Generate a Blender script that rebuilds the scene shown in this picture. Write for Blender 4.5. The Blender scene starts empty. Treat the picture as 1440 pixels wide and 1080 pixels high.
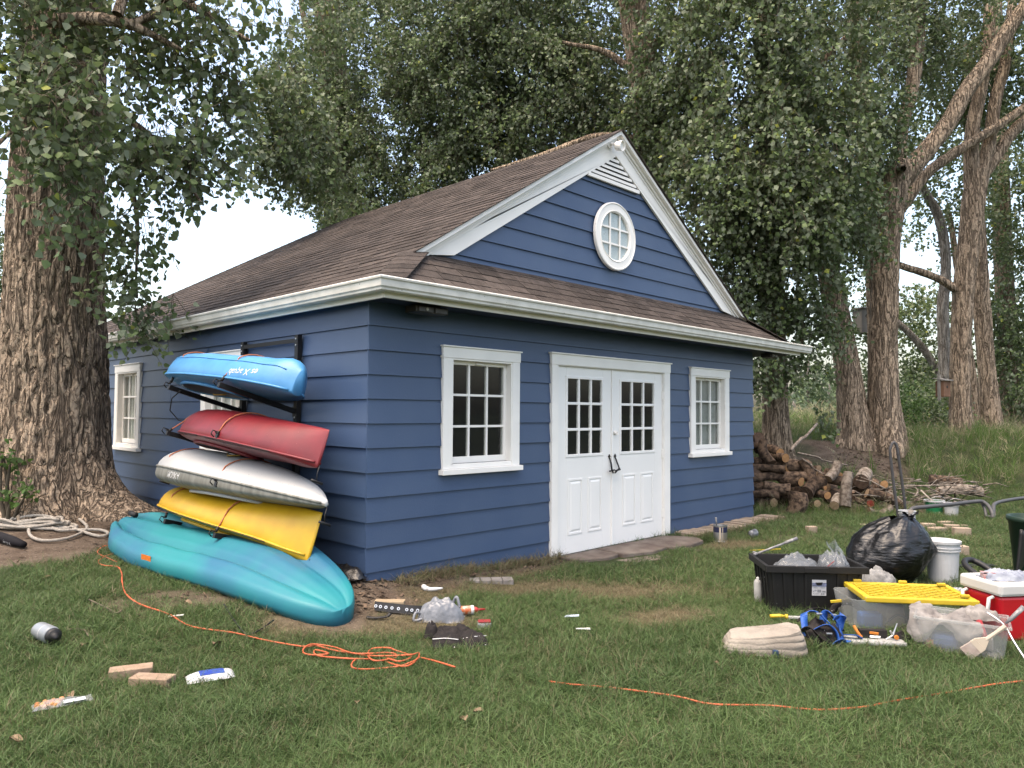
import bpy, bmesh, math, random
import numpy as np
from mathutils import Vector, Matrix

random.seed(7)
rng = np.random.default_rng(7)
R = math.radians
SC = bpy.context.scene
COL = SC.collection

# ------------------------------------------------------------------ camera
CAM = np.array([-3.6055, -5.27734, 1.4593])
FOC = 1035.47          # focal length in 1440-wide pixels
YAW, PIT, ROL = 0.790864, 0.0391057, 0.00707907
_fw = np.array([math.sin(YAW)*math.cos(PIT), math.cos(YAW)*math.cos(PIT), math.sin(PIT)])
_r = np.array([math.cos(YAW), -math.sin(YAW), 0.0]); _u = np.cross(_r, _fw)
_r2 = _r*math.cos(ROL)+_u*math.sin(ROL); _u2 = -_r*math.sin(ROL)+_u*math.cos(ROL)
cd = bpy.data.cameras.new('camera'); cam = bpy.data.objects.new('camera', cd); COL.objects.link(cam)
cam.matrix_world = Matrix(((_r2[0], _u2[0], -_fw[0], CAM[0]), (_r2[1], _u2[1], -_fw[1], CAM[1]), (_r2[2], _u2[2], -_fw[2], CAM[2]), (0, 0, 0, 1)))
cd.sensor_width = 36.0; cd.lens = 36.0*FOC/1440.0; cd.clip_start = 0.05; cd.clip_end = 2000
SC.camera = cam
FWD = np.array([math.sin(YAW), math.cos(YAW)]); RGT = np.array([math.cos(YAW), -math.sin(YAW)])
FACE = -YAW            # z rotation that makes local +x run to the picture's right

def at(px, py, depth):
    d = _fw*FOC + _r2*(px-720.0) + _u2*(540.0-py)
    return CAM + d*(depth/FOC)

# ------------------------------------------------------------------ sky and sun
SUN_EL, SUN_AZ = R(72), R(-92)       # azimuth measured clockwise from +Y
world = bpy.data.worlds.new('World'); SC.world = world; world.use_nodes = True
wt = world.node_tree; bg = wt.nodes['Background']
sky = wt.nodes.new('ShaderNodeTexSky'); sky.sky_type = 'NISHITA'; sky.sun_disc = False
sky.sun_elevation = SUN_EL; sky.sun_rotation = SUN_AZ; sky.air_density = 1.0; sky.dust_density = 4.9; sky.ozone_density = 0.4
tint = wt.nodes.new('ShaderNodeMix'); tint.data_type = 'RGBA'; tint.blend_type = 'MULTIPLY'; tint.inputs[0].default_value = 1.0
tint.inputs[7].default_value = (1.0, .935, .845, 1)       # the whole sky a little warmer: colour balance
wt.links.new(sky.outputs[0], tint.inputs[6]); wt.links.new(tint.outputs[2], bg.inputs[0]); bg.inputs[1].default_value = 0.15
sl = bpy.data.lights.new('sun', 'SUN'); sun = bpy.data.objects.new('sun', sl); COL.objects.link(sun)
sl.energy = 0.5; sl.angle = R(60); sl.color = (1.0, 0.93, 0.84)
sd = Vector((math.sin(SUN_AZ)*math.cos(SUN_EL), math.cos(SUN_AZ)*math.cos(SUN_EL), math.sin(SUN_EL)))
sun.rotation_euler = sd.to_track_quat('Z', 'Y').to_euler()
SC.view_settings.view_transform = 'Standard'; SC.view_settings.look = 'None'
SC.view_settings.exposure = 2.08; SC.view_settings.gamma = 1.0
SC.render.engine = 'CYCLES'
SC.cycles.max_bounces = 8; SC.cycles.diffuse_bounces = 3; SC.cycles.transparent_max_bounces = 12
SC.cycles.use_denoising = True

# ------------------------------------------------------------------ mesh helpers
class MB:
    def __init__(s): s.v = []; s.f = []; s.m = []; s.n = 0; s.a = []
    def add(s, v, f, mi=0, val=None):
        v = [tuple(map(float, p)) for p in v]
        s.f += [tuple(i+s.n for i in q) for q in f]; s.m += [mi]*len(f)
        s.v += v; s.n += len(v); s.a += [random.random() if val is None else val]*len(v)
        return s
    def box(s, x0, x1, y0, y1, z0, z1, mi=0, val=None):
        return s.add([(x0,y0,z0),(x1,y0,z0),(x1,y1,z0),(x0,y1,z0),(x0,y0,z1),(x1,y0,z1),(x1,y1,z1),(x0,y1,z1)],
                     [(0,3,2,1),(4,5,6,7),(0,1,5,4),(1,2,6,5),(2,3,7,6),(3,0,4,7)], mi, val)
    def hexa(s, p, mi=0, val=None):   # eight corners: bottom ring then top ring
        return s.add(p, [(0,3,2,1),(4,5,6,7),(0,1,5,4),(1,2,6,5),(2,3,7,6),(3,0,4,7)], mi, val)
    def prism(s, poly, d, mi=0, val=None):  # planar polygon pushed along vector d
        n = len(poly); P = [Vector(p) for p in poly]; d = Vector(d)
        v = P + [p+d for p in P]
        nn = Vector((0,0,0))
        for i in range(n): nn += P[i].cross(P[(i+1) % n])
        fl = nn.dot(d) > 0
        a = tuple(range(n)); b = tuple(range(n, 2*n))
        f = [a[::-1] if fl else a, b if fl else b[::-1]]
        for i in range(n):
            j = (i+1) % n
            f.append((i, j, n+j, n+i) if fl else (j, i, n+i, n+j))
        return s.add(v, f, mi, val)
    def bar(s, p, q, w, h, up=(0,0,1), mi=0):
        p = Vector(p); q = Vector(q); d = (q-p).normalized(); up = Vector(up)
        x = d.cross(up)
        if x.length < 1e-4: x = d.cross(Vector((1,0,0)))
        x.normalize(); y = x.cross(d).normalized()
        x *= w/2; y *= h/2
        return s.hexa([p-x-y, p+x-y, q+x-y, q-x-y, p-x+y, p+x+y, q+x+y, q-x+y], mi)
    def tube(s, pts, r, n=8, mi=0, cap=True, closed=False):
        P = [Vector(p) for p in pts]; m = len(P)
        rr = [r]*m if isinstance(r, (int, float)) else list(r)
        t0 = (P[1]-P[0]).normalized(); nrm = t0.cross(Vector((0,0,1)))
        if nrm.length < 1e-3: nrm = t0.cross(Vector((1,0,0)))
        nrm.normalize(); v = []
        for i in range(m):
            t = (P[min(i+1, m-1)]-P[max(i-1, 0)])
            t = t.normalized() if t.length > 1e-9 else t0
            nrm = (nrm - t*nrm.dot(t))
            nrm = nrm.normalized() if nrm.length > 1e-6 else t.orthogonal().normalized()
            b = t.cross(nrm)
            for k in range(n):
                a = 2*math.pi*k/n
                v.append(P[i] + (nrm*math.cos(a)+b*math.sin(a))*rr[i])
        f = []
        for i in range(m-1):
            for k in range(n):
                k2 = (k+1) % n
                f.append((i*n+k, i*n+k2, (i+1)*n+k2, (i+1)*n+k))
        if cap: f += [tuple(range(n))[::-1], tuple(range((m-1)*n, m*n))]
        return s.add(v, f, mi)
    def lathe(s, prof, n=24, mi=0, M=None, cap=True):   # prof: (radius, z)
        v = []; f = []; m = len(prof)
        for (r, z) in prof:
            for k in range(n):
                a = 2*math.pi*k/n; p = Vector((r*math.cos(a), r*math.sin(a), z))
                v.append(M @ p if M else p)
        for i in range(m-1):
            for k in range(n):
                k2 = (k+1) % n; f.append((i*n+k, i*n+k2, (i+1)*n+k2, (i+1)*n+k))
        if cap: f += [tuple(range(n))[::-1], tuple(range((m-1)*n, m*n))]
        return s.add(v, f, mi)
    def grid(s, fn, nu, nv, mi=0, closed_u=False):
        v = [fn(i/(nu-1), j/(nv-1)) for j in range(nv) for i in range(nu)]
        f = [(j*nu+i, j*nu+i+1, (j+1)*nu+i+1, (j+1)*nu+i) for j in range(nv-1) for i in range(nu-1)]
        return s.add(v, f, mi)
    def build(s, name, mats, parent=None, smooth=False, bevel=0.0, loc=None, rz=0.0, sub=0):
        me = bpy.data.meshes.new(name); me.from_pydata(s.v, [], s.f)
        mats = mats if isinstance(mats, (list, tuple)) else [mats]
        for m in mats: me.materials.append(m)
        if len(mats) > 1: me.polygons.foreach_set('material_index', s.m)
        at_ = me.attributes.new('rnd', 'FLOAT', 'POINT'); at_.data.foreach_set('value', s.a)
        if smooth: me.polygons.foreach_set('use_smooth', [True]*len(me.polygons))
        me.update()
        o = bpy.data.objects.new(name, me); COL.objects.link(o)
        if parent is not None: o.parent = parent
        if loc is not None: o.location = loc
        o.rotation_euler.z = rz
        if bevel > 0:
            b = o.modifiers.new('bevel', 'BEVEL'); b.width = bevel; b.segments = 2; b.limit_method = 'ANGLE'; b.angle_limit = R(40)
        if sub:
            b = o.modifiers.new('sub', 'SUBSURF'); b.levels = sub; b.render_levels = sub
        return o

def np_mesh(name, V, F, mats, attrs=None, smooth=False, parent=None, midx=None):
    """fast mesh from numpy: V (n,3); F (m,k) with one k"""
    me = bpy.data.meshes.new(name); V = np.asarray(V, np.float32); F = np.asarray(F, np.int32)
    m, k = F.shape
    me.vertices.add(len(V)); me.vertices.foreach_set('co', V.ravel())
    me.loops.add(m*k); me.loops.foreach_set('vertex_index', F.ravel())
    me.polygons.add(m); me.polygons.foreach_set('loop_start', np.arange(m, dtype=np.int32)*k)
    if midx is not None: me.polygons.foreach_set('material_index', np.asarray(midx, np.int32))
    if smooth: me.polygons.foreach_set('use_smooth', np.ones(m, bool))
    for mm in (mats if isinstance(mats, (list, tuple)) else [mats]): me.materials.append(mm)
    for an, av in (attrs or {}).items():
        a = me.attributes.new(an, 'FLOAT', 'POINT'); a.data.foreach_set('value', np.asarray(av, np.float32))
    me.update(calc_edges=True)
    o = bpy.data.objects.new(name, me); COL.objects.link(o)
    if parent is not None: o.parent = parent
    return o

def tag(o, label=None, cat=None, group=None, kind=None):
    if label: o['label'] = label
    if cat: o['category'] = cat
    if group: o['group'] = group
    if kind: o['kind'] = kind
    return o
def thing(name, label, cat, loc=(0,0,0), rz=0.0, group=None):
    o = bpy.data.objects.new(name, None); COL.objects.link(o)
    o.location = loc; o.rotation_euler.z = rz; o.empty_display_size = .1
    return tag(o, label, cat, group)
def dup(root, loc, rz, label=None, group=None):
    r = root.copy(); COL.objects.link(r); r.location = loc; r.rotation_euler.z = rz
    if label: r['label'] = label
    if group: r['group'] = group
    for ch in list(root.children):
        c = ch.copy(); COL.objects.link(c); c.parent = r
        for g in list(ch.children):
            d = g.copy(); COL.objects.link(d); d.parent = c
    return r

# smooth noise for numpy arrays (hash-based value noise)
def _h(ix, iy, iz, s):
    n = (ix*374761393 + iy*668265263 + iz*1440662683 + s*974634777) & 0x7fffffff
    n = ((n ^ (n >> 13))*1274126177) & 0x7fffffff
    n = (n ^ (n >> 16)) & 0x7fffffff
    return (n % 65536)/65535.0
def vnoise(x, y, z=0.0, s=0):
    x, y, z = np.broadcast_arrays(np.asarray(x, float), np.asarray(y, float), np.asarray(z, float))
    ix, iy, iz = (np.floor(a).astype(np.int64) for a in (x, y, z))
    fx, fy, fz = x-ix, y-iy, z-iz
    fx, fy, fz = (a*a*(3-2*a) for a in (fx, fy, fz))
    o = 0
    for dx in (0, 1):
        for dy in (0, 1):
            for dz in (0, 1):
                o = o + _h(ix+dx, iy+dy, iz+dz, s)*(fx if dx else 1-fx)*(fy if dy else 1-fy)*(fz if dz else 1-fz)
    return o
def fbm(x, y, z=0.0, s=0, o=3):
    a = 0; w = .5
    for i in range(o):
        a = a + w*vnoise(x*2**i, y*2**i, z*2**i, s+i); w *= .5
    return a/(1-.5**o)
def sstep(a, b, x):
    t = np.clip((np.asarray(x, float)-a)/(b-a), 0, 1); return t*t*(3-2*t)

# ------------------------------------------------------------------ materials
MATS = {}
ALB = .70           # scales most base colours down to offset the raised exposure
KEEP = {'navy paint', 'shaded soffit paint', 'white paint', 'door paint', 'gutter paint', 'shingle', 'black steel', 'dark interior', 'roller blind', 'pale room sheet', 'sky reflection', 'bark', 'grey bark', 'zinc'}
def mat(name, col, rough=.6, spec=.5, var=.0, scale=8.0, bump=0.0, bscale=None, stretch=(1,1,1), metal=0.0, attr=0.0,
        col2=None, detail=6, coat=0.0, speck=None, obj=0.0, lo=.35, hi=.65, coords='Object'):
    """principled with noise colour (between col and col2), fine bump, per-piece value shift from the 'rnd' attribute"""
    m = bpy.data.materials.new(name); m.use_nodes = True; nt = m.node_tree; N = nt.nodes; L = nt.links
    if name not in KEEP:
        col = tuple(c*ALB for c in col); col2 = tuple(c*ALB for c in col2) if col2 else None
    b = N['Principled BSDF']; b.inputs['Roughness'].default_value = rough
    b.inputs['Specular IOR Level'].default_value = spec; b.inputs['Metallic'].default_value = metal
    b.inputs['Coat Weight'].default_value = coat
    tc = N.new('ShaderNodeTexCoord'); mp = N.new('ShaderNodeMapping'); L.new(tc.outputs[coords], mp.inputs[0])
    mp.inputs['Scale'].default_value = stretch
    out = None
    if col2 is None: col2 = tuple(c*(1-var) for c in col)
    nz = N.new('ShaderNodeTexNoise'); nz.inputs['Scale'].default_value = scale; nz.inputs['Detail'].default_value = detail
    L.new(mp.outputs[0], nz.inputs['Vector'])
    rp = N.new('ShaderNodeMapRange'); rp.inputs[1].default_value = lo; rp.inputs[2].default_value = hi
    L.new(nz.outputs['Fac'], rp.inputs[0])
    mx = N.new('ShaderNodeMix'); mx.data_type = 'RGBA'
    mx.inputs[6].default_value = (*col, 1); mx.inputs[7].default_value = (*col2, 1); L.new(rp.outputs[0], mx.inputs[0])
    out = mx.outputs[2]
    if attr or obj:
        if attr:
            aa = N.new('ShaderNodeAttribute'); aa.attribute_name = 'rnd'; src = aa.outputs['Fac']; k = attr
        else:
            aa = N.new('ShaderNodeObjectInfo'); src = aa.outputs['Random']; k = obj
        mr = N.new('ShaderNodeMapRange'); mr.inputs[3].default_value = 1-k; mr.inputs[4].default_value = 1+k; L.new(src, mr.inputs[0])
        hs = N.new('ShaderNodeHueSaturation'); L.new(mr.outputs[0], hs.inputs['Value']); L.new(out, hs.inputs['Color']); out = hs.outputs[0]
    if speck:   # (colour, scale, threshold): small spots
        vz = N.new('ShaderNodeTexNoise'); vz.inputs['Scale'].default_value = speck[1]; vz.inputs['Detail'].default_value = 2
        L.new(mp.outputs[0], vz.inputs['Vector'])
        r2 = N.new('ShaderNodeMapRange'); r2.inputs[1].default_value = speck[2]; r2.inputs[2].default_value = speck[2]+.03
        L.new(vz.outputs['Fac'], r2.inputs[0])
        m2 = N.new('ShaderNodeMix'); m2.data_type = 'RGBA'; L.new(r2.outputs[0], m2.inputs[0]); L.new(out, m2.inputs[6])
        m2.inputs[7].default_value = (*speck[0], 1); out = m2.outputs[2]
    L.new(out, b.inputs['Base Color'])
    if bump:
        bz = N.new('ShaderNodeTexNoise'); bz.inputs['Scale'].default_value = bscale or scale*4; bz.inputs['Detail'].default_value = 8
        L.new(mp.outputs[0], bz.inputs['Vector'])
        bp = N.new('ShaderNodeBump'); bp.inputs['Strength'].default_value = bump; bp.inputs['Distance'].default_value = .01
        L.new(bz.outputs['Fac'], bp.inputs['Height']); L.new(bp.outputs[0], b.inputs['Normal'])
    MATS[name] = m
    return m

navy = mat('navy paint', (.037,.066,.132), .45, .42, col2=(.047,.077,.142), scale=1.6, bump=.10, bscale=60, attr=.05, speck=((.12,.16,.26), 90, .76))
soffitm = mat('shaded soffit paint', (.018,.029,.062), .6, .4, var=.2, scale=3)  # colour darkened to deepen the shade under the eaves
whitep = mat('white paint', (.80,.78,.735), .45, .4, var=.07, scale=3, bump=.05, bscale=50)
doorp = mat('door paint', (.78,.77,.74), .42, .5, var=.04, scale=2, bump=.05, bscale=40)
gutm = mat('gutter paint', (.62,.61,.56), .4, .5, col2=(.50,.49,.44), scale=6, stretch=(1,1,1), speck=((.12,.12,.10), 55, .70), bump=.03)
shing = mat('shingle', (.042,.034,.030), .92, .15, col2=(.064,.053,.047), scale=14, attr=.34, speck=((.10,.09,.083), 260, .62), bump=.5, bscale=420)
blackm = mat('black steel', (.008,.008,.009), .5, .35, var=.2, scale=20)
steel = mat('zinc', (.5,.5,.5), .35, .5, metal=1.0, var=.1)
darkin = mat('dark interior', (.05,.045,.04), .9, .2, var=.3)
blindm = mat('roller blind', (.42,.42,.40), .8, .2, var=.1)
roomm = mat('pale room sheet', (.85,.83,.79), .8, .2, var=.25, scale=3)  # pale sheet stands in for the lit interior behind the side windows
roundm = mat('sky reflection', (.80,.84,.88), .6, .3, var=.1)  # pale colour painted in for the sky mirrored by the round window
conc = mat('concrete', (.30,.28,.26), .9, .2, var=.3, scale=10, bump=.3, obj=.1)
slabm = mat('old flagstone', (.23,.195,.165), .9, .2, col2=(.13,.10,.085), scale=5, bump=.5, bscale=35, obj=.12)
brickm = mat('tan brick', (.46,.36,.27), .9, .2, col2=(.33,.27,.21), scale=9, bump=.4, bscale=60, obj=.15)

def glass_mat():
    m = bpy.data.materials.new('window glass'); m.use_nodes = True; nt = m.node_tree; N = nt.nodes; L = nt.links
    N.remove(N['Principled BSDF']); out = N['Material Output']
    t = N.new('ShaderNodeBsdfTransparent'); t.inputs[0].default_value = (.86,.88,.87,1)
    g = N.new('ShaderNodeBsdfGlossy'); g.inputs['Roughness'].default_value = .03
    d = N.new('ShaderNodeBsdfDiffuse'); d.inputs[0].default_value = (.5,.5,.48,1)
    fr = N.new('ShaderNodeFresnel'); fr.inputs[0].default_value = 1.45
    ge = N.new('ShaderNodeNewGeometry'); fb = N.new('ShaderNodeMath'); fb.operation = 'SUBTRACT'; fb.inputs[0].default_value = 1; L.new(ge.outputs['Backfacing'], fb.inputs[1])
    fm = N.new('ShaderNodeMath'); fm.operation = 'MULTIPLY'; L.new(fr.outputs[0], fm.inputs[0]); L.new(fb.outputs[0], fm.inputs[1])
    mx = N.new('ShaderNodeMixShader'); L.new(fm.outputs[0], mx.inputs[0]); L.new(t.outputs[0], mx.inputs[1]); L.new(g.outputs[0], mx.inputs[2])
    tc = N.new('ShaderNodeTexCoord'); nz = N.new('ShaderNodeTexNoise'); nz.inputs['Scale'].default_value = 45; nz.inputs['Detail'].default_value = 7
    L.new(tc.outputs['Object'], nz.inputs['Vector'])
    mr = N.new('ShaderNodeMapRange'); mr.inputs[1].default_value = .66; mr.inputs[2].default_value = .74; mr.inputs[4].default_value = .22; L.new(nz.outputs['Fac'], mr.inputs[0])
    ad = N.new('ShaderNodeMath'); ad.operation = 'ADD'; ad.inputs[1].default_value = .012; L.new(mr.outputs[0], ad.inputs[0])
    m2 = N.new('ShaderNodeMixShader'); L.new(ad.outputs[0], m2.inputs[0]); L.new(mx.outputs[0], m2.inputs[1]); L.new(d.outputs[0], m2.inputs[2])
    L.new(m2.outputs[0], out.inputs[0]); return m
glass = glass_mat()

# ------------------------------------------------------------------ terrain
def depth_of(x, y): return (x-CAM[0])*FWD[0] + (y-CAM[1])*FWD[1]
def lat_of(x, y): return (x-CAM[0])*RGT[0] + (y-CAM[1])*RGT[1]
def gz(x, y):
    x = np.asarray(x, float); y = np.asarray(y, float); d = depth_of(x, y)
    z = -.10 + .13*sstep(.7, -.4, x)*sstep(-.9, .6, y)
    z = z + .15*np.exp(-((x+1.1)**2+(y-5.2)**2)/(2*1.2**2))
    z = z + .075*sstep(-.7, -.02, y)*sstep(2.4, .6, x)*sstep(-1.2, -.1, x)
    z = z + 1.08*sstep(12.9, 17.0, d+.5*(vnoise(x*.6, y*.6, 0, 3)-.5))*sstep(6.9, 9.2, x)
    z = z + .035*(fbm(x*.7, y*.7, 0, 5)-.5) + .02*(vnoise(x*3, y*3, 0, 8)-.5)
    far = sstep(25, 60, d)
    return z*(1-far) + far*(1.05 + .5*(vnoise(x*.05, y*.05, 0, 11)-.5))
def gzf(x, y): return float(gz(x, y))
def seg(x, y, ax, ay, bx, by):
    t = np.clip(((x-ax)*(bx-ax)+(y-ay)*(by-ay))/((bx-ax)**2+(by-ay)**2), 0, 1)
    return np.hypot(x-ax-t*(bx-ax), y-ay-t*(by-ay))
def dirt_mask(x, y):
    n = fbm(x*1.6, y*1.6, 0, 21, 4)-.5
    e = n*1.1
    def cap(dist, w): return sstep(w+.22, w-.22, dist+e)
    m = cap(seg(x, y, -.35, -.2, -.55, 9), .50)
    m = np.maximum(m, cap(seg(x, y, -1.1, 4.2, -1.1, 6.5), 1.15))
    m = np.maximum(m, cap(seg(x, y, -1.5, 3.0, -2.7, 3.1), .35))
    m = np.maximum(m, .9*cap(seg(x, y, -1.35, .75, -.75, -.15), .20))
    m = np.maximum(m, .9*cap(seg(x, y, -.2, -.12, 2.2, -.10), .12))
    m = np.maximum(m, .55*cap(seg(x, y, 5.6, -1.2, 6.6, -1.3), .12))
    d = depth_of(x, y); l = lat_of(x, y)
    m = np.maximum(m, cap(np.hypot((l-6.95)/1.35, (d-15.3)/1.25), .75))
    m = np.maximum(m, .8*cap(seg(x, y, 8.2, .4, 10.3, -1.4), .55))
    return np.clip(m, 0, 1)
def dry_mask(x, y):
    n = (fbm(x*1.3, y*1.3, 0, 31, 4)-.5)
    m = .14*sstep(.0, .45, n+.05)
    def el(cx, cy, a, b, ang=0):
        c, s_ = math.cos(ang), math.sin(ang)
        u = (x-cx)*c+(y-cy)*s_; v = -(x-cx)*s_+(y-cy)*c
        return sstep(1.25, .35, np.hypot(u/a, v/b)+n*1.1)
    for p in ((1.25,-.75,.75,.26,-.5), (1.75,-1.45,.75,.42,-.75), (1.3,-2.1,.45,.3,-.7), (4.6,-1.0,.8,.25,-.25), (-.8,-.35,.5,.3,.6), (1.6,-.3,.7,.2,0), (-.25,-1.0,.5,.3,-.6), (0.2,-.35,.8,.25,0)):
        m = np.maximum(m, .95*el(*p))
    return np.clip(m, 0, 1)

xs = np.concatenate([-8-np.geomspace(.3, 260, 26)[::-1], np.arange(-8, 21, .12), 21+np.geomspace(.3, 380, 28)])
ys = np.concatenate([-9-np.geomspace(.3, 260, 26)[::-1], np.arange(-9, 14, .12), 14+np.geomspace(.3, 380, 28)])
X, Y = np.meshgrid(xs, ys); Z = gz(X, Y)
nx, ny = len(xs), len(ys); I = np.arange(nx*ny).reshape(ny, nx)
Fq = np.stack([I[:-1,:-1], I[:-1,1:], I[1:,1:], I[1:,:-1]], -1).reshape(-1, 4)

def ground_mat():
    m = bpy.data.materials.new('lawn soil'); m.use_nodes = True; nt = m.node_tree; N = nt.nodes; L = nt.links
    b = N['Principled BSDF']; b.inputs['Roughness'].default_value = .95; b.inputs['Specular IOR Level'].default_value = .15
    tc = N.new('ShaderNodeTexCoord')
    def noise(sc, det=6):
        n = N.new('ShaderNodeTexNoise'); n.inputs['Scale'].default_value = sc; n.inputs['Detail'].default_value = det; L.new(tc.outputs['Object'], n.inputs['Vector']); return n.outputs['Fac']
    def ramp(src, a, bb):
        r = N.new('ShaderNodeMapRange'); r.inputs[1].default_value = a; r.inputs[2].default_value = bb; L.new(src, r.inputs[0]); return r.outputs[0]
    def mix(f, a, c):
        x = N.new('ShaderNodeMix'); x.data_type = 'RGBA'; L.new(f, x.inputs[0])
        for k, v in ((6, a), (7, c)):
            if isinstance(v, tuple): x.inputs[k].default_value = (*v, 1)
            else: L.new(v, x.inputs[k])
        return x.outputs[2]
    green = mix(ramp(noise(3), .35, .65), (.020,.030,.010), (.036,.042,.017))
    dry = N.new('ShaderNodeAttribute'); dry.attribute_name = 'dry'
    green = mix(dry.outputs['Fac'], green, (.075,.064,.034))
    dirt = mix(ramp(noise(5, 9), .3, .7), (.060,.043,.031), (.115,.090,.068))
    dirt = mix(ramp(noise(40, 4), .62, .68), dirt, (.17,.14,.11))
    dirt = mix(ramp(noise(24, 4), .60, .66), dirt, (.034,.024,.018))
    da = N.new('ShaderNodeAttribute'); da.attribute_name = 'dirt'
    L.new(mix(da.outputs['Fac'], green, dirt), b.inputs['Base Color'])
    bp = N.new('ShaderNodeBump'); bp.inputs['Strength'].default_value = .8; bp.inputs['Distance'].default_value = .02
    L.new(noise(55, 8), bp.inputs['Height']); L.new(bp.outputs[0], b.inputs['Normal'])
    return m
soil = ground_mat()
g = np_mesh('ground', np.stack([X, Y, Z], -1).reshape(-1, 3), Fq, soil,
            {'dirt': dirt_mask(X, Y).ravel(), 'dry': dry_mask(X, Y).ravel()}, smooth=True)
tag(g, kind='structure')
EXCL = []      # (x, y, radius) where no grass grows through an object
EXB = []       # oriented boxes (cx, cy, hx, hy, rz)
# ================================================================== the boathouse
W, DP_ = 6.91, 10.40
house = thing('boathouse', 'navy clapboard boathouse with white trim and a brown shingled gable roof', 'house', (0,0,0))
Z0, EX = .10, .21
W1 = (.785, 1.80, .88, 2.085); W2 = (5.105, 6.14, .88, 2.095); DR = (2.295, 4.585, -.20, 2.115)
S1 = (5.385, 6.40, .895, 2.112); S2 = (2.335, 3.365, .895, 2.122)      # side windows in y
def opening(w): return (w[0]+.105, w[1]-.105, w[2]+.095, w[3]-.115)
OW1, OW2, OS1, OS2 = map(opening, (W1, W2, S1, S2)); ODR = (2.395, 4.46, -.25, 1.98)

def wall_core(ax, c0, c1, L0, L1, z0, z1, ops, mb):
    """wall slab between c0,c1 across, L0..L1 along, with rectangular openings"""
    def bx(a, b, za, zb):
        if b-a < 1e-4 or zb-za < 1e-4: return
        if ax == 'x': mb.box(a, b, c0, c1, za, zb)
        else: mb.box(c0, c1, a, b, za, zb)
    cur = L0
    for (a, b, za, zb) in sorted(ops):
        bx(cur, a, z0, z1); bx(a, b, z0, za); bx(a, b, zb, z1); cur = b
    bx(cur, L1, z0, z1)
mb = MB(); wall_core('x', .002, .12, .002, W-.002, -.35, 2.43, [OW1, ODR, OW2], mb)
wf = mb.build('wall', navy, house)
mb = MB(); wall_core('y', .002, .12, .122, DP_-.002, -.35, 2.43, [OS1, OS2], mb)
wl = mb.build('wall', navy, house)
mb = MB().box(W-.12, W-.002, .122, DP_-.002, -.35, 2.43); mb.build('wall', navy, house)
mb = MB().box(.122, W-.122, DP_-.12, DP_-.002, -.35, 2.43); mb.build('wall', navy, house)
MB().box(.122, W-.122, .122, DP_-.122, -.3, -.09).build('floor', darkin, house)
MB().box(.122, W-.122, .122, DP_-.122, 2.432, 2.46).build('ceiling', darkin, house)

def plank(wall, ax, a, b, z0, h=EX, base=0.0, t0=.024, t1=.006):
    o0, o1 = base-t0, base-t1
    if ax == 'x':
        p = [(a,o0,z0),(b,o0,z0),(b,base,z0),(a,base,z0),(a,o1,z0+h),(b,o1,z0+h),(b,base,z0+h),(a,base,z0+h)]
    else:
        p = [(o0,b,z0),(o0,a,z0),(base,a,z0),(base,b,z0),(o1,b,z0+h),(o1,a,z0+h),(base,a,z0+h),(base,b,z0+h)]
    return MB().hexa(p).build('plank', navy, wall)
def courses(wall, ax, L0, L1, ops, joints):
    for k in range(-1, 11):
        z0 = Z0+EX*k; h = EX
        if k == -1: z0 -= .10; h += .10
        if k == 10: h = 2.415-z0
        cuts = [(o[0]-.03, o[1]+.03) for o in ops if z0 < o[3]-.012 and z0+h > o[2]+.012]
        ivs = []; cur = L0
        for a, b in sorted(cuts): ivs.append((cur, a)); cur = b
        ivs.append((cur, L1))
        for a, b in ivs:
            jj = sorted(j for j in joints(k) if a+.3 < j < b-.3)
            pts = [a]+jj+[b]
            for i in range(len(pts)-1):
                plank(wall, ax, pts[i]+(.002 if i else 0), pts[i+1], z0+random.uniform(-.001,.001), h, 0, .024+random.uniform(-.001,.003))
rj = random.Random(3)
courses(wf, 'x', -.0235, W+.015, [OW1, ODR, OW2], lambda k: [])
courses(wl, 'y', 0.001, DP_, [OS1, OS2], lambda k: [(1.9+1.22*((k*7) % 5)/2) , 4.1+.42*((k*3) % 4), 7.4+.2*(k % 3)] if k % 2 else [4.9-.5*((k//2) % 3), 8.3])

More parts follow.
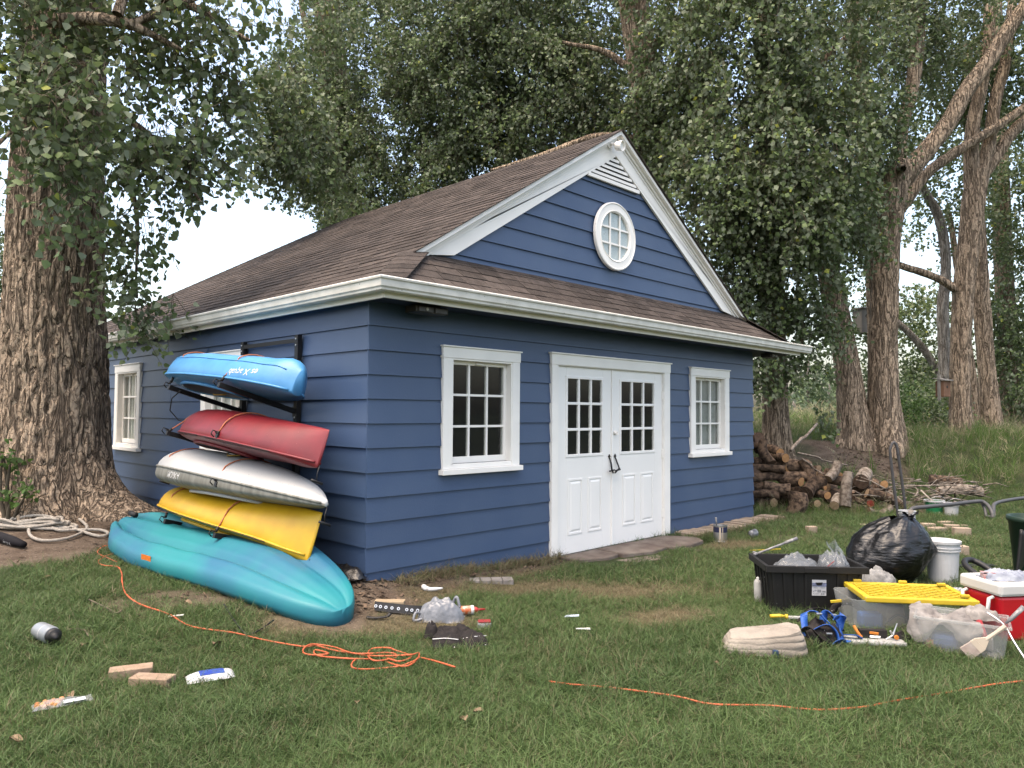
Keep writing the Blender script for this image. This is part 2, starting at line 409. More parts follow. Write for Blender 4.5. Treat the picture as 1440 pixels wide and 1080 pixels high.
# ---- windows -------------------------------------------------------------------------------------
def window(wx0, wx1, wz0, wz1, M, label=None, blind=None):
    """local: x along the wall, -y outward. Trim, lined opening, sash with nine panes, sill."""
    mb = MB(); w = .105; T = -.046
    zt = wz1-.115; zs = wz0+.05
    mb.box(wx0, wx0+w, T, -.0005, zs, zt); mb.box(wx1-w, wx1, T, -.0005, zs, zt)
    mb.box(wx0-.008, wx1+.008, T-.004, -.0005, zt, wz1-.014)
    mb.box(wx0-.02, wx1+.02, T-.018, -.0005, wz1-.014, wz1)            # drip cap
    a, b, c, d = wx0+w, wx1-w, wz0+.095, wz1-.115
    mb.box(a-.0005, a+.018, T+.004, .11, c, d-.018); mb.box(b-.018, b+.0005, T+.004, .11, c, d-.018); mb.box(a, b, T+.006, .11, d-.018, d+.0005)
    f = mb.build('window', whitep, house, bevel=.003); f.matrix_world = M
    if label: f['label'] = label
    MB().box(wx0-.022, wx1+.022, T-.034, -.0005, wz0, zs-.001).box(a, b, T+.008, .11, zs, c).build('sill', whitep, f, bevel=.004)
    a2, b2, c2, d2 = a+.018, b-.018, c, d-.018
    sb = MB(); s = .036; ys, ye = .028, .066
    cb = c2+.062
    sb.box(a2, a2+s, ys, ye, c2, d2); sb.box(b2-s, b2, ys, ye, c2, d2); sb.box(a2+s, b2-s, ys, ye, c2, cb); sb.box(a2+s, b2-s, ys, ye, d2-s, d2)
    sb.build('sash', whitep, f, bevel=.003)
    gx0, gx1, gz0, gz1 = a2+s, b2-s, cb, d2-s; m = .022
    pw = (gx1-gx0-2*m)/3; ph = (gz1-gz0-2*m)/3
    mm = MB()
    for i in (1, 2): x = gx0+i*pw+(i-1)*m; mm.box(x, x+m, ys+.004, ye-.004, gz0, gz1)
    for j in (1, 2):
        z = gz0+j*ph+(j-1)*m
        for i in range(3): x = gx0+i*(pw+m); mm.box(x, x+pw, ys+.005, ye-.005, z, z+m)
    mm.build('muntin', whitep, f)
    for i in range(3):
        for j in range(3):
            x = gx0+i*(pw+m); z = gz0+j*(ph+m)
            MB().box(x+.0005, x+pw-.0005, .046, .049, z+.0005, z+ph-.0005).build('pane', glass, f)
    MB().box((a2+b2)/2-.05, (a2+b2)/2+.05, ys-.018, ys-.002, d2-.03, d2-.012).build('latch', whitep, f, bevel=.003)
    if blind: MB().box(a2+.01, b2-.01, .085, .09, c2+.02, d2-.02).build('blind', blind, f)  # in the side windows this is the pale lit-interior sheet
    return f
I4 = Matrix.Identity(4); ML = Matrix.Rotation(R(-90), 4, 'Z')
window(*W1, I4)
window(*W2, I4, 'white window with a grey blind drawn behind its panes', blindm)
window(-S1[1], -S1[0], S1[2], S1[3], ML, 'white side window with a pale room sheet in place of the lit interior', roomm)
window(-S2[1], -S2[0], S2[2], S2[3], ML, 'white side window behind the blue kayak', roomm)

# ---- double door -----------------------------------------------------------------------------------
mb = MB(); T = -.048
mb.box(2.295, 2.397, T, -.0005, -.17, 1.985); mb.box(4.458, 4.585, T, -.0005, -.17, 1.985)
mb.box(2.285, 4.595, T-.004, -.0005, 1.985, 2.10); mb.box(2.27, 4.61, T-.02, -.0005, 2.10, 2.115)
mb.box(2.396, 2.40, T+.006, .1, -.14, 1.978); mb.box(4.452, 4.459, T+.006, .1, -.14, 1.978); mb.box(2.40, 4.452, T+.008, .1, 1.976, 1.986)
dfm = mb.build('door_frame', whitep, house, bevel=.003)
MB().box(2.40, 4.452, -.07, .1, -.16, -.088).build('threshold', conc, dfm)
def door_leaf(x0, x1, right):
    z0, z1 = -.078, 1.974; st = .165; gb, gt = .985, 1.862; y0, y1 = -.012, .030
    mb = MB()
    mb.box(x0, x0+st, y0, y1, z0, z1); mb.box(x1-st, x1, y0, y1, z0, z1)
    mb.box(x0+st, x1-st, y0, y1, gt, z1); mb.box(x0+st, x1-st, y0, y1, z0, gb)
    d = mb.build('door', doorp, house, bevel=.002)
    a, b = x0+st, x1-st
    # glazing bead round the glass
    bead = MB(); q = .02
    bead.box(a-.012, a+q, y0-.008, y0+.03, gb-.012, gt+.012); bead.box(b-q, b+.012, y0-.008, y0+.03, gb-.012, gt+.012)
    bead.box(a+q, b-q, y0-.008, y0+.03, gb-.012, gb+q); bead.box(a+q, b-q, y0-.008, y0+.03, gt-q, gt+.012)
    bead.build('bead', doorp, d, bevel=.004)
    A, B, C_, D_ = a+q, b-q, gb+q, gt-q; m = .030
    pw = (B-A-2*m)/3; ph = (D_-C_-2*m)/3; mm = MB()
    for i in (1, 2): x = A+i*pw+(i-1)*m; mm.box(x, x+m, y0-.004, y0+.028, C_, D_)
    for j in (1, 2):
        z = C_+j*ph+(j-1)*m
        for i in range(3): x = A+i*(pw+m); mm.box(x, x+pw, y0-.003, y0+.027, z, z+m)
    mm.build('muntin', doorp, d, bevel=.004)
    for i in range(3):
        for j in range(3):
            x = A+i*(pw+m); z = C_+j*(ph+m)
            MB().box(x+.0005, x+pw-.0005, y0+.014, y0+.017, z+.0005, z+ph-.0005).build('pane', glass, d)
    w = x1-x0
    for fa, fb in ((.20, .455), (.555, .81)):
        xa, xb, za, zb = x0+fa*w, x0+fb*w, .125, .735
        fr = MB(); q = .022                                  # raised moulding ring and a bevelled field
        fr.box(xa, xa+q, y0-.007, y0-.0004, za, zb); fr.box(xb-q, xb, y0-.007, y0-.0004, za, zb); fr.box(xa+q, xb-q, y0-.007, y0-.0004, za, za+q); fr.box(xa+q, xb-q, y0-.007, y0-.0004, zb-q, zb)
        e = .055
        fr.hexa([(xa+q+.01,y0-.0004,za+q+.01),(xb-q-.01,y0-.0004,za+q+.01),(xb-q-.01,y0-.0004,zb-q-.01),(xa+q+.01,y0-.0004,zb-q-.01),
                 (xa+e,y0-.008,za+e),(xb-e,y0-.008,za+e),(xb-e,y0-.008,zb-e),(xa+e,y0-.008,zb-e)])
        fr.build('panel', doorp, d, bevel=.002)
    # black pull strap with a spear top
    hx = x0+.058 if right else x1-.048
    hm = MB(); y = y0-.012
    hm.prism([(hx-.022, y, .955), (hx, y, .985), (hx+.022, y, .955), (hx+.008, y, .95), (hx, y, .93), (hx-.008, y, .95)], (0, .009, 0))
    lean = .05 if right else .03
    hm.tube([(hx, y, .94), (hx+lean*.5, y-.012, .87), (hx+lean*(.6 if right else -.2), y-.035, .815), (hx+(-.05 if right else .03), y-.03, .765)], [.008, .010, .011, .009], 8)
    hm.tube([(hx-.04, y-.03, .79), (hx+.05, y-.034, .80)], .009, 8)
    hm.build('handle', blackm, d, smooth=True)
    if right:
        k = MB().lathe([(.018, 0), (.026, .006), (.024, .028), (.012, .034)], 14, M=Matrix.Translation((x0+.055, y0, 1.235)) @ Matrix.Rotation(R(90), 4, 'X')).box(x0+.05, x0+.06, y0-.05, y0-.03, 1.21, 1.25)
        k.build('deadbolt', whitep, d, smooth=False)
        for z in (1.70, .95, .20):
            MB().box(x1-.012, x1+.02, y0-.010, y0-.001, z-.05, z+.05).lathe([(.009, 0), (.009, .11)], 10, M=Matrix.Translation((x1+.004, y0-.013, z-.055))).build('hinge', whitep, d)
    return d
door_leaf(2.403, 3.385, False); door_leaf(3.390, 4.450, True)
MB().box(3.376, 3.400, -.03, -.0125, -.07, 1.97).build('door_astragal', doorp, house, bevel=.003)

# ---- roof -------------------------------------------------------------------------------------------
XC = 3.82; EXL = -.13; EXR = 2*XC-EXL; EY = -.38; EZ = 2.49; SL = .638; SF = .75; YB = 10.75; YR = 6.6; RY = .17
def zl(x): return EZ+SL*(x-EXL)
ZR = zl(XC); HX = EXL+SF*(RY-EY)/SL; HZ = zl(HX)
rb = MB()
dn = (0, 0, -.05)
rb.prism([(EXL,EY,EZ), (HX,RY,HZ), (XC,RY,ZR), (XC,YR,ZR), (EXL,YB,EZ)], dn)
rb.prism([(EXR,EY,EZ), (2*XC-HX,RY,HZ), (XC,RY,ZR), (XC,YR,ZR), (EXR,YB,EZ)], dn)
rb.prism([(EXL,YB,EZ), (XC,YR,ZR), (EXR,YB,EZ)], dn)
fy = .31; fz = EZ+SF*(fy-EY); fx = EXL+SF*(fy-EY)/SL
rb.prism([(EXL,EY,EZ), (EXR,EY,EZ), (2*XC-fx,fy,fz), (fx,fy,fz)], (0, 0, -.049))
roof = rb.build('roof', shing, house)
tabs = []   # (distance, 8 corners, value)
def shingle_plane(O, U, S, n, slope_len, lim, exp=.142, wmin=.20, wmax=.36):
    O, U, S, n = map(Vector, (O, U, S, n)); c = 0; s0 = 0
    while s0 < slope_len-.03:
        a, b = lim(s0); h = min(exp+.014, slope_len-s0)
        a2, b2 = lim(min(s0+h, slope_len)); u = a - random.uniform(0, wmax)
        while u < b:
            w = random.uniform(wmin, wmax); ua, ub = max(u, a), min(u+w-.007, b)
            if ub-ua > .03:
                t = random.uniform(.009, .015)
                va, vb = max(ua, a2), min(ub, b2)
                if vb > va+.01:
                    jj = random.uniform(-.006, .006)
                    P = [O+U*ua+S*(s0+jj)+n*.003, O+U*ub+S*(s0+jj)+n*.003, O+U*vb+S*(s0+h)+n*.001, O+U*va+S*(s0+h)+n*.001,
                         O+U*ua+S*(s0+jj)+n*t, O+U*ub+S*(s0+jj)+n*t, O+U*vb+S*(s0+h)+n*.005, O+U*va+S*(s0+h)+n*.005]
                    ctr = sum(P, Vector())/8
                    tabs.append(((ctr-Vector(CAM)).length, P))
            u += w
        s0 += exp; c += 1
kl = math.sqrt(1+SL*SL); kf = math.sqrt(1+SF*SF)
HR = (ZR-EZ)
def liml(s):
    z = s*SL/kl; y0 = min(EY+z/SF, RY-.028); y1 = YB-(YB-YR)*z/HR; return (y0, y1)
shingle_plane((EXL,0,EZ), (0,1,0), (1/kl,0,SL/kl), (-SL/kl,0,1/kl), 3.95*kl, liml)
nl = len(tabs); left_tabs = sorted(tabs, key=lambda t: t[0]); tabs = []
def limf(s):
    z = s*SF/kf; return (EXL+z/SL, EXR-z/SL)
shingle_plane((0,EY,EZ), (1,0,0), (0,1/kf,SF/kf), (0,-SF/kf,1/kf), (fy-EY-.02)*kf, limf)
front_tabs = sorted(tabs, key=lambda t: t[0])
FL = [(4,5,6,7), (0,1,5,4), (1,2,6,5), (3,0,4,7)]
def rights(P): return P
npart = 0
for d_, P in front_tabs[:200]:
    MB().hexa(P).build('shingle', shing, roof); npart += 1
for d_, P in left_tabs[:300-npart]:
    Q = [P[1], P[0], P[3], P[2], P[5], P[4], P[7], P[6]]
    MB().hexa(Q).build('shingle', shing, roof)
mb = MB()
for d_, P in left_tabs[300-npart:]: mb.hexa([P[1], P[0], P[3], P[2], P[5], P[4], P[7], P[6]])
for d_, P in front_tabs[200:]: mb.hexa(P)
# the far slope, which a step to the side could show, and the back hip
tabs = []
shingle_plane((EXR,0,EZ), (0,1,0), (-1/kl,0,SL/kl), (SL/kl,0,1/kl), 3.95*kl, liml, wmin=.5, wmax=.9)
for d_, P in tabs: mb.hexa(P)
tag(mb.build('shingles', shing, roof), kind='stuff')
def caps(P, Q, wL, wR, lift=.010, exp=.14, dropL=0, dropR=0, name='ridge_cap'):
    """folded cap shingles from P up to Q; wL, wR: vectors to either side lying in the roof planes"""
    P, Q, wL, wR = map(Vector, (P, Q, wL, wR)); d = (Q-P); n = max(1, int(d.length/exp)); d.normalize()
    for i in range(n):
        a = P+d*(i*exp); b = a+d*(exp+.05); up = Vector((0, 0, 1))
        l0, l1 = lift+.007, lift
        v = [a+wL+up*(l0-.004), a+up*l0, a+wR+up*(l0-.004), b+wL+up*(l1-.004), b+up*l1, b+wR+up*(l1-.004)]
        v += [p-up*.008 for p in v]
        MB().add(v, [(0,1,4,3), (1,2,5,4), (6,9,10,7), (7,10,11,8), (0,6,7,1), (1,7,8,2), (0,3,9,6), (2,8,11,5), (3,4,10,9), (4,5,11,10)]).build(name, shing, roof)
caps((EXL-.01,EY-.01,EZ+.005), (HX+.06,RY+.0,HZ+.04), (-.02,.17,.02), (.17,-.02,.02), name='hip_cap')
caps((EXR+.01,EY-.01,EZ+.005), (2*XC-HX-.06,RY,HZ+.04), (-.17,-.02,.02), (.02,.17,.02), name='hip_cap')
caps((XC,RY,ZR), (XC,YR,ZR), (-.13,0,-.083), (.13,0,-.083))
caps((EXL,YB,EZ), (XC,YR,ZR), (-.02,-.17,.0), (.17,.02,.02), name='hip_cap')

# ---- eaves -------------------------------------------------------------------------------------------
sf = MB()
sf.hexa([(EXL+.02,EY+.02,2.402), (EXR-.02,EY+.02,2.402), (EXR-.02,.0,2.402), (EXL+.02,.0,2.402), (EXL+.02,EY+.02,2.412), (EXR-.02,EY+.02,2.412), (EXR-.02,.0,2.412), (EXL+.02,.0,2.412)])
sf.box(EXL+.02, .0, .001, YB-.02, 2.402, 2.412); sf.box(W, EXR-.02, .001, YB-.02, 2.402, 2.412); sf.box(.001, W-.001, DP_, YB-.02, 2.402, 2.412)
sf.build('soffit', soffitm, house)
def run_profile(prof, axis, e0, e1, mitre0=True, mitre1=False):
    """prof: (outward, z) ring; axis 'x' runs along the front, 'y' along the left side"""
    v = []
    n = len(prof)
    for end, e, mt in ((0, e0, mitre0), (1, e1, mitre1)):
        for o, z in prof:
            if axis == 'x': v.append((e-(o if mt else 0), EY-.003-o, z))
            else: v.append((EXL-.003-o, e-(o if mt else 0), z))
    f = [tuple(range(n)), tuple(range(2*n-1, n-1, -1))]
    for i in range(n):
        j = (i+1) % n; f.append((j, i, n+i, n+j))
    if axis == 'y': f = [q[::-1] for q in f]
    return MB().add(v, f)
fp = [(-.022, 2.385), (0, 2.385), (0, 2.487), (-.022, 2.487)]
run_profile(fp, 'x', EXL-.003, EXR, True).build('fascia', whitep, house)
run_profile(fp, 'y', EY-.003, YB, True).build('fascia', whitep, house)
gp = [(.0005, 2.43), (.078, 2.424), (.090, 2.432), (.092, 2.447), (.104, 2.460), (.108, 2.512), (.121, 2.518), (.124, 2.532), (.116, 2.541), (.104, 2.536), (.098, 2.47), (.07, 2.44), (.012, 2.44), (.006, 2.52), (.0005, 2.52)]
run_profile(gp, 'x', EXL-.003, EXR+.20, True).build('gutter', gutm, house)
run_profile(gp, 'y', EY-.003, YB+.1, True).build('gutter', gutm, house)

# ---- gable --------------------------------------------------------------------------------------------
gc = XC-.03; GY = .30
def ghw(z): return (4.74-z)/.63
gw = MB().prism([(gc-2.9, GY+.002, 2.9), (gc+2.9, GY+.002, 2.9), (gc, GY+.002, 4.84)], (0, .06, 0)).build('gable_wall', navy, house)
for k in range(8):
    z0 = 2.94 if k == 0 else 3.045+.205*(k-1); z1 = 3.045+.205*k; z1 = min(z1, 4.70)
    if z0 > 4.45: break
    a0, a1 = ghw(z0)+.02, max(ghw(z1)+.02, .02)
    MB().hexa([(gc-a0,GY-.026,z0),(gc+a0,GY-.026,z0),(gc+a0,GY,z0),(gc-a0,GY,z0),(gc-a1,GY-.007,z1),(gc+a1,GY-.007,z1),(gc+a1,GY,z1),(gc-a1,GY,z1)]).build('plank', navy, gw)
rkz = lambda x: zl(x)-.052
for sg in (-1, 1):
    X_ = lambda x: XC+sg*(x-XC) if sg > 0 else x
    mx_ = lambda p: (2*XC-p[0] if sg > 0 else p[0], p[1], p[2])
    A = (HX+.10, GY-.055, rkz(HX+.10)-.02); B = (XC, GY-.055, rkz(XC)-.02); C_ = (XC, GY-.055, 4.70); D_ = (1.15, GY-.055, 3.02); E_ = (HX+.16, GY-.055, 2.955)
    poly = [mx_(p) for p in (A, B, C_, D_, E_)]
    rk = MB().prism(poly, (0, .028, 0)).build('rake_board', whitep, house)
    for (dz0, dz1, y0, y1) in ((-.052, -.006, RY-.004, GY-.057), (-.092, -.056, RY+.045, GY-.057), (-.128, -.096, RY+.066, GY-.057)):
        x0 = HX+.02+(-dz0)*.3
        q = [(x0, y0, zl(x0)+dz0), (XC, y0, ZR+dz0), (XC, y0, ZR+dz1), (x0, y0, zl(x0)+dz1)]
        MB().prism([mx_(p) for p in q], (0, y1-y0, 0)).build('moulding', whitep, rk)
MB().box(HX+.1, 2*XC-HX-.1, GY-.085, GY-.0275, fz-.105, fz-.052).build('flashing', shing, house)
vb = MB().prism([(gc-.49, GY-.030, 4.372), (gc+.49, GY-.030, 4.372), (gc, GY-.030, 4.70)], (0, .022, 0)).build('vent', darkin, house)
MB().box(gc-.53, gc+.53, GY-.062, GY-.031, 4.325, 4.371).build('vent_sill', whitep, vb, bevel=.003)
for i in range(5):
    z = 4.385+i*.058; a = (4.70-z-.03)/.63
    MB().hexa([(gc-a,GY-.058,z),(gc+a,GY-.058,z),(gc+a,GY-.032,z+.024),(gc-a,GY-.032,z+.024),(gc-a,GY-.058,z+.030),(gc+a,GY-.058,z+.030),(gc+a-.01,GY-.032,z+.052),(gc-a+.01,GY-.032,z+.052)]).build('slat', whitep, vb)
MR = Matrix.Translation((gc+.01, GY-.040, 3.675)) @ Matrix.Rotation(R(90), 4, 'X') @ Matrix.Diagonal((.98, 1.0, 1, 1))
rw = MB().lathe([(.30,-.02), (.30,.02), (.318,.034), (.325,.026), (.40,.026), (.412,.036), (.425,.030), (.428,0), (.428,-.004)], 56, M=MR, cap=False)
rwin = rw.build('window', whitep, house, smooth=False); rwin['label'] = 'round white window high in the gable'
pn = MB(); pn.lathe([(.001,-.002), (.301,-.002), (.301,.001), (.001,.001)], 48, M=MR).build('pane', glass, rwin)
MB().lathe([(.001,-.010), (.30,-.010), (.30,-.008), (.001,-.008)], 40, M=MR).build('reflection_disc', roundm, rwin)  # disc added behind the glass to paint a pale sky reflection
mm = MB()
for k in (-.10, .10):
    h = math.sqrt(.3**2-k**2)
    mm.box(gc+.01+k-.011, gc+.01+k+.011, GY-.056, GY-.043, 3.675-h, 3.675+h); mm.box(gc+.01-h, gc+.01+h, GY-.055, GY-.0435, 3.675+k-.011, 3.675+k+.011)
mm.build('muntin', whitep, rwin)
# lamps on the house
fl = MB().lathe([(.045, 0), (.05, .015), (.02, .02), (.018, .05)], 14, M=Matrix.Translation((XC-.16, GY-.065, 4.80)) @ Matrix.Rotation(R(90), 4, 'X'))
fl.tube([(XC-.16, GY-.11, 4.80), (XC-.15, GY-.15, 4.79), (XC-.12, GY-.19, 4.775)], .014, 8)
MF = Matrix.Translation((XC-.11, GY-.19, 4.77)) @ Matrix.Rotation(R(8), 4, 'Z') @ Matrix.Rotation(R(98), 4, 'X')
fl.lathe([(.0, -.075), (.03, -.07), (.055, -.045), (.060, .0), (.066, .03), (.066, .042), (.056, .040), (.05, .02), (.0, .02)], 18, M=MF)
fl.build('flood_light', whitep, house, smooth=False)['label'] = 'round white flood lamp at the peak of the gable'
dl = mat('dark lamp', (.05,.045,.04), .4, .5, var=.2); lensm = mat('lamp lens', (.55,.55,.5), .15, .5, var=.1)
for cx, wd in ((.47, .36), (7.12, .22)):
    b_ = MB().box(cx-wd/2, cx+wd/2, -.26, -.10, 2.325, 2.385).box(cx-wd/2+.05, cx+wd/2-.05, -.22, -.14, 2.385, 2.402).build('security_light', dl, house, bevel=.008)
    MB().box(cx-wd/2+.02, cx-wd*.08, -.275, -.261, 2.33, 2.375).box(cx+wd*.06, cx+wd/2-.02, -.275, -.261, 2.33, 2.375).build('lamp_head', dl, b_, bevel=.004)
    MB().lathe([(.012, 0), (.014, .006), (.004, .012)], 10, M=Matrix.Translation((cx-wd*.2, -.275, 2.352)) @ Matrix.Rotation(R(90), 4, 'X')).build('sensor', lensm, b_)

# ---- flagstones at the door and the brick edging ---------------------------------------------------------
st = thing('door_step', 'worn flagstone step laid in front of the white double doors', 'step', (3.4, -.3, -.12))
def slab(pts, z0, z1):
    pl = [(x-3.4, y+.3, z0+.12) for x, y in pts]
    MB().prism(pl, (0, 0, z1-z0)).build('flagstone', slabm, st, bevel=.012)
slab([(2.36,-.075), (3.02,-.075), (2.98,-.42), (2.75,-.46), (2.42,-.33)], -.17, -.068)
slab([(3.03,-.075), (3.70,-.075), (3.72,-.56), (3.40,-.60), (2.99,-.47)], -.17, -.064)
slab([(3.71,-.075), (4.42,-.075), (4.62,-.40), (4.45,-.60), (4.05,-.66), (3.73,-.58)], -.17, -.070)
slab([(2.80,-.50), (3.40,-.64), (4.05,-.70), (4.0,-.84), (3.3,-.84), (2.85,-.70)], -.2, -.10)
EXB.append((3.45, -.38, 1.05, .30, -.05))
be = thing('brick_edging', 'row of tan bricks laid along the foot of the front wall', 'edging', (5.9, -.25, -.14))
x = 4.70; rr = random.Random(5)
while x < 7.22:
    w = .098; dl_ = .30+rr.uniform(-.02, .03); zt = rr.uniform(-.01, .01)
    MB().box(x-5.9, x-5.9+w-.013, -dl_+.18, .215, -.10, .075+zt).build('brick', brickm, be, bevel=.006)
    x += w
EXB.append((5.95, -.2, 1.27, .20, 0))
# ================================================================== trees
def bark_mat(name, c1, c2, crack, sc=10, st=.14):
    """long interlaced ridges with deep furrows and short cross cracks"""
    m = bpy.data.materials.new(name); m.use_nodes = True; nt = m.node_tree; N = nt.nodes; L = nt.links
    b = N['Principled BSDF']; b.inputs['Roughness'].default_value = .95; b.inputs['Specular IOR Level'].default_value = .12
    tc = N.new('ShaderNodeTexCoord')
    def mapped(stretch):
        mp = N.new('ShaderNodeMapping'); mp.inputs['Scale'].default_value = stretch; L.new(tc.outputs['Object'], mp.inputs[0]); return mp.outputs[0]
    def noise(vec, sc_, det, dist=0.0):
        n = N.new('ShaderNodeTexNoise'); n.inputs['Scale'].default_value = sc_; n.inputs['Detail'].default_value = det; n.inputs['Distortion'].default_value = dist; L.new(vec, n.inputs['Vector']); return n.outputs['Fac']
    def math_(op, a, bb=None):
        x = N.new('ShaderNodeMath'); x.operation = op
        for k, q in ((0, a), (1, bb)):
            if q is None: continue
            if isinstance(q, (int, float)): x.inputs[k].default_value = q
            else: L.new(q, x.inputs[k])
        return x.outputs[0]
    def rng_(src, a, bb):
        r = N.new('ShaderNodeMapRange'); r.inputs[1].default_value = a; r.inputs[2].default_value = bb; L.new(src, r.inputs[0]); return r.outputs[0]
    f1 = rng_(math_('ABSOLUTE', math_('SUBTRACT', noise(mapped((1, 1, st)), sc, 2.5, .9), .5)), .0, .075)
    f2 = rng_(math_('ABSOLUTE', math_('SUBTRACT', noise(mapped((1, 1, .55)), sc*1.6, 3, .6), .5)), .0, .035)
    fine = noise(mapped((1, 1, .4)), 45, 8)
    ridge = math_('MULTIPLY', f1, math_('ADD', math_('MULTIPLY', f2, .45), .55))
    def mix(f, a, c):
        x = N.new('ShaderNodeMix'); x.data_type = 'RGBA'; L.new(f, x.inputs[0])
        for k, q in ((6, a), (7, c)):
            if isinstance(q, tuple): x.inputs[k].default_value = (*q, 1)
            else: L.new(q, x.inputs[k])
        return x.outputs[2]
    plate = mix(rng_(fine, .35, .65), c2, c1)
    L.new(mix(ridge, crack, plate), b.inputs['Base Color'])  # furrows darkened in the colour too, crevice shade baked in
    h = math_('ADD', ridge, math_('MULTIPLY', fine, .30))
    bp = N.new('ShaderNodeBump'); bp.inputs['Strength'].default_value = 1; bp.inputs['Distance'].default_value = .03; L.new(h, bp.inputs['Height']); L.new(bp.outputs[0], b.inputs['Normal'])
    MATS[name] = m; return m
bark = bark_mat('bark', (.42,.33,.24), (.265,.203,.148), (.095,.072,.054), 12); barkg = bark_mat('grey bark', (.30,.28,.25), (.21,.195,.175), (.12,.105,.09))
bark2 = bark_mat('bank bark', (.44,.345,.25), (.285,.22,.162), (.095,.073,.055), 12)
twigm = mat('twig', (.15,.125,.09), .9, .2, var=.4)

def leaf_mat(name, c1, c2, under, trans=.28):
    m = bpy.data.materials.new(name); m.use_nodes = True; nt = m.node_tree; N = nt.nodes; L = nt.links
    b = N['Principled BSDF']; out = N['Material Output']
    b.inputs['Roughness'].default_value = .55; b.inputs['Specular IOR Level'].default_value = .22
    a = N.new('ShaderNodeAttribute'); a.attribute_name = 'rnd'
    cr = N.new('ShaderNodeValToRGB'); cr.color_ramp.elements[0].color = (*c1, 1); cr.color_ramp.elements[1].color = (*c2, 1)
    e = cr.color_ramp.elements.new(.93); e.color = (*[v*1.15 for v in c2], 1)
    cr.color_ramp.elements[-1].color = (c2[0]*2.2, c2[1]*1.75, c2[2]*.9, 1)
    L.new(a.outputs['Fac'], cr.inputs[0])
    ge = N.new('ShaderNodeNewGeometry'); mx = N.new('ShaderNodeMix'); mx.data_type = 'RGBA'
    L.new(ge.outputs['Backfacing'], mx.inputs[0]); L.new(cr.outputs[0], mx.inputs[6]); mx.inputs[7].default_value = (*under, 1)
    L.new(mx.outputs[2], b.inputs['Base Color'])
    t = N.new('ShaderNodeBsdfTranslucent'); L.new(cr.outputs[0], t.inputs[0])
    ms = N.new('ShaderNodeMixShader'); ms.inputs[0].default_value = trans
    L.new(b.outputs[0], ms.inputs[1]); L.new(t.outputs[0], ms.inputs[2]); L.new(ms.outputs[0], out.inputs[0])
    return m
leafA = leaf_mat('cottonwood leaf', (.052,.080,.028), (.130,.178,.070), (.175,.205,.135))
leafB = leaf_mat('bush leaf', (.042,.085,.018), (.075,.135,.032), (.08,.12,.045))
leafF = leaf_mat('far leaf', (.065,.10,.045), (.10,.14,.065), (.10,.13,.08))
R3, U3, F3 = _r2, _u2, _fw

def loft_trunk(path, rad, around, step, amp=.02, kf=9.0, seed=0, roots=None, flare=0.0, zg=0.0, cap=True):
    """bark-furrowed tube along a smooth path; returns V, F"""
    P = np.array(path, float); r = np.array(rad, float)
    d = np.r_[0, np.cumsum(np.linalg.norm(np.diff(P, axis=0), axis=1))]
    n = max(6, int(d[-1]/step)); t = np.linspace(0, d[-1], n)
    # smooth (Catmull-like) resample
    C = np.stack([np.interp(t, d, P[:, k]) for k in range(3)], -1); rr = np.interp(t, d, r)
    w = max(1, int(.35/step)); ker = np.ones(2*w+1)/(2*w+1)
    for k in range(3): C[:, k] = np.convolve(np.pad(C[:, k]-np.linspace(C[0, k], C[-1, k], n), w, mode='constant'), ker, 'valid')+np.linspace(C[0, k], C[-1, k], n)
    T = np.gradient(C, axis=0); T /= np.linalg.norm(T, axis=1)[:, None]
    ref = np.array([1.0, 0, 0]); A = np.cross(T, ref); A /= np.linalg.norm(A, axis=1)[:, None]; B = np.cross(A, T)
    th = np.linspace(0, 2*np.pi, around, endpoint=False)
    TH, TT = np.meshgrid(th, t)
    RR = np.repeat(rr[:, None], around, 1)
    cx, cy = np.cos(TH), np.sin(TH)
    # noise on a cylinder so the seam closes
    warp = 1.2*(fbm(cx*2, cy*2, TT*1.1, seed+5, 3)-.5)
    k = kf
    n1 = fbm(cx*k*rr.mean()*2.2+warp, cy*k*rr.mean()*2.2+warp, TT*k*.40, seed, 3)
    fur = np.clip(np.abs(2*n1-1)/.22, 0, 1)**.7
    n2 = vnoise(cx*k*rr.mean()*5, cy*k*rr.mean()*5, TT*k*1.6, seed+3)
    big = fbm(cx*1.5, cy*1.5, TT*.6, seed+9, 2)-.5
    disp = amp*(fur-.75)+amp*.35*(n2-.5)+big*RR*.16
    if flare:
        dirs = np.arctan2(cy[:, :]*A[:, None, 1]*0+ (A[:, None, 1]*cx+B[:, None, 1]*cy), A[:, None, 0]*cx+B[:, None, 0]*cy)
        zz = C[:, None, 2]-zg+0*TH
        fl = flare*np.exp(-np.clip(zz, 0, 9)/.30)
        lobe = .22
        for (ang, wdt, s_) in (roots or []):
            da = np.angle(np.exp(1j*(dirs-ang))); lobe = lobe+s_*np.exp(-(da/wdt)**2)
        disp = disp+fl*lobe*(1+.25*(n1-.5))
    RAD = RR+disp
    V = C[:, None, :]+RAD[..., None]*(A[:, None, :]*cx[..., None]+B[:, None, :]*cy[..., None])
    I = np.arange(n*around).reshape(n, around); J = np.roll(I, -1, 1)
    F = np.stack([I[:-1], J[:-1], J[1:], I[1:]], -1).reshape(-1, 4)
    F = F[:, ::-1]
    return V.reshape(-1, 3), F

def limb(name, parent, path, rad, around=16, step=.12, amp=.012, m=None, seed=0, kf=9):
    V, F = loft_trunk(path, rad, around, step, amp, kf, seed)
    return np_mesh(name, V-np.array(parent.location), F, m or bark, smooth=True, parent=parent)

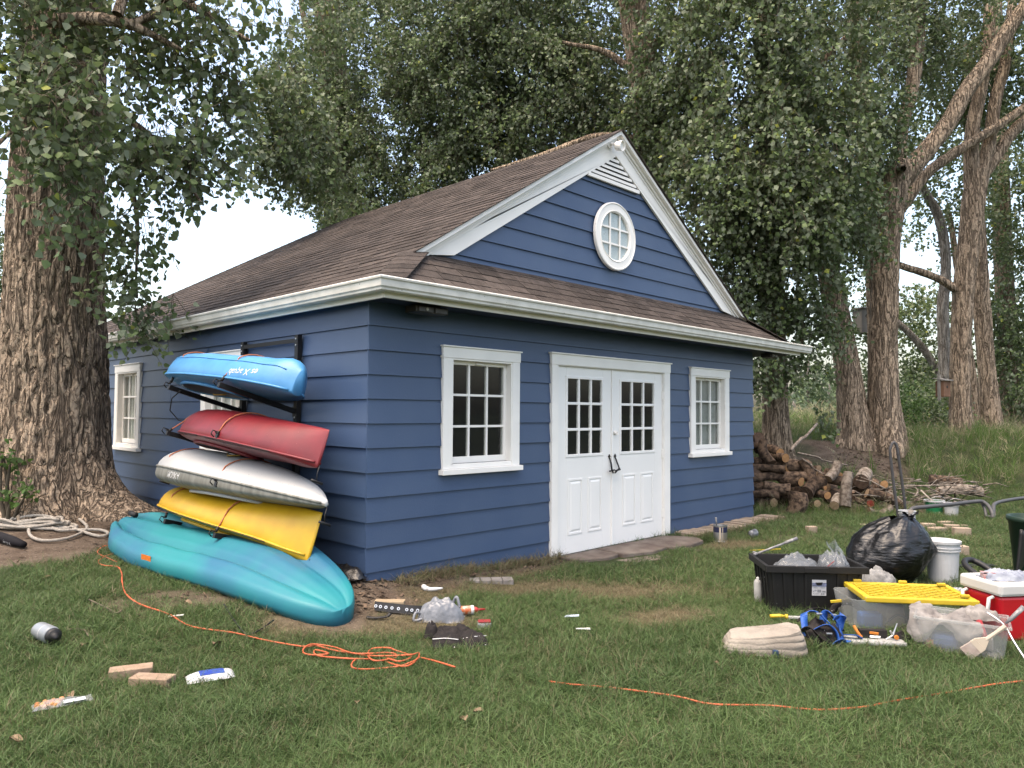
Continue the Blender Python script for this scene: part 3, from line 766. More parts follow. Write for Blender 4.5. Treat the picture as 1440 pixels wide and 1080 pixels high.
LEAF6 = (np.array([(0,0,0), (-.50,.22,-.10), (-.36,.58,-.07), (0,1.02,.02), (.36,.58,-.07), (.50,.22,-.10)]), np.array([(0,2,1), (0,3,2), (0,4,3), (0,5,4)]))
LEAF4 = (np.array([(0,0,0), (-.47,.33,-.10), (0,1.0,.0), (.47,.33,-.10)]), np.array([(0,2,1), (0,3,2)]))
def unit(v): return v/np.maximum(np.linalg.norm(v, axis=-1, keepdims=True), 1e-9)

def crown(parent, blobs, size, m, seed, shape=LEAF4, per=11, twigs=False, layers=3.2, gate=.47, spread=.09, slen=(.3,.55), name='crown', droop=.7, gfreq=1.0):
    """leaf sprigs filling ellipsoids; blob = (px, py, depth, rx, ry, rdepth[, density])"""
    g = np.random.default_rng(seed); Ps = []; Cs = []
    for b in blobs:
        px, py, d, rx, ry, rd = b[:6]; den = b[6] if len(b) > 6 else 1.0
        c = at(px, py, d); k = d/FOC; lp = size/k
        ns = int(layers*den*math.pi*rx*ry/(lp*lp*.42*per)*1.6)+2
        q = g.normal(size=(ns, 3)); q = unit(q)*g.random((ns, 1))**(1/2.6)
        p = c + q[:, :1]*rx*k*R3 + q[:, 1:2]*ry*k*U3 + q[:, 2:]*rd*F3
        nz = fbm(p[:, 0]*gfreq*1.5, p[:, 1]*gfreq*1.5, p[:, 2]*gfreq*1.5, seed % 7, 2)
        p = p[nz > gate-.06*g.random(len(p))]
        Ps.append(p); Cs.append(np.repeat(c[None], len(p), 0))
    P = np.concatenate(Ps); Cc = np.concatenate(Cs); ns = len(P)
    out = unit(P-Cc); D = unit(out*.7 + g.normal(size=(ns, 3))*.5 + np.array([0, 0, -droop]))
    Ln = g.uniform(*slen, size=ns)
    # leaves along each sprig
    t = np.linspace(.12, 1.0, per)[None, :]+g.uniform(-.05, .05, (ns, per))
    base = P[:, None, :]+D[:, None, :]*(Ln[:, None]*t)[..., None]
    base = base + np.array([0, 0, -.10])*(t**2*Ln[:, None])[..., None] + g.normal(size=(ns, per, 3))*spread*.5
    base = base.reshape(-1, 3); nL = len(base)
    tip = unit(g.normal(size=(nL, 3))*.75+np.array([0, 0, -.75])+np.repeat(D, per, 0)*.5)
    nrm = g.normal(size=(nL, 3))+np.array([0, 0, .55]); nrm = unit(nrm-tip*np.sum(nrm*tip, -1, keepdims=True)); side = np.cross(tip, nrm)
    s = size*g.uniform(.7, 1.25, nL)
    lv, lf = shape; nv = len(lv)
    V = base[:, None, :]+s[:, None, None]*(lv[None, :, :1]*side[:, None, :]+lv[None, :, 1:2]*tip[:, None, :]+lv[None, :, 2:]*nrm[:, None, :])
    F = (np.arange(nL)[:, None, None]*nv+lf[None]).reshape(-1, 3)
    patch = np.repeat(vnoise(P[:, 0]*.9, P[:, 1]*.9, P[:, 2]*.9, 40), per)  # clump-sized tone puts lit and dark masses into the leaf colour
    rnd = np.clip(.45*g.random(nL)+.75*(patch-.5)+.28, 0, 1); rnd = np.where(g.random(nL) > .985, 1.0, rnd*.9)
    o = np_mesh(name, V.reshape(-1, 3)-np.array(parent.location), F, m, {'rnd': np.repeat(rnd, nv)}, parent=parent)
    if twigs:
        e = P+D*Ln[:, None]+np.array([0, 0, -.10])*Ln[:, None]; a = unit(np.cross(D, g.normal(size=(ns, 3)))); b2 = np.cross(D, a)
        ring = [np.cos(x)*a+np.sin(x)*b2 for x in (0, 2.094, 4.189)]
        s0 = P-D*.12
        VV = np.stack([s0+.0045*r_ for r_ in ring]+[e+.002*r_ for r_ in ring], 1)
        FF = (np.arange(ns)[:, None, None]*6+np.array([(0,1,4), (0,4,3), (1,2,5), (1,5,4), (2,0,3), (2,3,5)])[None]).reshape(-1, 3)
        tag(np_mesh('twigs', VV.reshape(-1, 3)-np.array(parent.location), FF, twigm, parent=parent), kind='stuff')
    return o
def pxpath(pts, d): return [at(x, y, dd if dd else d) for x, y, dd in [(p+(None,))[:3] for p in pts]]
def tree(label, base_px, d, trunk_px, rad_px, name='cottonwood_tree', m=None, around=72, step=.06, amp=.022, flare=.16, seed=1, roots=None, group='tall cottonwoods along the bank', kf=9, zg=None):
    k = d/FOC; P = pxpath(trunk_px, d); b0 = P[0].copy()
    z_ = gzf(b0[0], b0[1])
    t = thing(name, label, 'tree', (b0[0], b0[1], z_), 0, group)
    P = [np.array([b0[0], b0[1], z_-.25])]+P[(0 if P[0][2] > z_+.1 else 1):]
    rr = [rad_px[0]*k]+[r*k for r in rad_px[(len(rad_px)-len(P)+1):]]
    V, F = loft_trunk(P, rr, around, step, amp, kf, seed, roots or [(a, .45, .8) for a in (seed, seed+1.9, seed+4.1)], flare, z_)
    np_mesh('trunk', V-np.array(t.location), F, m or bark, smooth=True, parent=t)
    return t
def arms(t, lst, d, **k):
    for i, (pts, rad) in enumerate(lst):
        limb('branch', t, pxpath(pts, d), [r*d/FOC for r in rad], seed=i+int(d*10), **k)

# ---- the big cottonwood beside the house -----------------------------------------------------------
D1 = 9.2; c1 = at(78, 480, D1); zg1 = gzf(c1[0], c1[1])
t1 = thing('cottonwood_tree', 'massive old cottonwood with flared roots beside the left wall of the house', 'tree', (c1[0], c1[1], zg1))
k1 = D1/FOC
def az(dx, dy): v = RGT*dx+FWD*dy; return math.atan2(v[1], v[0])
P1 = [np.array([c1[0], c1[1], zg1-.25]), np.array([c1[0], c1[1], zg1+.5]), at(78, 560, D1), at(77, 400, D1), at(82, 250, D1), at(90, 60, D1), at(100, -150, D1), at(105, -500, D1)]
V, F = loft_trunk(P1, [.64, .64, .60, .535, .49, .45, .40, .32], 260, .022, .050, 6.5, 2,
                  [(az(1, -.1), .42, 1.25), (az(.45, -1), .35, .45), (az(-.6, -.8), .5, .30), (az(-1, .3), .5, 1.0), (az(.2, 1), .6, .8)], .62, zg1)
np_mesh('trunk', V-np.array(t1.location), F, bark, smooth=True, parent=t1)
arms(t1, [([(88,10,8.6),(60,28,8.0),(85,30,7.7),(150,22,7.6),(180,35,7.7),(215,45,7.9),(260,75,8.1)], [9,9,8,7,6,4,2]),
          ([(165,22,7.6),(175,-10,7.6),(190,-60,7.8)], [6,5,4]),
          ([(180,35,7.7),(210,25,7.9),(260,0,8.1),(310,-10,8.3)], [5,4,3,2]),
          ([(90,-10,8.6),(170,-20,8.5),(280,10,8.4),(350,60,8.3)], [10,8,5,2]),
          ([(95,80,8.4),(150,150,8.2),(215,190,8.3),(260,250,8.4),(285,290,8.4)], [7,5,4,2.5,1.5]),
          ([(100,60,8.6),(165,190,8.7),(195,300,8.7),(190,420,8.7)], [6,4,2.5,1.5]),
          ([(70,120,8.2),(58,150,7.6),(64,190,7.3),(78,250,7.2),(90,300,7.2)], [4,3.5,2.5,2,1.2]),
          ([(60,140,7.6),(40,160,7.3),(10,190,7.1),(-30,230,7.0)], [3,2.5,2,1.5])], D1, amp=.006, around=12, step=.06)
crown(t1, [(30,20,8.0,110,50,.8,.9), (20,100,7.5,60,45,.4,.9), (85,95,7.3,60,35,.35,.55), (60,165,7.1,75,40,.35,.75), (115,130,7.2,60,40,.3,.7), (130,180,7.3,45,40,.3,.6), (70,225,7.0,40,30,.25,.4), (110,265,7.2,24,45,.2,.5), (65,300,7.15,22,30,.2,.4), (135,235,7.4,22,35,.2,.4),
            (190,40,8.3,65,45,.7,.55), (250,15,8.4,70,30,.7,.75), (330,12,8.5,45,20,.5,.55), (290,60,8.5,55,35,.6,.6), (180,100,8.3,30,40,.4,.35), (215,60,8.3,40,30,.4,.4), (290,115,8.5,45,35,.5,.6), (325,95,8.7,28,28,.4,.6),
            (205,180,8.4,60,35,.5,.8), (175,225,8.5,35,40,.4,.8), (250,200,8.4,55,35,.5,.85), (290,225,8.4,35,35,.4,.65), (215,255,8.5,50,35,.45,.75), (185,305,8.6,35,40,.35,.8), (170,355,8.6,22,35,.3,.85), (215,320,8.6,25,30,.3,.35), (180,405,8.6,26,30,.3,.9), (195,440,8.5,20,22,.25,.9), (245,424,8.3,13,9,.15,.8), (255,285,8.4,20,28,.3,.4),
            (305,170,8.5,40,35,.5,.65), (60,-70,8.0,220,80,1.2,.6), (330,-60,8.6,120,50,1.0,.35)],
      .080, leafA, 11, LEAF6, per=10, twigs=True, layers=2.3, gate=.40, gfreq=1.5)

# ---- cottonwoods behind and beside the house ----------------------------------------------------------
ta = tree('cottonwood hidden behind the house, its crown dark above the left end of the ridge', None, 21.5, [(475,560),(480,300),(470,120),(450,-80),(440,-300)], [26,24,20,16,8], seed=3, group=None, around=40, step=.15)
arms(ta, [([(478,200),(450,120),(410,105),(375,125)], [8,6,4,2]), ([(470,120),(440,60),(425,20),(420,-40)], [8,6,4,2])], 21.0, around=10)
crown(ta, [(372,118,13,32,32,.6,.75), (412,125,13,46,34,.8,.9), (365,185,13,36,38,.6,.8), (425,190,13.3,55,42,.8,.9), (400,240,13.3,42,26,.6,.7), (455,245,13.6,45,32,.7,.8), (440,55,14,36,26,.6,.7), (478,20,14,40,30,.7,.8), (478,285,15,40,22,.6,.8), (345,225,12.5,26,20,.5,.5), (430,130,20,60,50,1.5,.8), (400,110,20,35,28,1,.7), (470,75,20.5,70,60,1.8,.9), (410,200,20,48,45,1.2,.75), (470,200,20.5,80,70,1.8), (440,255,20,50,35,1.2,.7), (485,285,20.5,45,30,1.2,.8), (540,60,20,90,90,2), (545,190,20,100,100,2), (500,-30,20.5,90,70,2,.8), (580,270,20,90,60,1.5,.8), (530,305,20,50,30,1.2,.8), (490,310,20.5,40,16,1,.8)],
      .085, leafA, 12, twigs=True, layers=2.7, gate=.47, gfreq=.8)
tb = tree('cottonwood with a bare orange-brown trunk high above the gable peak', None, 15.8, [(930,590),(922,400),(912,200),(905,100),(893,20),(884,-60),(880,-300)], [24,23,22,21,21,20,14], seed=4, group=None, around=64, step=.08)
arms(tb, [([(905,110),(850,70),(790,60)], [6,4,2]), ([(900,80),(960,30),(1020,10)], [8,5,2]), ([(912,200),(840,190),(760,220),(690,240)], [8,6,4,2])], 15.8, around=10)
crown(tb, [(640,110,18.5,110,120,1.8), (720,60,18,110,100,1.8), (730,200,18,110,80,1.6), (640,230,18.5,80,70,1.5,.9), (800,130,17.5,100,110,1.6), (700,-60,18,180,70,1.8,.8), (830,50,17.2,70,90,1.4), (800,250,17.5,70,40,1.2,.7), (870,200,16.8,80,70,.8,.85), (960,80,14.6,70,110,1.3), (990,210,14.6,70,90,1.2), (935,170,15.3,60,70,.6,.8), (950,-40,15,130,60,1.5,.7)],
      .086, leafA, 13, twigs=True, layers=3.6, gate=.46, gfreq=.8)
tc_ = tree('cottonwood standing by the right corner of the house, its low boughs hanging under the eave', None, 15.0, [(1092,612),(1090,560),(1086,420),(1080,250),(1075,100),(1070,-200)], [19,17,16,15,13,8], seed=5, group=None)
arms(tc_, [([(1086,400),(1110,430),(1130,470),(1120,520)], [6,5,4,2]), ([(1080,250),(1030,210),(990,200)], [7,5,2]), ([(1078,180),(1130,120),(1180,60),(1240,15)], [7,5,4,2])], 14.6, around=10)
crown(tc_, [(1040,60,13.8,90,90,1.3), (1060,190,13.2,85,90,1.1), (1010,260,13.6,60,80,1.0), (1090,300,13.4,90,80,1.1), (1140,200,13.4,80,90,1.2), (1150,70,13.8,100,90,1.4), (1040,380,14,50,60,.8,.9), (1110,370,14,70,60,1.0,.75), (1085,455,14.2,55,40,.8,.8), (1150,455,14.2,50,28,.7,.75), (1085,510,14.3,45,28,.6,1), (1070,545,14.3,28,22,.5,1), (1130,500,14.3,40,30,.6,.8), (1160,560,14.5,10,45,.3,.6), (1165,300,14.2,60,70,1.0,.8), (1120,-50,13.8,170,60,1.6,.7), (1200,330,15,40,60,.8,.6)],
      .088, leafA, 14, twigs=True, layers=3.6, gate=.46, gfreq=.9)

# ---- the bank trees ----------------------------------------------------------------------------------
GB = 'tall cottonwoods along the bank'
t2 = tree('forked cottonwood on the bank with a thick limb slanting up to the right', None, 16.0, [(1246,612),(1242,560),(1242,480),(1245,400),(1247,330),(1254,280),(1261,240),(1264,222)], [25,20.5,18,17,18,20,19,12], m=bark2, seed=6, flare=.24, zg=0)
arms(t2, [([(1258,262),(1264,225),(1267,185),(1284,119),(1290,60),(1289,0),(1285,-80)], [13,11,8,9,10,10,9]),
          ([(1262,262),(1279,240),(1313,200),(1337,169),(1358,127),(1390,87),(1411,50),(1445,5),(1500,-70)], [14,14,12,11.5,11,10.5,10,9.5,8]),
          ([(1262,240),(1268,238,15.7),(1270,237,15.5)], [6,4.5,4])], 16.0, around=40, step=.06, amp=.02, m=bark2)
crown(t2, [(1200,60,15.2,70,90,1.2,.9), (1230,170,15.5,45,70,.8,.8), (1260,40,16.5,60,60,1.0,.8), (1300,70,17,50,60,1,.6), (1210,280,16.4,40,60,.7,.6), (1340,60,18,60,50,1,.5), (1420,-20,16,60,40,1,.8), (1280,-50,16,130,50,1.4,.8)], .080, leafA, 15, twigs=True, gate=.45, layers=2.9)
t2l = tree('cottonwood leaning left out of the same root as the forked one', None, 16.1, [(1203,612),(1197,559),(1187,483),(1169,400),(1160,360),(1142,290),(1120,200),(1100,60)], [22,18.5,15.5,15,13,12,10,7], m=bark2, seed=7, flare=.2)
t2b = tree('brown cottonwood stem close behind the forked trunk', None, 17.3, [(1240,600),(1234,400),(1229,300),(1224,240),(1214,150),(1200,0)], [16,15,14,13,12,9], m=bark2, seed=8)
arms(t2b, [([(1232,330),(1260,300),(1279,277),(1297,248),(1324,227),(1353,208),(1400,180),(1450,145)], [9,8.5,8,7.5,7,7,6.5,6])], 17.3, around=24, step=.08, amp=.015, m=bark2)
t3 = tree('cottonwood with a birdhouse, splitting into upright stems above', None, 17.6, [(1351,618),(1350,560),(1350,513),(1354,413),(1362,347),(1369,280),(1376,240)], [14,13,12.5,13,13,14.5,13], m=bark2, seed=9, flare=.14)
arms(t3, [([(1368,290),(1366,230),(1366,185),(1379,127),(1390,66),(1392,-40)], [11,10,9,8.5,8,6]), ([(1374,270),(1386,225),(1392,198),(1400,137),(1414,92),(1424,0)], [11,9.5,8.5,8,7,6]),
          ([(1380,250),(1400,222),(1419,190),(1440,169),(1480,140)], [8,8,8,7.5,7]), ([(1350,412),(1338,402),(1318,390),(1300,384),(1264,373)], [6,5.5,5,5,4.5])], 17.6, around=28, step=.07, amp=.016, m=bark2)
t4 = tree('slimmer cottonwood leaning left behind the birdhouse tree', None, 19.2, [(1398,615),(1387,513),(1379,413),(1377,347),(1372,280),(1366,200),(1360,60)], [13.5,10.5,11,9.5,9,8,6], m=bark2, seed=10)
t5 = tree('thin grey bent tree behind the birdhouse', None, 21.0, [(1330,600),(1327,480),(1325,430),(1331,380),(1328,340),(1320,300),(1300,270),(1280,200)], [8,7.5,7.5,6.5,6.5,6,5,3], m=barkg, seed=11, around=32, step=.1)
t6 = tree('dark stem leaning behind the birdhouse tree', None, 22.0, [(1378,607),(1368,540),(1362,500),(1350,400),(1335,300)], [8,6.5,6,5,3], seed=12, around=24, step=.12)
t9 = tree('leaf-wrapped cottonwood at the right end of the row', None, 23.0, [(1426,603),(1420,500),(1412,400),(1408,280),(1402,100),(1400,-60)], [17,13,12,11,9,6], m=bark2, seed=13, around=32, step=.12)
t10 = tree('grey leaning tree seen between the forked trunk and the birdhouse', None, 24.0, [(1345,600),(1323,527),(1295,485),(1267,457),(1230,430)], [6,5,5,4.5,3], m=barkg, seed=14, around=20, step=.15)
crown(t3, [(1360,90,18.5,60,80,1.2,.7), (1420,130,18.5,50,60,1,.7), (1390,30,18,70,50,1,.6), (1430,60,18,50,60,1,.6)], .09, leafA, 16, gate=.45, layers=3.0)
crown(t4, [(1330,230,21,60,70,1.4,.75), (1300,170,20,50,50,1.2,.7), (1380,170,21,50,50,1.2,.6), (1310,320,22,45,30,1.2,.35)], .095, leafA, 17, gate=.46, layers=3.2)
crown(t9, [(1420,290,22,50,70,1.2,.8), (1425,420,22.5,40,90,1.2,.95), (1430,520,22.5,40,60,1.1,1), (1380,470,24,30,70,1.2,.6), (1440,200,22,50,60,1.2,.7)], .10, leafA, 18, gate=.44, layers=2.8)
crown(t10, [(1300,450,25,45,30,1.5,.8), (1290,520,25,45,60,1.5,1), (1260,420,26,35,25,1.2,.4), (1330,420,25,40,40,1.3,.5)], .11, leafA, 19, gate=.44, layers=3.2)
crown(t2l, [(1130,300,16.8,50,50,.8,.7), (1150,420,17.5,35,25,.6,.5), (1180,200,16.5,50,70,.8,.8), (1215,420,18.5,22,60,.8,.75), (1210,520,19,18,50,.8,.6)], .088, leafA, 20, gate=.44, layers=2.6)

# ---- bushes, far trees ---------------------------------------------------------------------------------
def bush(label, px, py, d, blobs, size, m, seed, name='bush', cat='bush', group=None, **k):
    b = at(px, py, d); t = thing(name, label, cat, (b[0], b[1], gzf(b[0], b[1])), 0, group)
    for i in range(5):
        e = at(blobs[i % len(blobs)][0], blobs[i % len(blobs)][1], blobs[i % len(blobs)][2])
        limb('stem', t, [np.array(t.location)-np.array([0, 0, .1]), np.array(t.location)*.5+e*.5+rng.normal(size=3)*.05, e], [.03, .02, .01], 8, .2, 0, twigm, i)
    crown(t, blobs, size, m, seed, name='foliage', **k); return t
bush('bright green bush at the foot of the forked cottonwood', 1268, 600, 18.5, [(1266,590,18.5,22,22,.5,1.2), (1285,605,18.2,24,16,.5,1), (1275,565,18.8,12,14,.3,.8)], .07, leafB, 31, layers=3, droop=-.3)
bush('dark leafy shrub below the birdhouse', 1305, 600, 20, [(1312,575,20,32,30,.7,1.2), (1300,600,19.5,30,20,.6,1.1), (1325,600,19,22,18,.5,1)], .08, leafA, 32, layers=3, droop=-.2)
bush('dark shrub growing between the two right-hand trunks', 1410, 560, 25, [(1400,560,25,25,30,.8,1), (1435,560,25,30,40,.8,1.1)], .10, leafA, 33, layers=3, droop=-.2)
bush('leafy sprouts growing at the foot of the massive cottonwood', 15, 705, 8.3, [(5,642,8.3,12,10,.10,.9), (16,650,8.25,7,6,.08,.7), (24,693,8.2,13,9,.10,.9), (35,700,8.15,7,6,.08,.7)], .055, leafB, 34, 'sapling', 'sprouts', layers=2.2, per=6, slen=(.08,.18), spread=.05, gate=.3, shape=LEAF6, droop=-.2)
FARL = ['tallest pale far tree across the meadow left of the leaning trunk', 'slim far tree just right of the house corner', 'far tree close to the left edge of the leaning trunk', 'pale round far tree low over the meadow by the house corner', 'small far bush low before the leaning trunk', 'hazy far tree between forked trunk and birdhouse, the taller one', 'hazy far tree just left of the birdhouse trunk', 'pale far tree right of the last bank trunk']
for i, (px, d, w, h, den) in enumerate([(1135,66,26,100,.6), (1105,62,22,60,.7), (1165,72,22,60,.9), (1115,52,16,26,1), (1180,50,18,22,1), (1290,70,35,70,.8), (1330,64,28,55,.9), (1432,66,40,95,.9)]):
    b = at(px, 585, d); zb = gzf(b[0], b[1])
    t = thing('far_tree', FARL[i], 'tree', (b[0], b[1], zb), 0, 'trees far across the meadow')
    limb('trunk', t, [np.array([b[0], b[1], zb-.2]), at(px, 585-h*.5, d), at(px+3, 585-h*.9, d)], [.25, .18, .06], 8, .5, .02, barkg, i)
    crown(t, [(px, 585-h*.62, d, w, h*.40, 2.5, den), (px-w*.4, 585-h*.35, d, w*.6, h*.25, 2, den), (px+w*.4, 585-h*.4, d, w*.6, h*.3, 2, den)], .34, leafF, 50+i, per=8, slen=(.6,1.4), spread=.5, gate=.42, layers=2.4, gfreq=.35, droop=.2)
for i, (px, py, d, rx, ry) in enumerate([(-50,345,17,58,90)]):
    b = at(px, 600, d); zb = gzf(b[0], b[1])
    t = thing('leafy_tree', ['leafy tree glimpsed past the left side of the massive trunk', 'low dark tree behind the massive trunk'][i], 'tree', (b[0], b[1], zb))
    limb('trunk', t, [np.array([b[0], b[1], zb-.2]), at(px, py, d)], [.2, .1], 10, .3, .02, bark, i)
    crown(t, [(px, py, d, rx, ry, 1.5, 1)], .09, leafA, 70+i, layers=3, gate=.42)

# ---- birdhouse and the grey box ---------------------------------------------------------------------------
cedar = mat('cedar box', (.30,.17,.11), .85, .2, var=.35, scale=6, stretch=(1,1,.2)); greyw = mat('weathered board', (.33,.31,.28), .9, .2, var=.3, scale=6, stretch=(1,1,.2))
p = at(1326, 546, 17.25); bh = thing('birdhouse', 'reddish wooden birdhouse nailed to a trunk on the bank', 'birdhouse', tuple(p), FACE+.5)
k = 17.25/FOC
MB().box(-.13, .13, -.10, .10, -.20, .17).build('body', cedar, bh, bevel=.006)
MB().hexa([(-.18,-.15,.172),(.17,-.15,.172),(.17,.13,.22),(-.18,.13,.22),(-.18,-.15,.195),(.17,-.15,.195),(.17,.13,.243),(-.18,.13,.243)]).build('roof', greyw, bh)
MB().box(-.17, -.132, -.03, .03, -.28, .32).build('back_board', greyw, bh); MB().lathe([(.03, 0), (.03, .004)], 12, M=Matrix.Translation((0, -.101, .03)) @ Matrix.Rotation(R(90), 4, 'X')).build('entrance_hole', darkin, bh)
p = at(1213, 458, 18.2); gb_ = thing('owl_box', 'tall grey wooden nest box beside the forked trunk', 'nest box', tuple(p), FACE+.3)
MB().box(-.16, .16, -.15, .15, -.20, .40).build('body', greyw, gb_, bevel=.006)
MB().box(-.20, .20, -.20, .17, .401, .43).build('roof', greyw, gb_); MB().lathe([(.05, 0), (.05, .004)], 12, M=Matrix.Translation((0, -.151, .22)) @ Matrix.Rotation(R(90), 4, 'X')).build('entrance_hole', darkin, gb_)
# ================================================================== kayaks and their rack
from mathutils.bvhtree import BVHTree
def plastic(name, c, c2=None, rough=.46, **k): return mat(name, c, rough, .5, col2=c2 or tuple(v*.82 for v in c), scale=5, bump=.04, bscale=30, **k)
kblue = plastic('blue hull', (.085,.33,.66), (.065,.27,.56)); kred = plastic('red hull', (.22,.009,.017), (.16,.008,.014), speck=((.45,.15,.15), 120, .74))
kwhite = mat('white hull', (.52,.53,.525), .45, .5, var=.06, scale=4, speck=((.10,.10,.09), 75, .70), bump=.05, bscale=40); kgrey = mat('grey rubber side', (.28,.28,.25), .6, .4, col2=(.17,.17,.145), scale=3, stretch=(1,6,1))
kyel = plastic('yellow hull', (.72,.44,.012), (.62,.36,.010), speck=((.25,.16,.02), 60, .73)); kturq = mat('turquoise hull', (.020,.235,.265), .5, .35, col2=(.026,.150,.255), scale=1.1, lo=.42, hi=.62, bump=.05, bscale=30)
rub = mat('black rubber', (.010,.010,.011), .55, .4, var=.2); cordm = mat('orange bungee', (.50,.13,.04), .6, .3, col2=(.55,.22,.12), scale=60); whitet = mat('white print', (.80,.80,.80), .5, .4, var=.1)

def smooth_interp(st, n):
    st = np.array(st, float); s = np.linspace(0, 1, n); s = .5-.5*np.cos(np.pi*s); out = []
    for k in range(1, st.shape[1]):
        x, y = st[:, 0], st[:, k]; m = np.gradient(y, x); i = np.clip(np.searchsorted(x, s)-1, 0, len(x)-2)
        h = x[i+1]-x[i]; t = (s-x[i])/h
        out.append((2*t**3-3*t**2+1)*y[i]+(t**3-2*t**2+t)*h*m[i]+(-2*t**3+3*t**2)*y[i+1]+(t**3-t**2)*h*m[i+1])
    return s, np.array(out).T
def hull_mesh(L, st, n=44, m=26, e=2.5, e2=1.7, split=False):
    """station: s, halfwidth, height above the gunwale, depth below it, gunwale rise"""
    s, q = smooth_interp(st, n); mb = MB(); V = []
    for si, (w, h, d, g0) in zip(s, q):
        w = max(w, .006); h = max(h, .006); d = max(d, .006)
        for k in range(m):
            a = 2*math.pi*k/m; c, sn = math.cos(a), math.sin(a)
            if sn >= 0: x = w*math.copysign(abs(c)**(2/e), c); z = g0+h*abs(sn)**(2/e)
            else: x = w*math.copysign(abs(c)**(2/e2), c); z = g0-d*abs(sn)**(2/e2)
            V.append((x, -si*L, z))
    f = []; mi = []
    for i in range(n-1):
        for k in range(m):
            k2 = (k+1) % m; f.append((i*m+k, i*m+k2, (i+1)*m+k2, (i+1)*m+k)); mi.append(1 if (split and k >= m//2) else 0)
    f += [tuple(range(m))[::-1], tuple(range((n-1)*m, n*m))]; mi += [0, 0]
    mb.add(V, f); mb.m = mi
    mb.s, mb.q, mb.L, mb.mm = s, q, L, m
    return mb
def place(o, A, B, tau):
    A, B = Vector(A), Vector(B); u = (B-A).normalized()
    no = Vector((-1, 0, 0)); no = (no-u*no.dot(u)).normalized(); up = u.cross(no)*-1
    if up.z < 0: up = -up
    v = no*math.cos(tau)+up*math.sin(tau); y = -u; w = v.cross(y)
    o.matrix_world = Matrix(((v[0],y[0],w[0],A[0]), (v[1],y[1],w[1],A[1]), (v[2],y[2],w[2],A[2]), (0,0,0,1)))
def decal(txt, o, obj_, pos, xdir, ydir, size, m, name='lettering', off=.003):
    """letters laid onto the surface of obj_ (local frame of the thing)"""
    cu = bpy.data.curves.new(name, 'FONT'); cu.body = txt; cu.size = size; cu.align_x = 'CENTER'; cu.resolution_u = 3
    tmp = bpy.data.objects.new('tmp', cu); COL.objects.link(tmp)
    bpy.context.view_layer.update(); dg = bpy.context.evaluated_depsgraph_get(); me = bpy.data.meshes.new_from_object(tmp.evaluated_get(dg)); bpy.data.objects.remove(tmp)
    me.materials.clear(); me.materials.append(m)
    X, Yv = Vector(xdir).normalized(), Vector(ydir).normalized(); Nn = X.cross(Yv).normalized(); P = Vector(pos)
    bv = BVHTree.FromPolygons([v.co for v in obj_.data.vertices], [p.vertices for p in obj_.data.polygons])
    for v in me.vertices:
        p = P+X*v.co.x+Yv*v.co.y; hit = bv.ray_cast(p+Nn*.4, -Nn)
        v.co = (hit[0]+Nn*off) if hit[0] is not None else p
    t = bpy.data.objects.new(name, me); COL.objects.link(t); t.parent = o
    return t
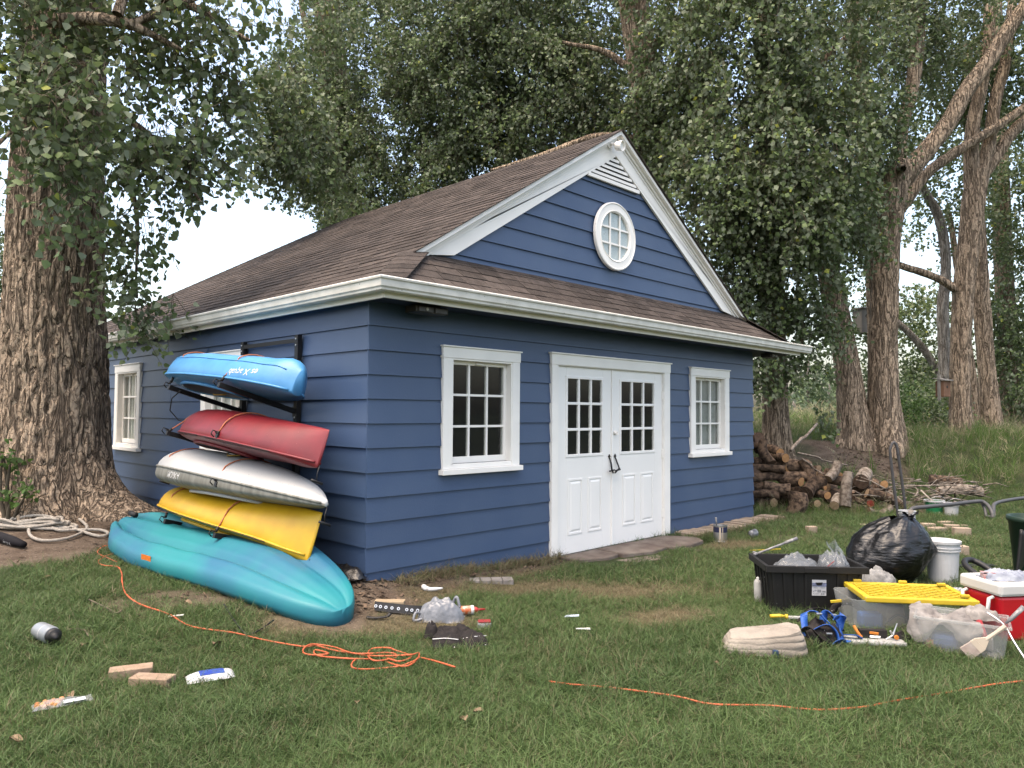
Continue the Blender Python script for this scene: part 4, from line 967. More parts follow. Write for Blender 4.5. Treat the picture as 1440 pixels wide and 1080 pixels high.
def kayak(name, label, A, B, tau, st, m, e=2.5, e2=1.7, seam=.55, cockpit=(.5, .46, .25), toggles=(0, 1), split=None, band=None):
    t = thing(name, label, 'kayak', (0, 0, 0), 0, 'kayaks hung upside down on the wall rack')
    L = (Vector(B)-Vector(A)).length; hb = hull_mesh(L, st, e=e, e2=e2, split=bool(split))
    h = hb.build('hull', [m, split] if split else m, t, smooth=True)
    def P(s, a, off=0.0):
        w, hh, d, g0 = [np.interp(s, hb.s, hb.q[:, k]) for k in range(4)]
        c, sn = math.cos(a), math.sin(a); ee = e if sn >= 0 else e2
        return Vector(((w+off)*math.copysign(abs(c)**(2/ee), c), -s*L, g0+((hh+off)*abs(sn)**(2/e) if sn >= 0 else -(d+off)*abs(sn)**(2/e2))))
    for sg, nm in ((0, 'rim'), (math.pi, 'rim')):
        MB().tube([P(s, sg, .002) for s in np.linspace(.01, .99, 40)], .011, 6).build(nm, split or m, t, smooth=True)
    if seam: MB().tube([P(s, seam, .001) for s in np.linspace(.04, .96, 40)], .006, 6).build('chine', m, t, smooth=True)
    if cockpit:
        cs, cl, cw = cockpit; pts = []
        def D(x, y):
            s = -y/L; w, hh, d, g0 = [np.interp(s, hb.s, hb.q[:, k]) for k in range(4)]
            r = min(abs(x)/max(w, .01), .999); return g0-d*(1-r**e2)**(1/e2)
        ring = [(cw*math.cos(a), -cs*L+cl*math.sin(a)) for a in np.linspace(0, 2*math.pi, 33)]
        MB().tube([(x, y, D(x, y)-.012) for x, y in ring], .016, 6, cap=False).build('cockpit_rim', m, t, smooth=True)
        dk = MB(); ring = ring[:-1]; dk.add([(x, y, D(x, y)-.014) for x, y in ring]+[(0, -cs*L, D(0, -cs*L)-.014)], [(i, len(ring), (i+1) % len(ring)) for i in range(len(ring))])
        dk.build('cockpit', rub, t, smooth=True)  # black disc laid over the deck in place of the shaded opening
        MB().tube([(.0, -cs*L+cl*.5, D(0, -cs*L+cl*.5)-.02), (.06, -cs*L+cl*.3, D(.06, -cs*L+cl*.3)-.05), (.02, -cs*L+cl*.1, D(0, -cs*L)-.03)], .008, 6).build('seat_strap', strapm, t, smooth=True)
    for s in toggles:
        e_ = P(s*.98+.01, 0)*.0+Vector((0, -L*s+(.02 if s == 0 else -.02), np.interp(s, hb.s, hb.q[:, 3])))
        a = e_+Vector((0, 0, -.02)); b = e_+Vector((0, .03 if s == 0 else -.03, -.15))
        MB().tube([a, (a+b)/2+Vector((.01, 0, 0)), b], .004, 6).tube([b+Vector((.055, 0, .004)), b, b+Vector((-.055, 0, -.004))], .011, 8).build('carry_handle', rub, t, smooth=True)
    if band:
        for (s0, s1) in band:
            MB().tube([P(s, 6.20, .012) for s in np.linspace(s0, s1, 10)], .003, 5).tube([P(s, 6.08-.12*math.sin((s-s0)/(s1-s0)*3.14), .012) for s in np.linspace(s0, s1, 12)], .003, 5).build('deck_line', rub, t, smooth=True)
    place(t, A, B, tau)
    t['P'] = 0; del t['P']
    return t, h, P, L
strapm = mat('tan strap', (.45,.28,.06), .7, .3, var=.2)
KA = []
TAU = R(17)
kb = kayak('kayak', 'short sky blue kayak upside down on the topmost rack arms', (-.43,.45,1.62), (-.52,2.68,1.755), TAU,
      [(0,.05,.20,.03,.0), (.04,.13,.27,.04,0), (.16,.25,.285,.05,0), (.45,.345,.29,.06,0), (.75,.34,.30,.06,0), (.92,.26,.27,.05,0), (.98,.16,.20,.04,0), (1,.07,.10,.03,0)], kblue, e=2.3, cockpit=(.66,.52,.24), toggles=(), seam=.62)
kr = kayak('kayak', 'scuffed dark red kayak upside down between the blue and white ones', (-.47,.0,1.045), (-.54,2.42,1.20), TAU,
      [(0,.012,.28,.04,0), (.03,.045,.285,.05,0), (.18,.19,.295,.05,0), (.45,.335,.31,.06,0), (.72,.335,.31,.06,0), (.9,.22,.26,.05,0), (.97,.12,.18,.04,0), (1,.04,.10,.03,0)], kred, e=2.1, seam=None, cockpit=(.63,.50,.24), toggles=(0,), band=[(.18,.55),(.6,.85)])
kw = kayak('kayak', 'speckled white kayak with grey ribbed sides upside down above the yellow one', (-.42,-.04,.715), (-.54,2.88,.83), TAU,
      [(0,.012,.03,.02,.0), (.05,.10,.10,.04,0), (.2,.25,.20,.08,0), (.48,.385,.255,.13,0), (.75,.385,.26,.15,0), (.92,.25,.19,.12,0), (.98,.14,.12,.07,0), (1,.06,.06,.03,0)], kwhite, e=1.9, e2=4.5, seam=None, cockpit=(.52,.62,.25), toggles=(0,1), split=kgrey)
ky = kayak('kayak', 'bright yellow kayak upside down on the lowest rack arms', (-.46,.13,.305), (-.52,2.90,.43), TAU,
      [(0,.012,.36,.05,-.02), (.03,.05,.36,.06,-.02), (.18,.20,.34,.06,0), (.45,.345,.29,.06,0), (.75,.345,.27,.06,0), (.92,.23,.22,.05,0), (.98,.11,.15,.04,0), (1,.04,.08,.03,0)], kyel, e=2.2, seam=None, cockpit=(.60,.55,.24), toggles=(0,), band=[(.15,.6),(.62,.9)])
# lettering, upside down because the boats are
decal('es X aquab', kb[0], kb[1], (.28, -.22*kb[3], .10), (0, -1, 0), (-.45, 0, -1), .075, whitet)
decal('AXIOM', kw[0], kw[1], (.40, -.66*kw[3], -.03), (0, -1, 0), (0, 0, -1), .085, whitet)

rk = thing('kayak_rack', 'black steel wall rack with padded arms holding four kayaks', 'rack', (-.03, 1.7, 0))
YS = (1.11, 2.25); HTS = (1.455, 1.005, .585, .14)
rloc = Vector((-.03, 1.7, 0))
for y in YS:
    pm = MB().box(-.05, -.001, y-1.7-.03, y-1.7+.03, .06, 2.19); pm.build('post', blackm, rk, bevel=.004)
    bo = MB()
    for z in (2.15, 2.09, 1.40, 1.33): bo.lathe([(.010, 0), (.010, .006), (.004, .009)], 8, M=Matrix.Translation((-.05, y-1.7, z)) @ Matrix.Rotation(R(-90), 4, 'Y'))
    bo.build('bolt', steel, rk)
MB().box(-.046, -.034, YS[0]-1.7+.03, YS[1]-1.7-.03, 2.115, 2.155).build('crossbar', blackm, rk)
MB().box(-.046, -.034, YS[0]-1.7+.03, YS[1]-1.7-.03, .10, .14).build('crossbar', blackm, rk)
TIP = {}
for i, z in enumerate(HTS):
    for y in YS:
        a = Vector((-.04, y-1.7, z)); b = Vector((-.80 if i else -.79, y-1.7, z+.235))
        am = MB().bar(a, b, .045, .045).tube([b+Vector((.02, .0, .03)), b+Vector((-.03, 0, .05)), b+Vector((-.045, 0, .02)), b+Vector((-.02, 0, -.01))], .006, 6)
        am.build('arm', blackm, rk, bevel=.006); MB().box(-.055, -.0505, y-1.7-.04, y-1.7+.04, z-.05, z+.05).build('bracket', blackm, rk)
        TIP[(i, y)] = b+rloc
# bungee cords over each hull
names = ('blue', 'red', 'white', 'yellow')
for i, K in enumerate((kb, kr, kw, ky)):
    t, h, P, L = K; M = t.matrix_world
    for y in YS:
        inv = M.inverted(); s = min(max(-(inv @ TIP[(i, y)]).y/L, .05), .95)
        c = MB(); tip = TIP[(i, y)]
        pts = [M @ P(s, a, .010) for a in np.linspace(.5 if i else .75, 2.6, 14)]
        st_ = tip+(pts[0]-tip)*.30
        c.tube([st_]+[tip+(pts[0]-tip)*k for k in (.5, .75)]+pts+[Vector((-.07, y, pts[-1].z-.02))], .0065, 6)
        o = c.build('bungee_cord', cordm, smooth=True)
        lo = 'near' if y == YS[0] else 'far'
        tag(o, 'orange bungee over the %s kayak, on the rack arm %s the house corner' % (names[i], 'nearer' if y == YS[0] else 'farther from'), 'bungee', 'orange bungee cords over the kayaks')
        d = (st_-tip)
        MB().tube([tip+Vector((-.01, 0, .03)), tip+d*.55], .006, 6).tube([tip+d*.45, tip+d*1.03], .013, 8).build('hook', rub, o, smooth=True)
# a loose black cable looping from the blue kayak
MB().tube([Vector(p_)-rloc for p_ in [(-.72,2.2,1.66), (-.76,2.32,1.58), (-.74,2.42,1.46), (-.66,2.40,1.36), (-.6,2.28,1.34), (-.55,2.0,1.40)]], .006, 6).build('tie_line', rub, rk, smooth=True)

# the turquoise boat on the ground
def ground_kayak():
    A, B = Vector((-.60, -.60)), Vector((-.93, 3.08)); L = (B-A).length
    t = thing('kayak', 'turquoise sit-on-top kayak upside down on the ground below the rack', 'kayak', (A.x, A.y, 0))
    u2 = (B-A).normalized(); out = Vector((-u2.y, u2.x));
    if out.x > 0: out = -out
    n, m = 60, 61; V = []
    for i in range(n):
        s = .5-.5*math.cos(math.pi*i/(n-1))
        q_ = 2*s-1.0; w = .415*(1-abs(q_)**2.9)**.45 if abs(q_) < 1 else 0
        w = max(w, .06 if s > .5 else .02)
        if s > .9: w = max(w, .30-(s-.9)*1.6)
        endf = min(1, (s)/.28, (1.03-s)/.10); endf = max(endf, .0)
        zc = .115*(.70+.30*sstep(0, .3, s))*max(.25, 1-max(0, 1-s/.05)**2)**.5
        c = A+u2*(s*L); gzz = gzf(c.x, c.y)
        for k in range(m):
            q = -1+2*k/(m-1); aq = abs(q)
            side = (1-aq**16)**.5 if aq < 1 else 0
            z = zc*side
            z += endf*(.030*math.exp(-(q/.17)**2) - .060*math.exp(-((aq-.42)/.085)**2) + .022*math.exp(-((aq-.68)/.10)**2))*(1 if aq < .97 else 0)
            z += .07*sstep(.5, 1, s)*0
            x = q*w; p = c+out*x
            V.append((p.x-A.x, p.y-A.y, gzz+.02+z+(.415-x)*.30*(.45+.55*sstep(0, .45, s))))
    for i in range(n):     # flat underside
        s = .5-.5*math.cos(math.pi*i/(n-1)); c = A+u2*(s*L); gzz = gzf(c.x, c.y)
        for q in (-.94, .94):
            b = V[i*m + (2 if q < 0 else m-3)]
            V.append((b[0], b[1], b[2]-.12 if False else max(gzz-.02, b[2]-.15)))
    f = [(i*m+k, i*m+k+1, (i+1)*m+k+1, (i+1)*m+k) for i in range(n-1) for k in range(m-1)]
    o0 = n*m
    for i in range(n-1):
        f += [(i*m, (i+1)*m, o0+2*(i+1), o0+2*i), (i*m+m-1, o0+2*i+1, o0+2*(i+1)+1, (i+1)*m+m-1), (o0+2*i, o0+2*(i+1), o0+2*(i+1)+1, o0+2*i+1)]
    f += [tuple(range(m))+(o0+1, o0), tuple(range((n-1)*m, n*m))[::-1]+(o0+2*(n-1), o0+2*(n-1)+1)]
    mb = MB().add(V, f)
    h = mb.build('hull', kturq, t, smooth=True)
    bm = bmesh.new(); bm.from_mesh(h.data); bmesh.ops.recalc_face_normals(bm, faces=bm.faces); bm.to_mesh(h.data); bm.free()
    h.data.polygons.foreach_set('use_smooth', [True]*len(h.data.polygons))
    def S(s, q):
        i = min(range(n), key=lambda i: abs(.5-.5*math.cos(math.pi*i/(n-1))-s)); k = int(round((q+1)/2*(m-1))); return Vector(V[i*m+k])
    # orange tag on the side, stern fitting
    a, b = S(.60, .95), S(.635, .95)
    oz = Vector((out.x, out.y, 0))*.016
    tg = MB().prism([a+oz+Vector((0,0,.0)), b+oz+Vector((0,0,.0)), b+oz+Vector((0,0,-.07)), a+oz+Vector((0,0,-.07))], oz*.12); tg.build('registration_tag', mat('orange sticker', (.75,.20,.02), .5, .4, var=.2, scale=30), t)
    p = S(.965, -.12); MB().tube([p+Vector((0,-.10,.035)), p+Vector((0,.06,.04))], .028, 10).build('drain_fitting', rub, t, smooth=True)
    p = S(.50, -.05); MB().lathe([(.06, 0), (.058, .008), (.02, .010)], 16, M=Matrix.Translation(p+Vector((0,0,.0))) @ Matrix.Diagonal((.5,1,1,1))).build('scupper', kturq, t, smooth=True)
    for s in np.linspace(.0, 1, 14):
        c = A+u2*(s*L); EXCL.append((c.x, c.y, .36*min(1, max(.3, (1-abs(2*s-1)**2.6)**.6 if abs(2*s-1) < 1 else .3))))
    return t
ground_kayak()

# ================================================================== cords, rope and small things on the grass (left half)
ocord = mat('orange cord', (.62,.13,.05), .55, .4, var=.15, scale=40)
def G(px, py, dz=0.0):
    """point on the terrain seen at a picture position"""
    d = _fw*FOC+_r2*(px-720.0)+_u2*(540.0-py); d = d/np.linalg.norm(d); z = -.08
    for _ in range(12):
        t = (z+dz-CAM[2])/d[2]; p = CAM+d*t; z = .5*z+.5*gzf(p[0], p[1])
    return Vector((p[0], p[1], gzf(p[0], p[1])+dz))
def cr(pts, k=6):
    P = [Vector(p) for p in pts]; o = []
    for i in range(len(P)-1):
        a, b, c, d = P[max(i-1, 0)], P[i], P[i+1], P[min(i+2, len(P)-1)]
        for j in range(k):
            t = j/k; o.append(.5*((2*b)+(c-a)*t+(2*a-5*b+4*c-d)*t*t+(3*b-a-3*c+d)*t**3))
    return o+[P[-1]]
cord1 = [(164,790),(150,784),(137,777),(146,768),(160,768),(162,777),(148,782),(138,790),(146,795),(165,797),(171,806),(172,820),(178,836),(198,850),(236,863),(262,878),(285,884),(330,890),(372,900),(425,909),(445,908),(468,914),(520,922),(575,921),(589,918),(586,928),(570,937),(545,931),(545,926),(562,930),(578,923),(555,914),(546,911),(524,912),(517,920),(527,929),(556,925),(550,918),(500,919),(470,910),(440,906),(428,911),(427,918),(440,921),(462,919),(443,914),(447,922),(490,926),(522,927),(500,928),(495,938),(515,941),(560,937),(583,929),(590,925),(610,929),(640,938)]
rr = random.Random(4); pts = []
for i, p in enumerate(cord1):
    q = G(*p, .030+(.012*(i % 3) if i > 20 else 0)); pts.append(q)
o = MB().tube(cr(pts), .0054, 7).build('extension_cord', ocord, smooth=True); tag(o, 'orange extension cord running from the tree foot to a tangled coil on the lawn', 'cord')
cord2 = [(772,958),(800,962),(860,967),(950,979),(1000,990),(1080,992),(1150,998),(1215,994),(1250,987),(1330,974),(1400,962),(1445,957),(1520,948)]
o = MB().tube(cr([G(x, y, .028) for x, y in cord2]), .0052, 7).build('extension_cord', ocord, smooth=True); tag(o, 'orange cord half sunk in the grass across the foreground at right', 'cord')
for i, p in enumerate(cord1):
    if i % 2 == 0: q = G(*p); EXCL.append((q.x, q.y, .02))
# pale rope heap
ropem = mat('braided rope', (.50,.46,.40), .85, .2, col2=(.33,.30,.26), scale=60, bump=.8, bscale=120)
c0 = G(45, 742); rp = []
rr = random.Random(9); ang = 0
for i in range(150):
    ang = i*.42; lap = int(ang/(2*math.pi))
    cx = (-.02+.09*math.sin(lap*2.1)); cy = .03*math.cos(lap*1.7)
    a = .36+.13*math.sin(lap*1.3+1); b = .13+.06*math.sin(lap*2.7)
    p = RGT*(cx+a*math.cos(ang))+FWD*(cy+b*math.sin(ang)); x, y = c0.x+p[0]-.02, c0.y+p[1]
    rp.append((x, y, gzf(x, y)+.02+.012*lap*(.35+.65*abs(math.sin(ang*1.5+lap)))))
tail = [(70,725),(95,722),(118,735),(121,745),(95,757),(60,760),(42,752),(44,735),(70,727),(110,745),(140,754),(152,750),(140,745),(105,745),(80,745),(60,732),(45,715),(25,705),(2,692)]
for i, p in enumerate(tail): rp.append(tuple(G(*p, .03+.03*(i > 14)*(i-14)*.4)))
rope = MB().tube(cr(rp, 3), .0165, 8).build('rope', ropem, smooth=True); tag(rope, 'heap of thick off-white rope at the foot of the massive tree', 'rope')
sm = MB(); a, b = G(-14,752,.05), G(34,766,.045); d = (b-a)
sm.tube([a, a+d*.3+Vector((0,0,.01)), a+d*.7+Vector((0,0,.005)), b], [.045,.048,.046,.03], 12)
slv = thing('mooring_sleeve', 'black fabric rope sleeve with white lettering lying by the rope heap', 'sleeve', tuple(a))
ms = sm.build('sleeve', mat('black fabric', (.014,.013,.016), .85, .2, var=.3), slv, smooth=True); ms.location = -a
side = Vector((d.y, -d.x, 0)).normalized()
if side.dot(Vector((CAM[0]-a.x, CAM[1]-a.y, 0))) < 0: side = -side
try:
    dd = -d.normalized(); yy = (side.cross(dd)).normalized()
    l_ = decal('Flulloy', slv, ms, a+d*.62+side*.02, dd, yy if yy.cross(dd).dot(side) < 0 else -yy, .048, whitet); l_.location = -a
except Exception as ex: print('sleeve text', ex)

# bottle
btl = thing('bottle', 'frosted grey plastic jar with a black lid lying on the lawn', 'bottle', tuple(G(66,903)), 0)
ax = (G(90,917)-G(64,888)); ax.z = 0; an = math.atan2(ax.y, ax.x); btl.rotation_euler.z = FACE-R(36); btl.scale = (1.12, .95, .95)
MBt = Matrix.Translation((-.11, 0, .058)) @ Matrix.Rotation(R(90), 4, 'Y')
MB().lathe([(.0,.0), (.040,.0), (.052,.006), (.056,.02), (.056,.155), (.053,.168), (.049,.174)], 28, M=MBt).build('body', mat('frosted plastic', (.25,.275,.30), .35, .5, var=.12, scale=6), btl, smooth=True)
MB().lathe([(.047,.1745), (.049,.178), (.049,.198), (.040,.206), (.024,.208), (.022,.225), (.0,.226)], 24, M=MBt).build('lid', rub, btl, smooth=True)
MB().lathe([(.0568,.10), (.0568,.103)], 28, M=MBt, cap=False).build('label_edge', whitet, btl)
EXCL.append((btl.location.x, btl.location.y, .10))
# two tan bricks
bk = mat('pale brick', (.36,.27,.195), .9, .2, col2=(.28,.20,.14), scale=14, bump=.5, bscale=70)
for (px, py, rz, lab) in ((184, 953, FACE+.42, 'tan brick lying partly behind the other one near the wipes'), (214, 966, FACE-.10, 'tan brick in front, with the embossed top, near the wipes')):
    q = G(px, py); b_ = MB().box(-.115, .115, -.05, .05, -.01, .062).build('brick', bk, bevel=.005); b_.location = q; b_.rotation_euler.z = rz
    tag(b_, lab, 'brick', 'pair of tan bricks on the lawn'); EXB.append((q.x, q.y, .115, .05, rz))
# pack of wipes
wq = G(296, 955); wp = thing('wipes_pack', 'white and blue soft pack of wipes lying on the lawn', 'wipes', tuple(wq), FACE+.50)
wm = mat('white film', (.66,.68,.72), .3, .5, var=.06, scale=20, speck=((.05,.06,.18), 28, .70)); bm_ = mat('blue film', (.03,.06,.34), .3, .5, col2=(.05,.12,.42), scale=14)
def pillow(hx, hy, h, n=14): 
    return lambda u, v: ((2*u-1)*hx, (2*v-1)*hy*(1-.10*abs(2*u-1)**3), .012+h*((1-abs(2*u-1)**3.5)*(1-abs(2*v-1)**3))**.6+.004*vnoise(u*9, v*7, 0, 2))
MB().grid(pillow(.13, .075, .030), 26, 14).grid(lambda u, v: ((2*v-1)*.13, (2*u-1)*.062*(1-.10*abs(2*v-1)**3), .010), 6, 6).build('pack', wm, wp, smooth=True)
f0 = pillow(.13, .075, .030)
MB().grid(lambda u, v: tuple(Vector(f0(.26+u*.52, .20+v*.80))+Vector((0, 0, .0025))), 16, 12).build('lid_label', bm_, wp, smooth=True)
MB().grid(lambda u, v: tuple(Vector(f0(.45+u*.14, .76+v*.24))+Vector((0, 0, .005))), 6, 6).build('seal', whitet, wp, smooth=True)
EXB.append((wq.x, wq.y, .12, .06, wp.rotation_euler.z))
# snack bag
cl = bpy.data.materials.new('clear film'); cl.use_nodes = True; nt = cl.node_tree; Pn = nt.nodes['Principled BSDF']; Pn.inputs['Base Color'].default_value = (.40,.42,.44,1); Pn.inputs['Roughness'].default_value = .25
tr_ = nt.nodes.new('ShaderNodeBsdfTransparent'); ms_ = nt.nodes.new('ShaderNodeMixShader'); ms_.inputs[0].default_value = .30
nt.links.new(tr_.outputs[0], ms_.inputs[1]); nt.links.new(Pn.outputs[0], ms_.inputs[2]); nt.links.new(ms_.outputs[0], nt.nodes['Material Output'].inputs[0])
sq = G(88, 993, .03); sb = thing('snack_bag', 'clear zip bag of orange snacks lying in the near grass', 'bag', tuple(sq), FACE+.62)
MB().grid(lambda u, v: ((2*u-1)*.135, (2*v-1)*(.058-.012*u), .016+.030*(1-abs(2*u-1)**2)*(1-abs(2*v-1)**2)*(1.3-u)+.006*vnoise(u*8, v*6, 0, 5)), 22, 12).build('film', cl, sb, smooth=True)
MB().box(.0, .10, -.052, -.005, .030, .0315).build('paper_label', mat('label paper', (.66,.70,.76), .5, .4, var=.1), sb)
sn = MB(); rr = random.Random(6)
for i in range(26):
    x, y = rr.uniform(-.12, .0), rr.uniform(-.035, .035); s_ = rr.uniform(.010, .017)
    sn.lathe([(s_*.5, -s_*.8), (s_, -s_*.2), (s_*.9, s_*.5), (s_*.3, s_*.9)], 7, M=Matrix.Translation((x, y, .020+rr.uniform(0, .008))) @ Matrix.Rotation(rr.uniform(0, 3), 4, 'X') @ Matrix.Rotation(rr.uniform(0, 3), 4, 'Y'))
tag(sn.build('snacks', mat('orange snack', (.52,.24,.10), .8, .2, var=.3, attr=.3), sb, smooth=True), kind='stuff')
EXB.append((sq.x, sq.y, .12, .05, sb.rotation_euler.z))
tq = G(248, 871); tg = MB().prism([(-.05,-.022,.024), (.05,-.026,.030), (.048,.02,.028), (-.05,.024,.022)], (0, 0, .003)).build('paper_tag', mat('paper tag', (.62,.63,.58), .7, .3, var=.15)); tg.location = tq; tg.rotation_euler.z = FACE+.2
tag(tg, 'small white paper tag beside the orange cord on bare soil', 'tag')

# the little cluster in front of the corner
wood = mat('raw lumber', (.42,.33,.22), .85, .2, col2=(.33,.25,.16), scale=5, stretch=(1,8,8), bump=.2)
bq = G(548, 858); b_ = MB().box(-.115, .115, -.045, .045, -.02, .075).build('wood_block', wood, bevel=.003); b_.location = bq; b_.rotation_euler.z = FACE
tag(b_, 'short offcut of pale lumber behind the black eyelet strap', 'wood block'); EXB.append((bq.x, bq.y, .115, .045, FACE))
stp = thing('eyelet_belt', 'wide black belt with a row of metal eyelets leaning on a lumber offcut', 'belt', tuple(G(565, 864)), FACE)
sl_ = [(-.21,.0,.065), (-.12,-.005,.055), (0,-.012,.045), (.10,-.01,.035), (.22,.02,.028), (.33,.05,.025)]
pp = cr(sl_, 5); mb = MB()
mb.add([tuple(p+Vector((0, .012, .032))) for p in pp]+[tuple(p+Vector((0, -.012, -.032))) for p in pp]+[tuple(p+Vector((0, .018, .030))) for p in pp]+[tuple(p+Vector((0, -.006, -.034))) for p in pp],
       sum([[(i, i+1, len(pp)+i+1, len(pp)+i), (2*len(pp)+i+1, 2*len(pp)+i, 3*len(pp)+i, 3*len(pp)+i+1), (i+1, i, 2*len(pp)+i, 2*len(pp)+i+1)] for i in range(len(pp)-1)], []))
mb.build('strap', rub, stp)
for i in range(8):
    p = pp[1+int(i*2.2)]; MB().lathe([(.006, .001), (.011, .001), (.012, .004), (.006, .004)], 12, M=Matrix.Translation(p+Vector((0, -.004, 0))) @ Matrix.Rotation(R(70), 4, 'X'), cap=False).build('eyelet', steel, stp)
q = G(540, 872); s2 = MB().tube(cr([(-.13,0,.035), (-.06,-.01,.03), (.02,.01,.04), (.04,.03,.075)], 4), .014, 6).build('webbing_end', rub, smooth=True); s2.location = q; s2.rotation_euler.z = FACE; s2.scale = (1, 1, .6)
tag(s2, 'short loose end of black webbing below the eyelet belt', 'strap')
def crumple(hx, hy, h, seed, amp=.03, fr=9, sq_=2.2, sink=0.0):
    def f(u, v):
        x, y = (2*u-1), (2*v-1); r = min(1, (abs(x)**sq_+abs(y)**sq_)**(1/sq_)); 
        n = float(fbm(x*fr*.3+seed, y*fr*.3, seed, seed, 4)); n2 = float(vnoise(x*fr*.9, y*fr*.9+seed, 0, seed+2))
        k = 1-r**3
        ridge = abs(2*n-1)
        return (x*hx*(1+.14*(n2-.5)), y*hy*(1+.14*(n-.5)), max(0, h*k**.6*(.55+.75*n)+amp*(ridge-.35)*k+.012*n2)-sink)
    return f
bagm = mat('grey shopping bag', (.19,.205,.23), .35, .5, var=.15, scale=10, bump=.6, bscale=40)
q = G(620, 872); pb = thing('plastic_bag', 'crumpled pale grey plastic shopping bag beside the black trousers', 'bag', tuple(q), FACE)
MB().grid(crumple(.17, .10, .15, 3, .035, 7), 40, 32).build('bag', bagm, pb, smooth=True)
MB().tube(cr([(-.14,-.03,.05), (-.18,-.06,.07), (-.19,-.09,.02), (-.13,-.08,.03)], 5), .011, 6).tube(cr([(.08,.03,.09), (.10,.03,.15), (.12,.02,.16), (.14,.0,.09)], 5), .012, 6).build('bag_handle', bagm, pb, smooth=True)
EXCL.append((q.x, q.y, .13))
q = G(657, 866); cb = thing('sealant_bottle', 'red and white sealant bottle lying by the grey shopping bag', 'bottle', tuple(q), FACE+.25)
Mc = Matrix.Translation((-.06, 0, .042)) @ Matrix.Rotation(R(90), 4, 'Y')
MB().lathe([(.0,0), (.030,0), (.034,.006), (.034,.10), (.030,.112)], 20, M=Mc).build('body', mat('orange label', (.50,.12,.03), .4, .5, col2=(.55,.45,.35), scale=26, lo=.45, hi=.55), cb, smooth=True)
MB().lathe([(.0345,.085), (.0345,.108)], 20, M=Mc, cap=False).build('band', whitet, cb, smooth=True)
MB().lathe([(.024,.113), (.020,.135), (.010,.145), (.006,.20), (.0,.201)], 16, M=Mc).build('cap', mat('red cap', (.45,.02,.02), .4, .5, var=.1), cb, smooth=True)
EXCL.append((q.x, q.y, .08))
blk = mat('black cloth', (.020,.018,.018), .9, .15, col2=(.034,.030,.029), scale=12, speck=((.5,.5,.5), 42, .745), bump=.6, bscale=25)
q = G(640, 902); gl = thing('work_trousers', 'paint-spattered black work trousers dropped on the lawn', 'trousers', tuple(q), FACE)
for nm, cx, cy, hx, hy, rz, sd_ in (('leg', -.05, -.03, .10, .13, .05, 5), ('leg', .10, -.02, .095, .13, .55, 6), ('waist', -.02, .11, .14, .06, .1, 7)):
    o = MB().grid(crumple(hx, hy, .075, sd_, .03, 8, 3.5), 26, 26).build(nm, blk, gl, smooth=True); o.location = (cx, cy, .0); o.rotation_euler.z = rz
o = MB().grid(crumple(.05, .05, .09, 8, .02, 8), 16, 16).build('pocket', blk, gl, smooth=True); o.location = (-.17, .10, 0)
MB().tube(cr([(-.14,-.115,.05), (-.05,-.13,.06), (.03,-.12,.05)], 5), .003, 5).tube(cr([(.06,-.10,.05), (.13,-.09,.06), (.21,.0,.04)], 5), .003, 5).build('hem', whitet, gl)
EXB.append((q.x, q.y, .2, .16, FACE))
q = G(681, 882); rbx = thing('small_case', 'small clear case with a red lid in the grass', 'case', tuple(q), FACE+.1)
MB().box(-.05, .05, -.035, .035, .0, .035).build('case', cl, rbx, bevel=.006); MB().box(-.046, .046, -.018, .032, .0355, .048).build('lid', mat('red lid', (.34,.03,.035), .4, .5, var=.1), rbx, bevel=.004); MB().box(-.025, .025, -.046, -.0355, .012, .03).build('clasp', cl, rbx, bevel=.003)
q = G(606, 832); wpz = MB().tube(cr([(-.07,.02,.05), (-.05,.0,.03), (0,-.01,.022), (.10,.0,.03)], 4), [.012,.018,.022,.022,.022,.022,.02,.02,.018,.016,.014,.010,.006][:13], 8).build('plastic_piece', whitet, smooth=True); wpz.location = q; wpz.rotation_euler.z = FACE
tag(wpz, 'bent white plastic scrap on the grass near the house corner', 'scrap')
q = G(691, 818); pv = thing('paver', 'flat grey-tan scored paver set in the grass by the front wall', 'paver', tuple(q), FACE+.12)
for i in range(4): MB().box(-.20+i*.10, -.104+i*.10, -.07, .07, -.03, .028).build('block', conc, pv, bevel=.006)
EXB.append((q.x, q.y, .20, .07, FACE+.12))
for i, (px, py, lab) in enumerate(((804, 874, 'pale blue scrap of plastic lying on the middle of the lawn'), (820, 893, 'thin white paper shred on the lawn below the blue scrap'))):
    q = G(px, py); o = MB().prism([(-.055,-.015,.035), (.05,-.03,.045), (.055,.0,.05), (-.04,.03,.035)] if i == 0 else [(-.05,0,.04), (.05,-.012,.04), (.05,.012,.045), (-.05,.018,.04)], (0, 0, .004)).build('scrap', mat('scrap film %d' % i, (.50,.58,.68) if i == 0 else (.6,.6,.56), .5, .4, var=.1)); o.location = q; o.rotation_euler.z = FACE; tag(o, lab, 'scrap')
for (px, py, r_), sl2 in zip(((600, 814, .035), (582, 818, .03), (735, 793, .03), (486, 818, .03)), ('right one of two stones lying together at the foot of the front wall', 'left one of two stones lying together at the foot of the front wall', 'stone on the straw at the wall foot nearest the double doors', 'stone on the soil just left of the house corner')):
    q = G(px, py); b_ = MB().lathe([(.2*r_, -.3*r_), (r_, 0), (.9*r_, .5*r_), (.3*r_, .85*r_)], 7, M=Matrix.Rotation(px, 4, 'Z') @ Matrix.Diagonal((1.3, .8, 1, 1))).build('stone', mat('stone', (.30,.27,.23), .9, .2, var=.3) if 'stone' not in MATS else MATS['stone']); b_.location = q
    tag(b_, sl2, 'stone', 'stones along the wall foot')
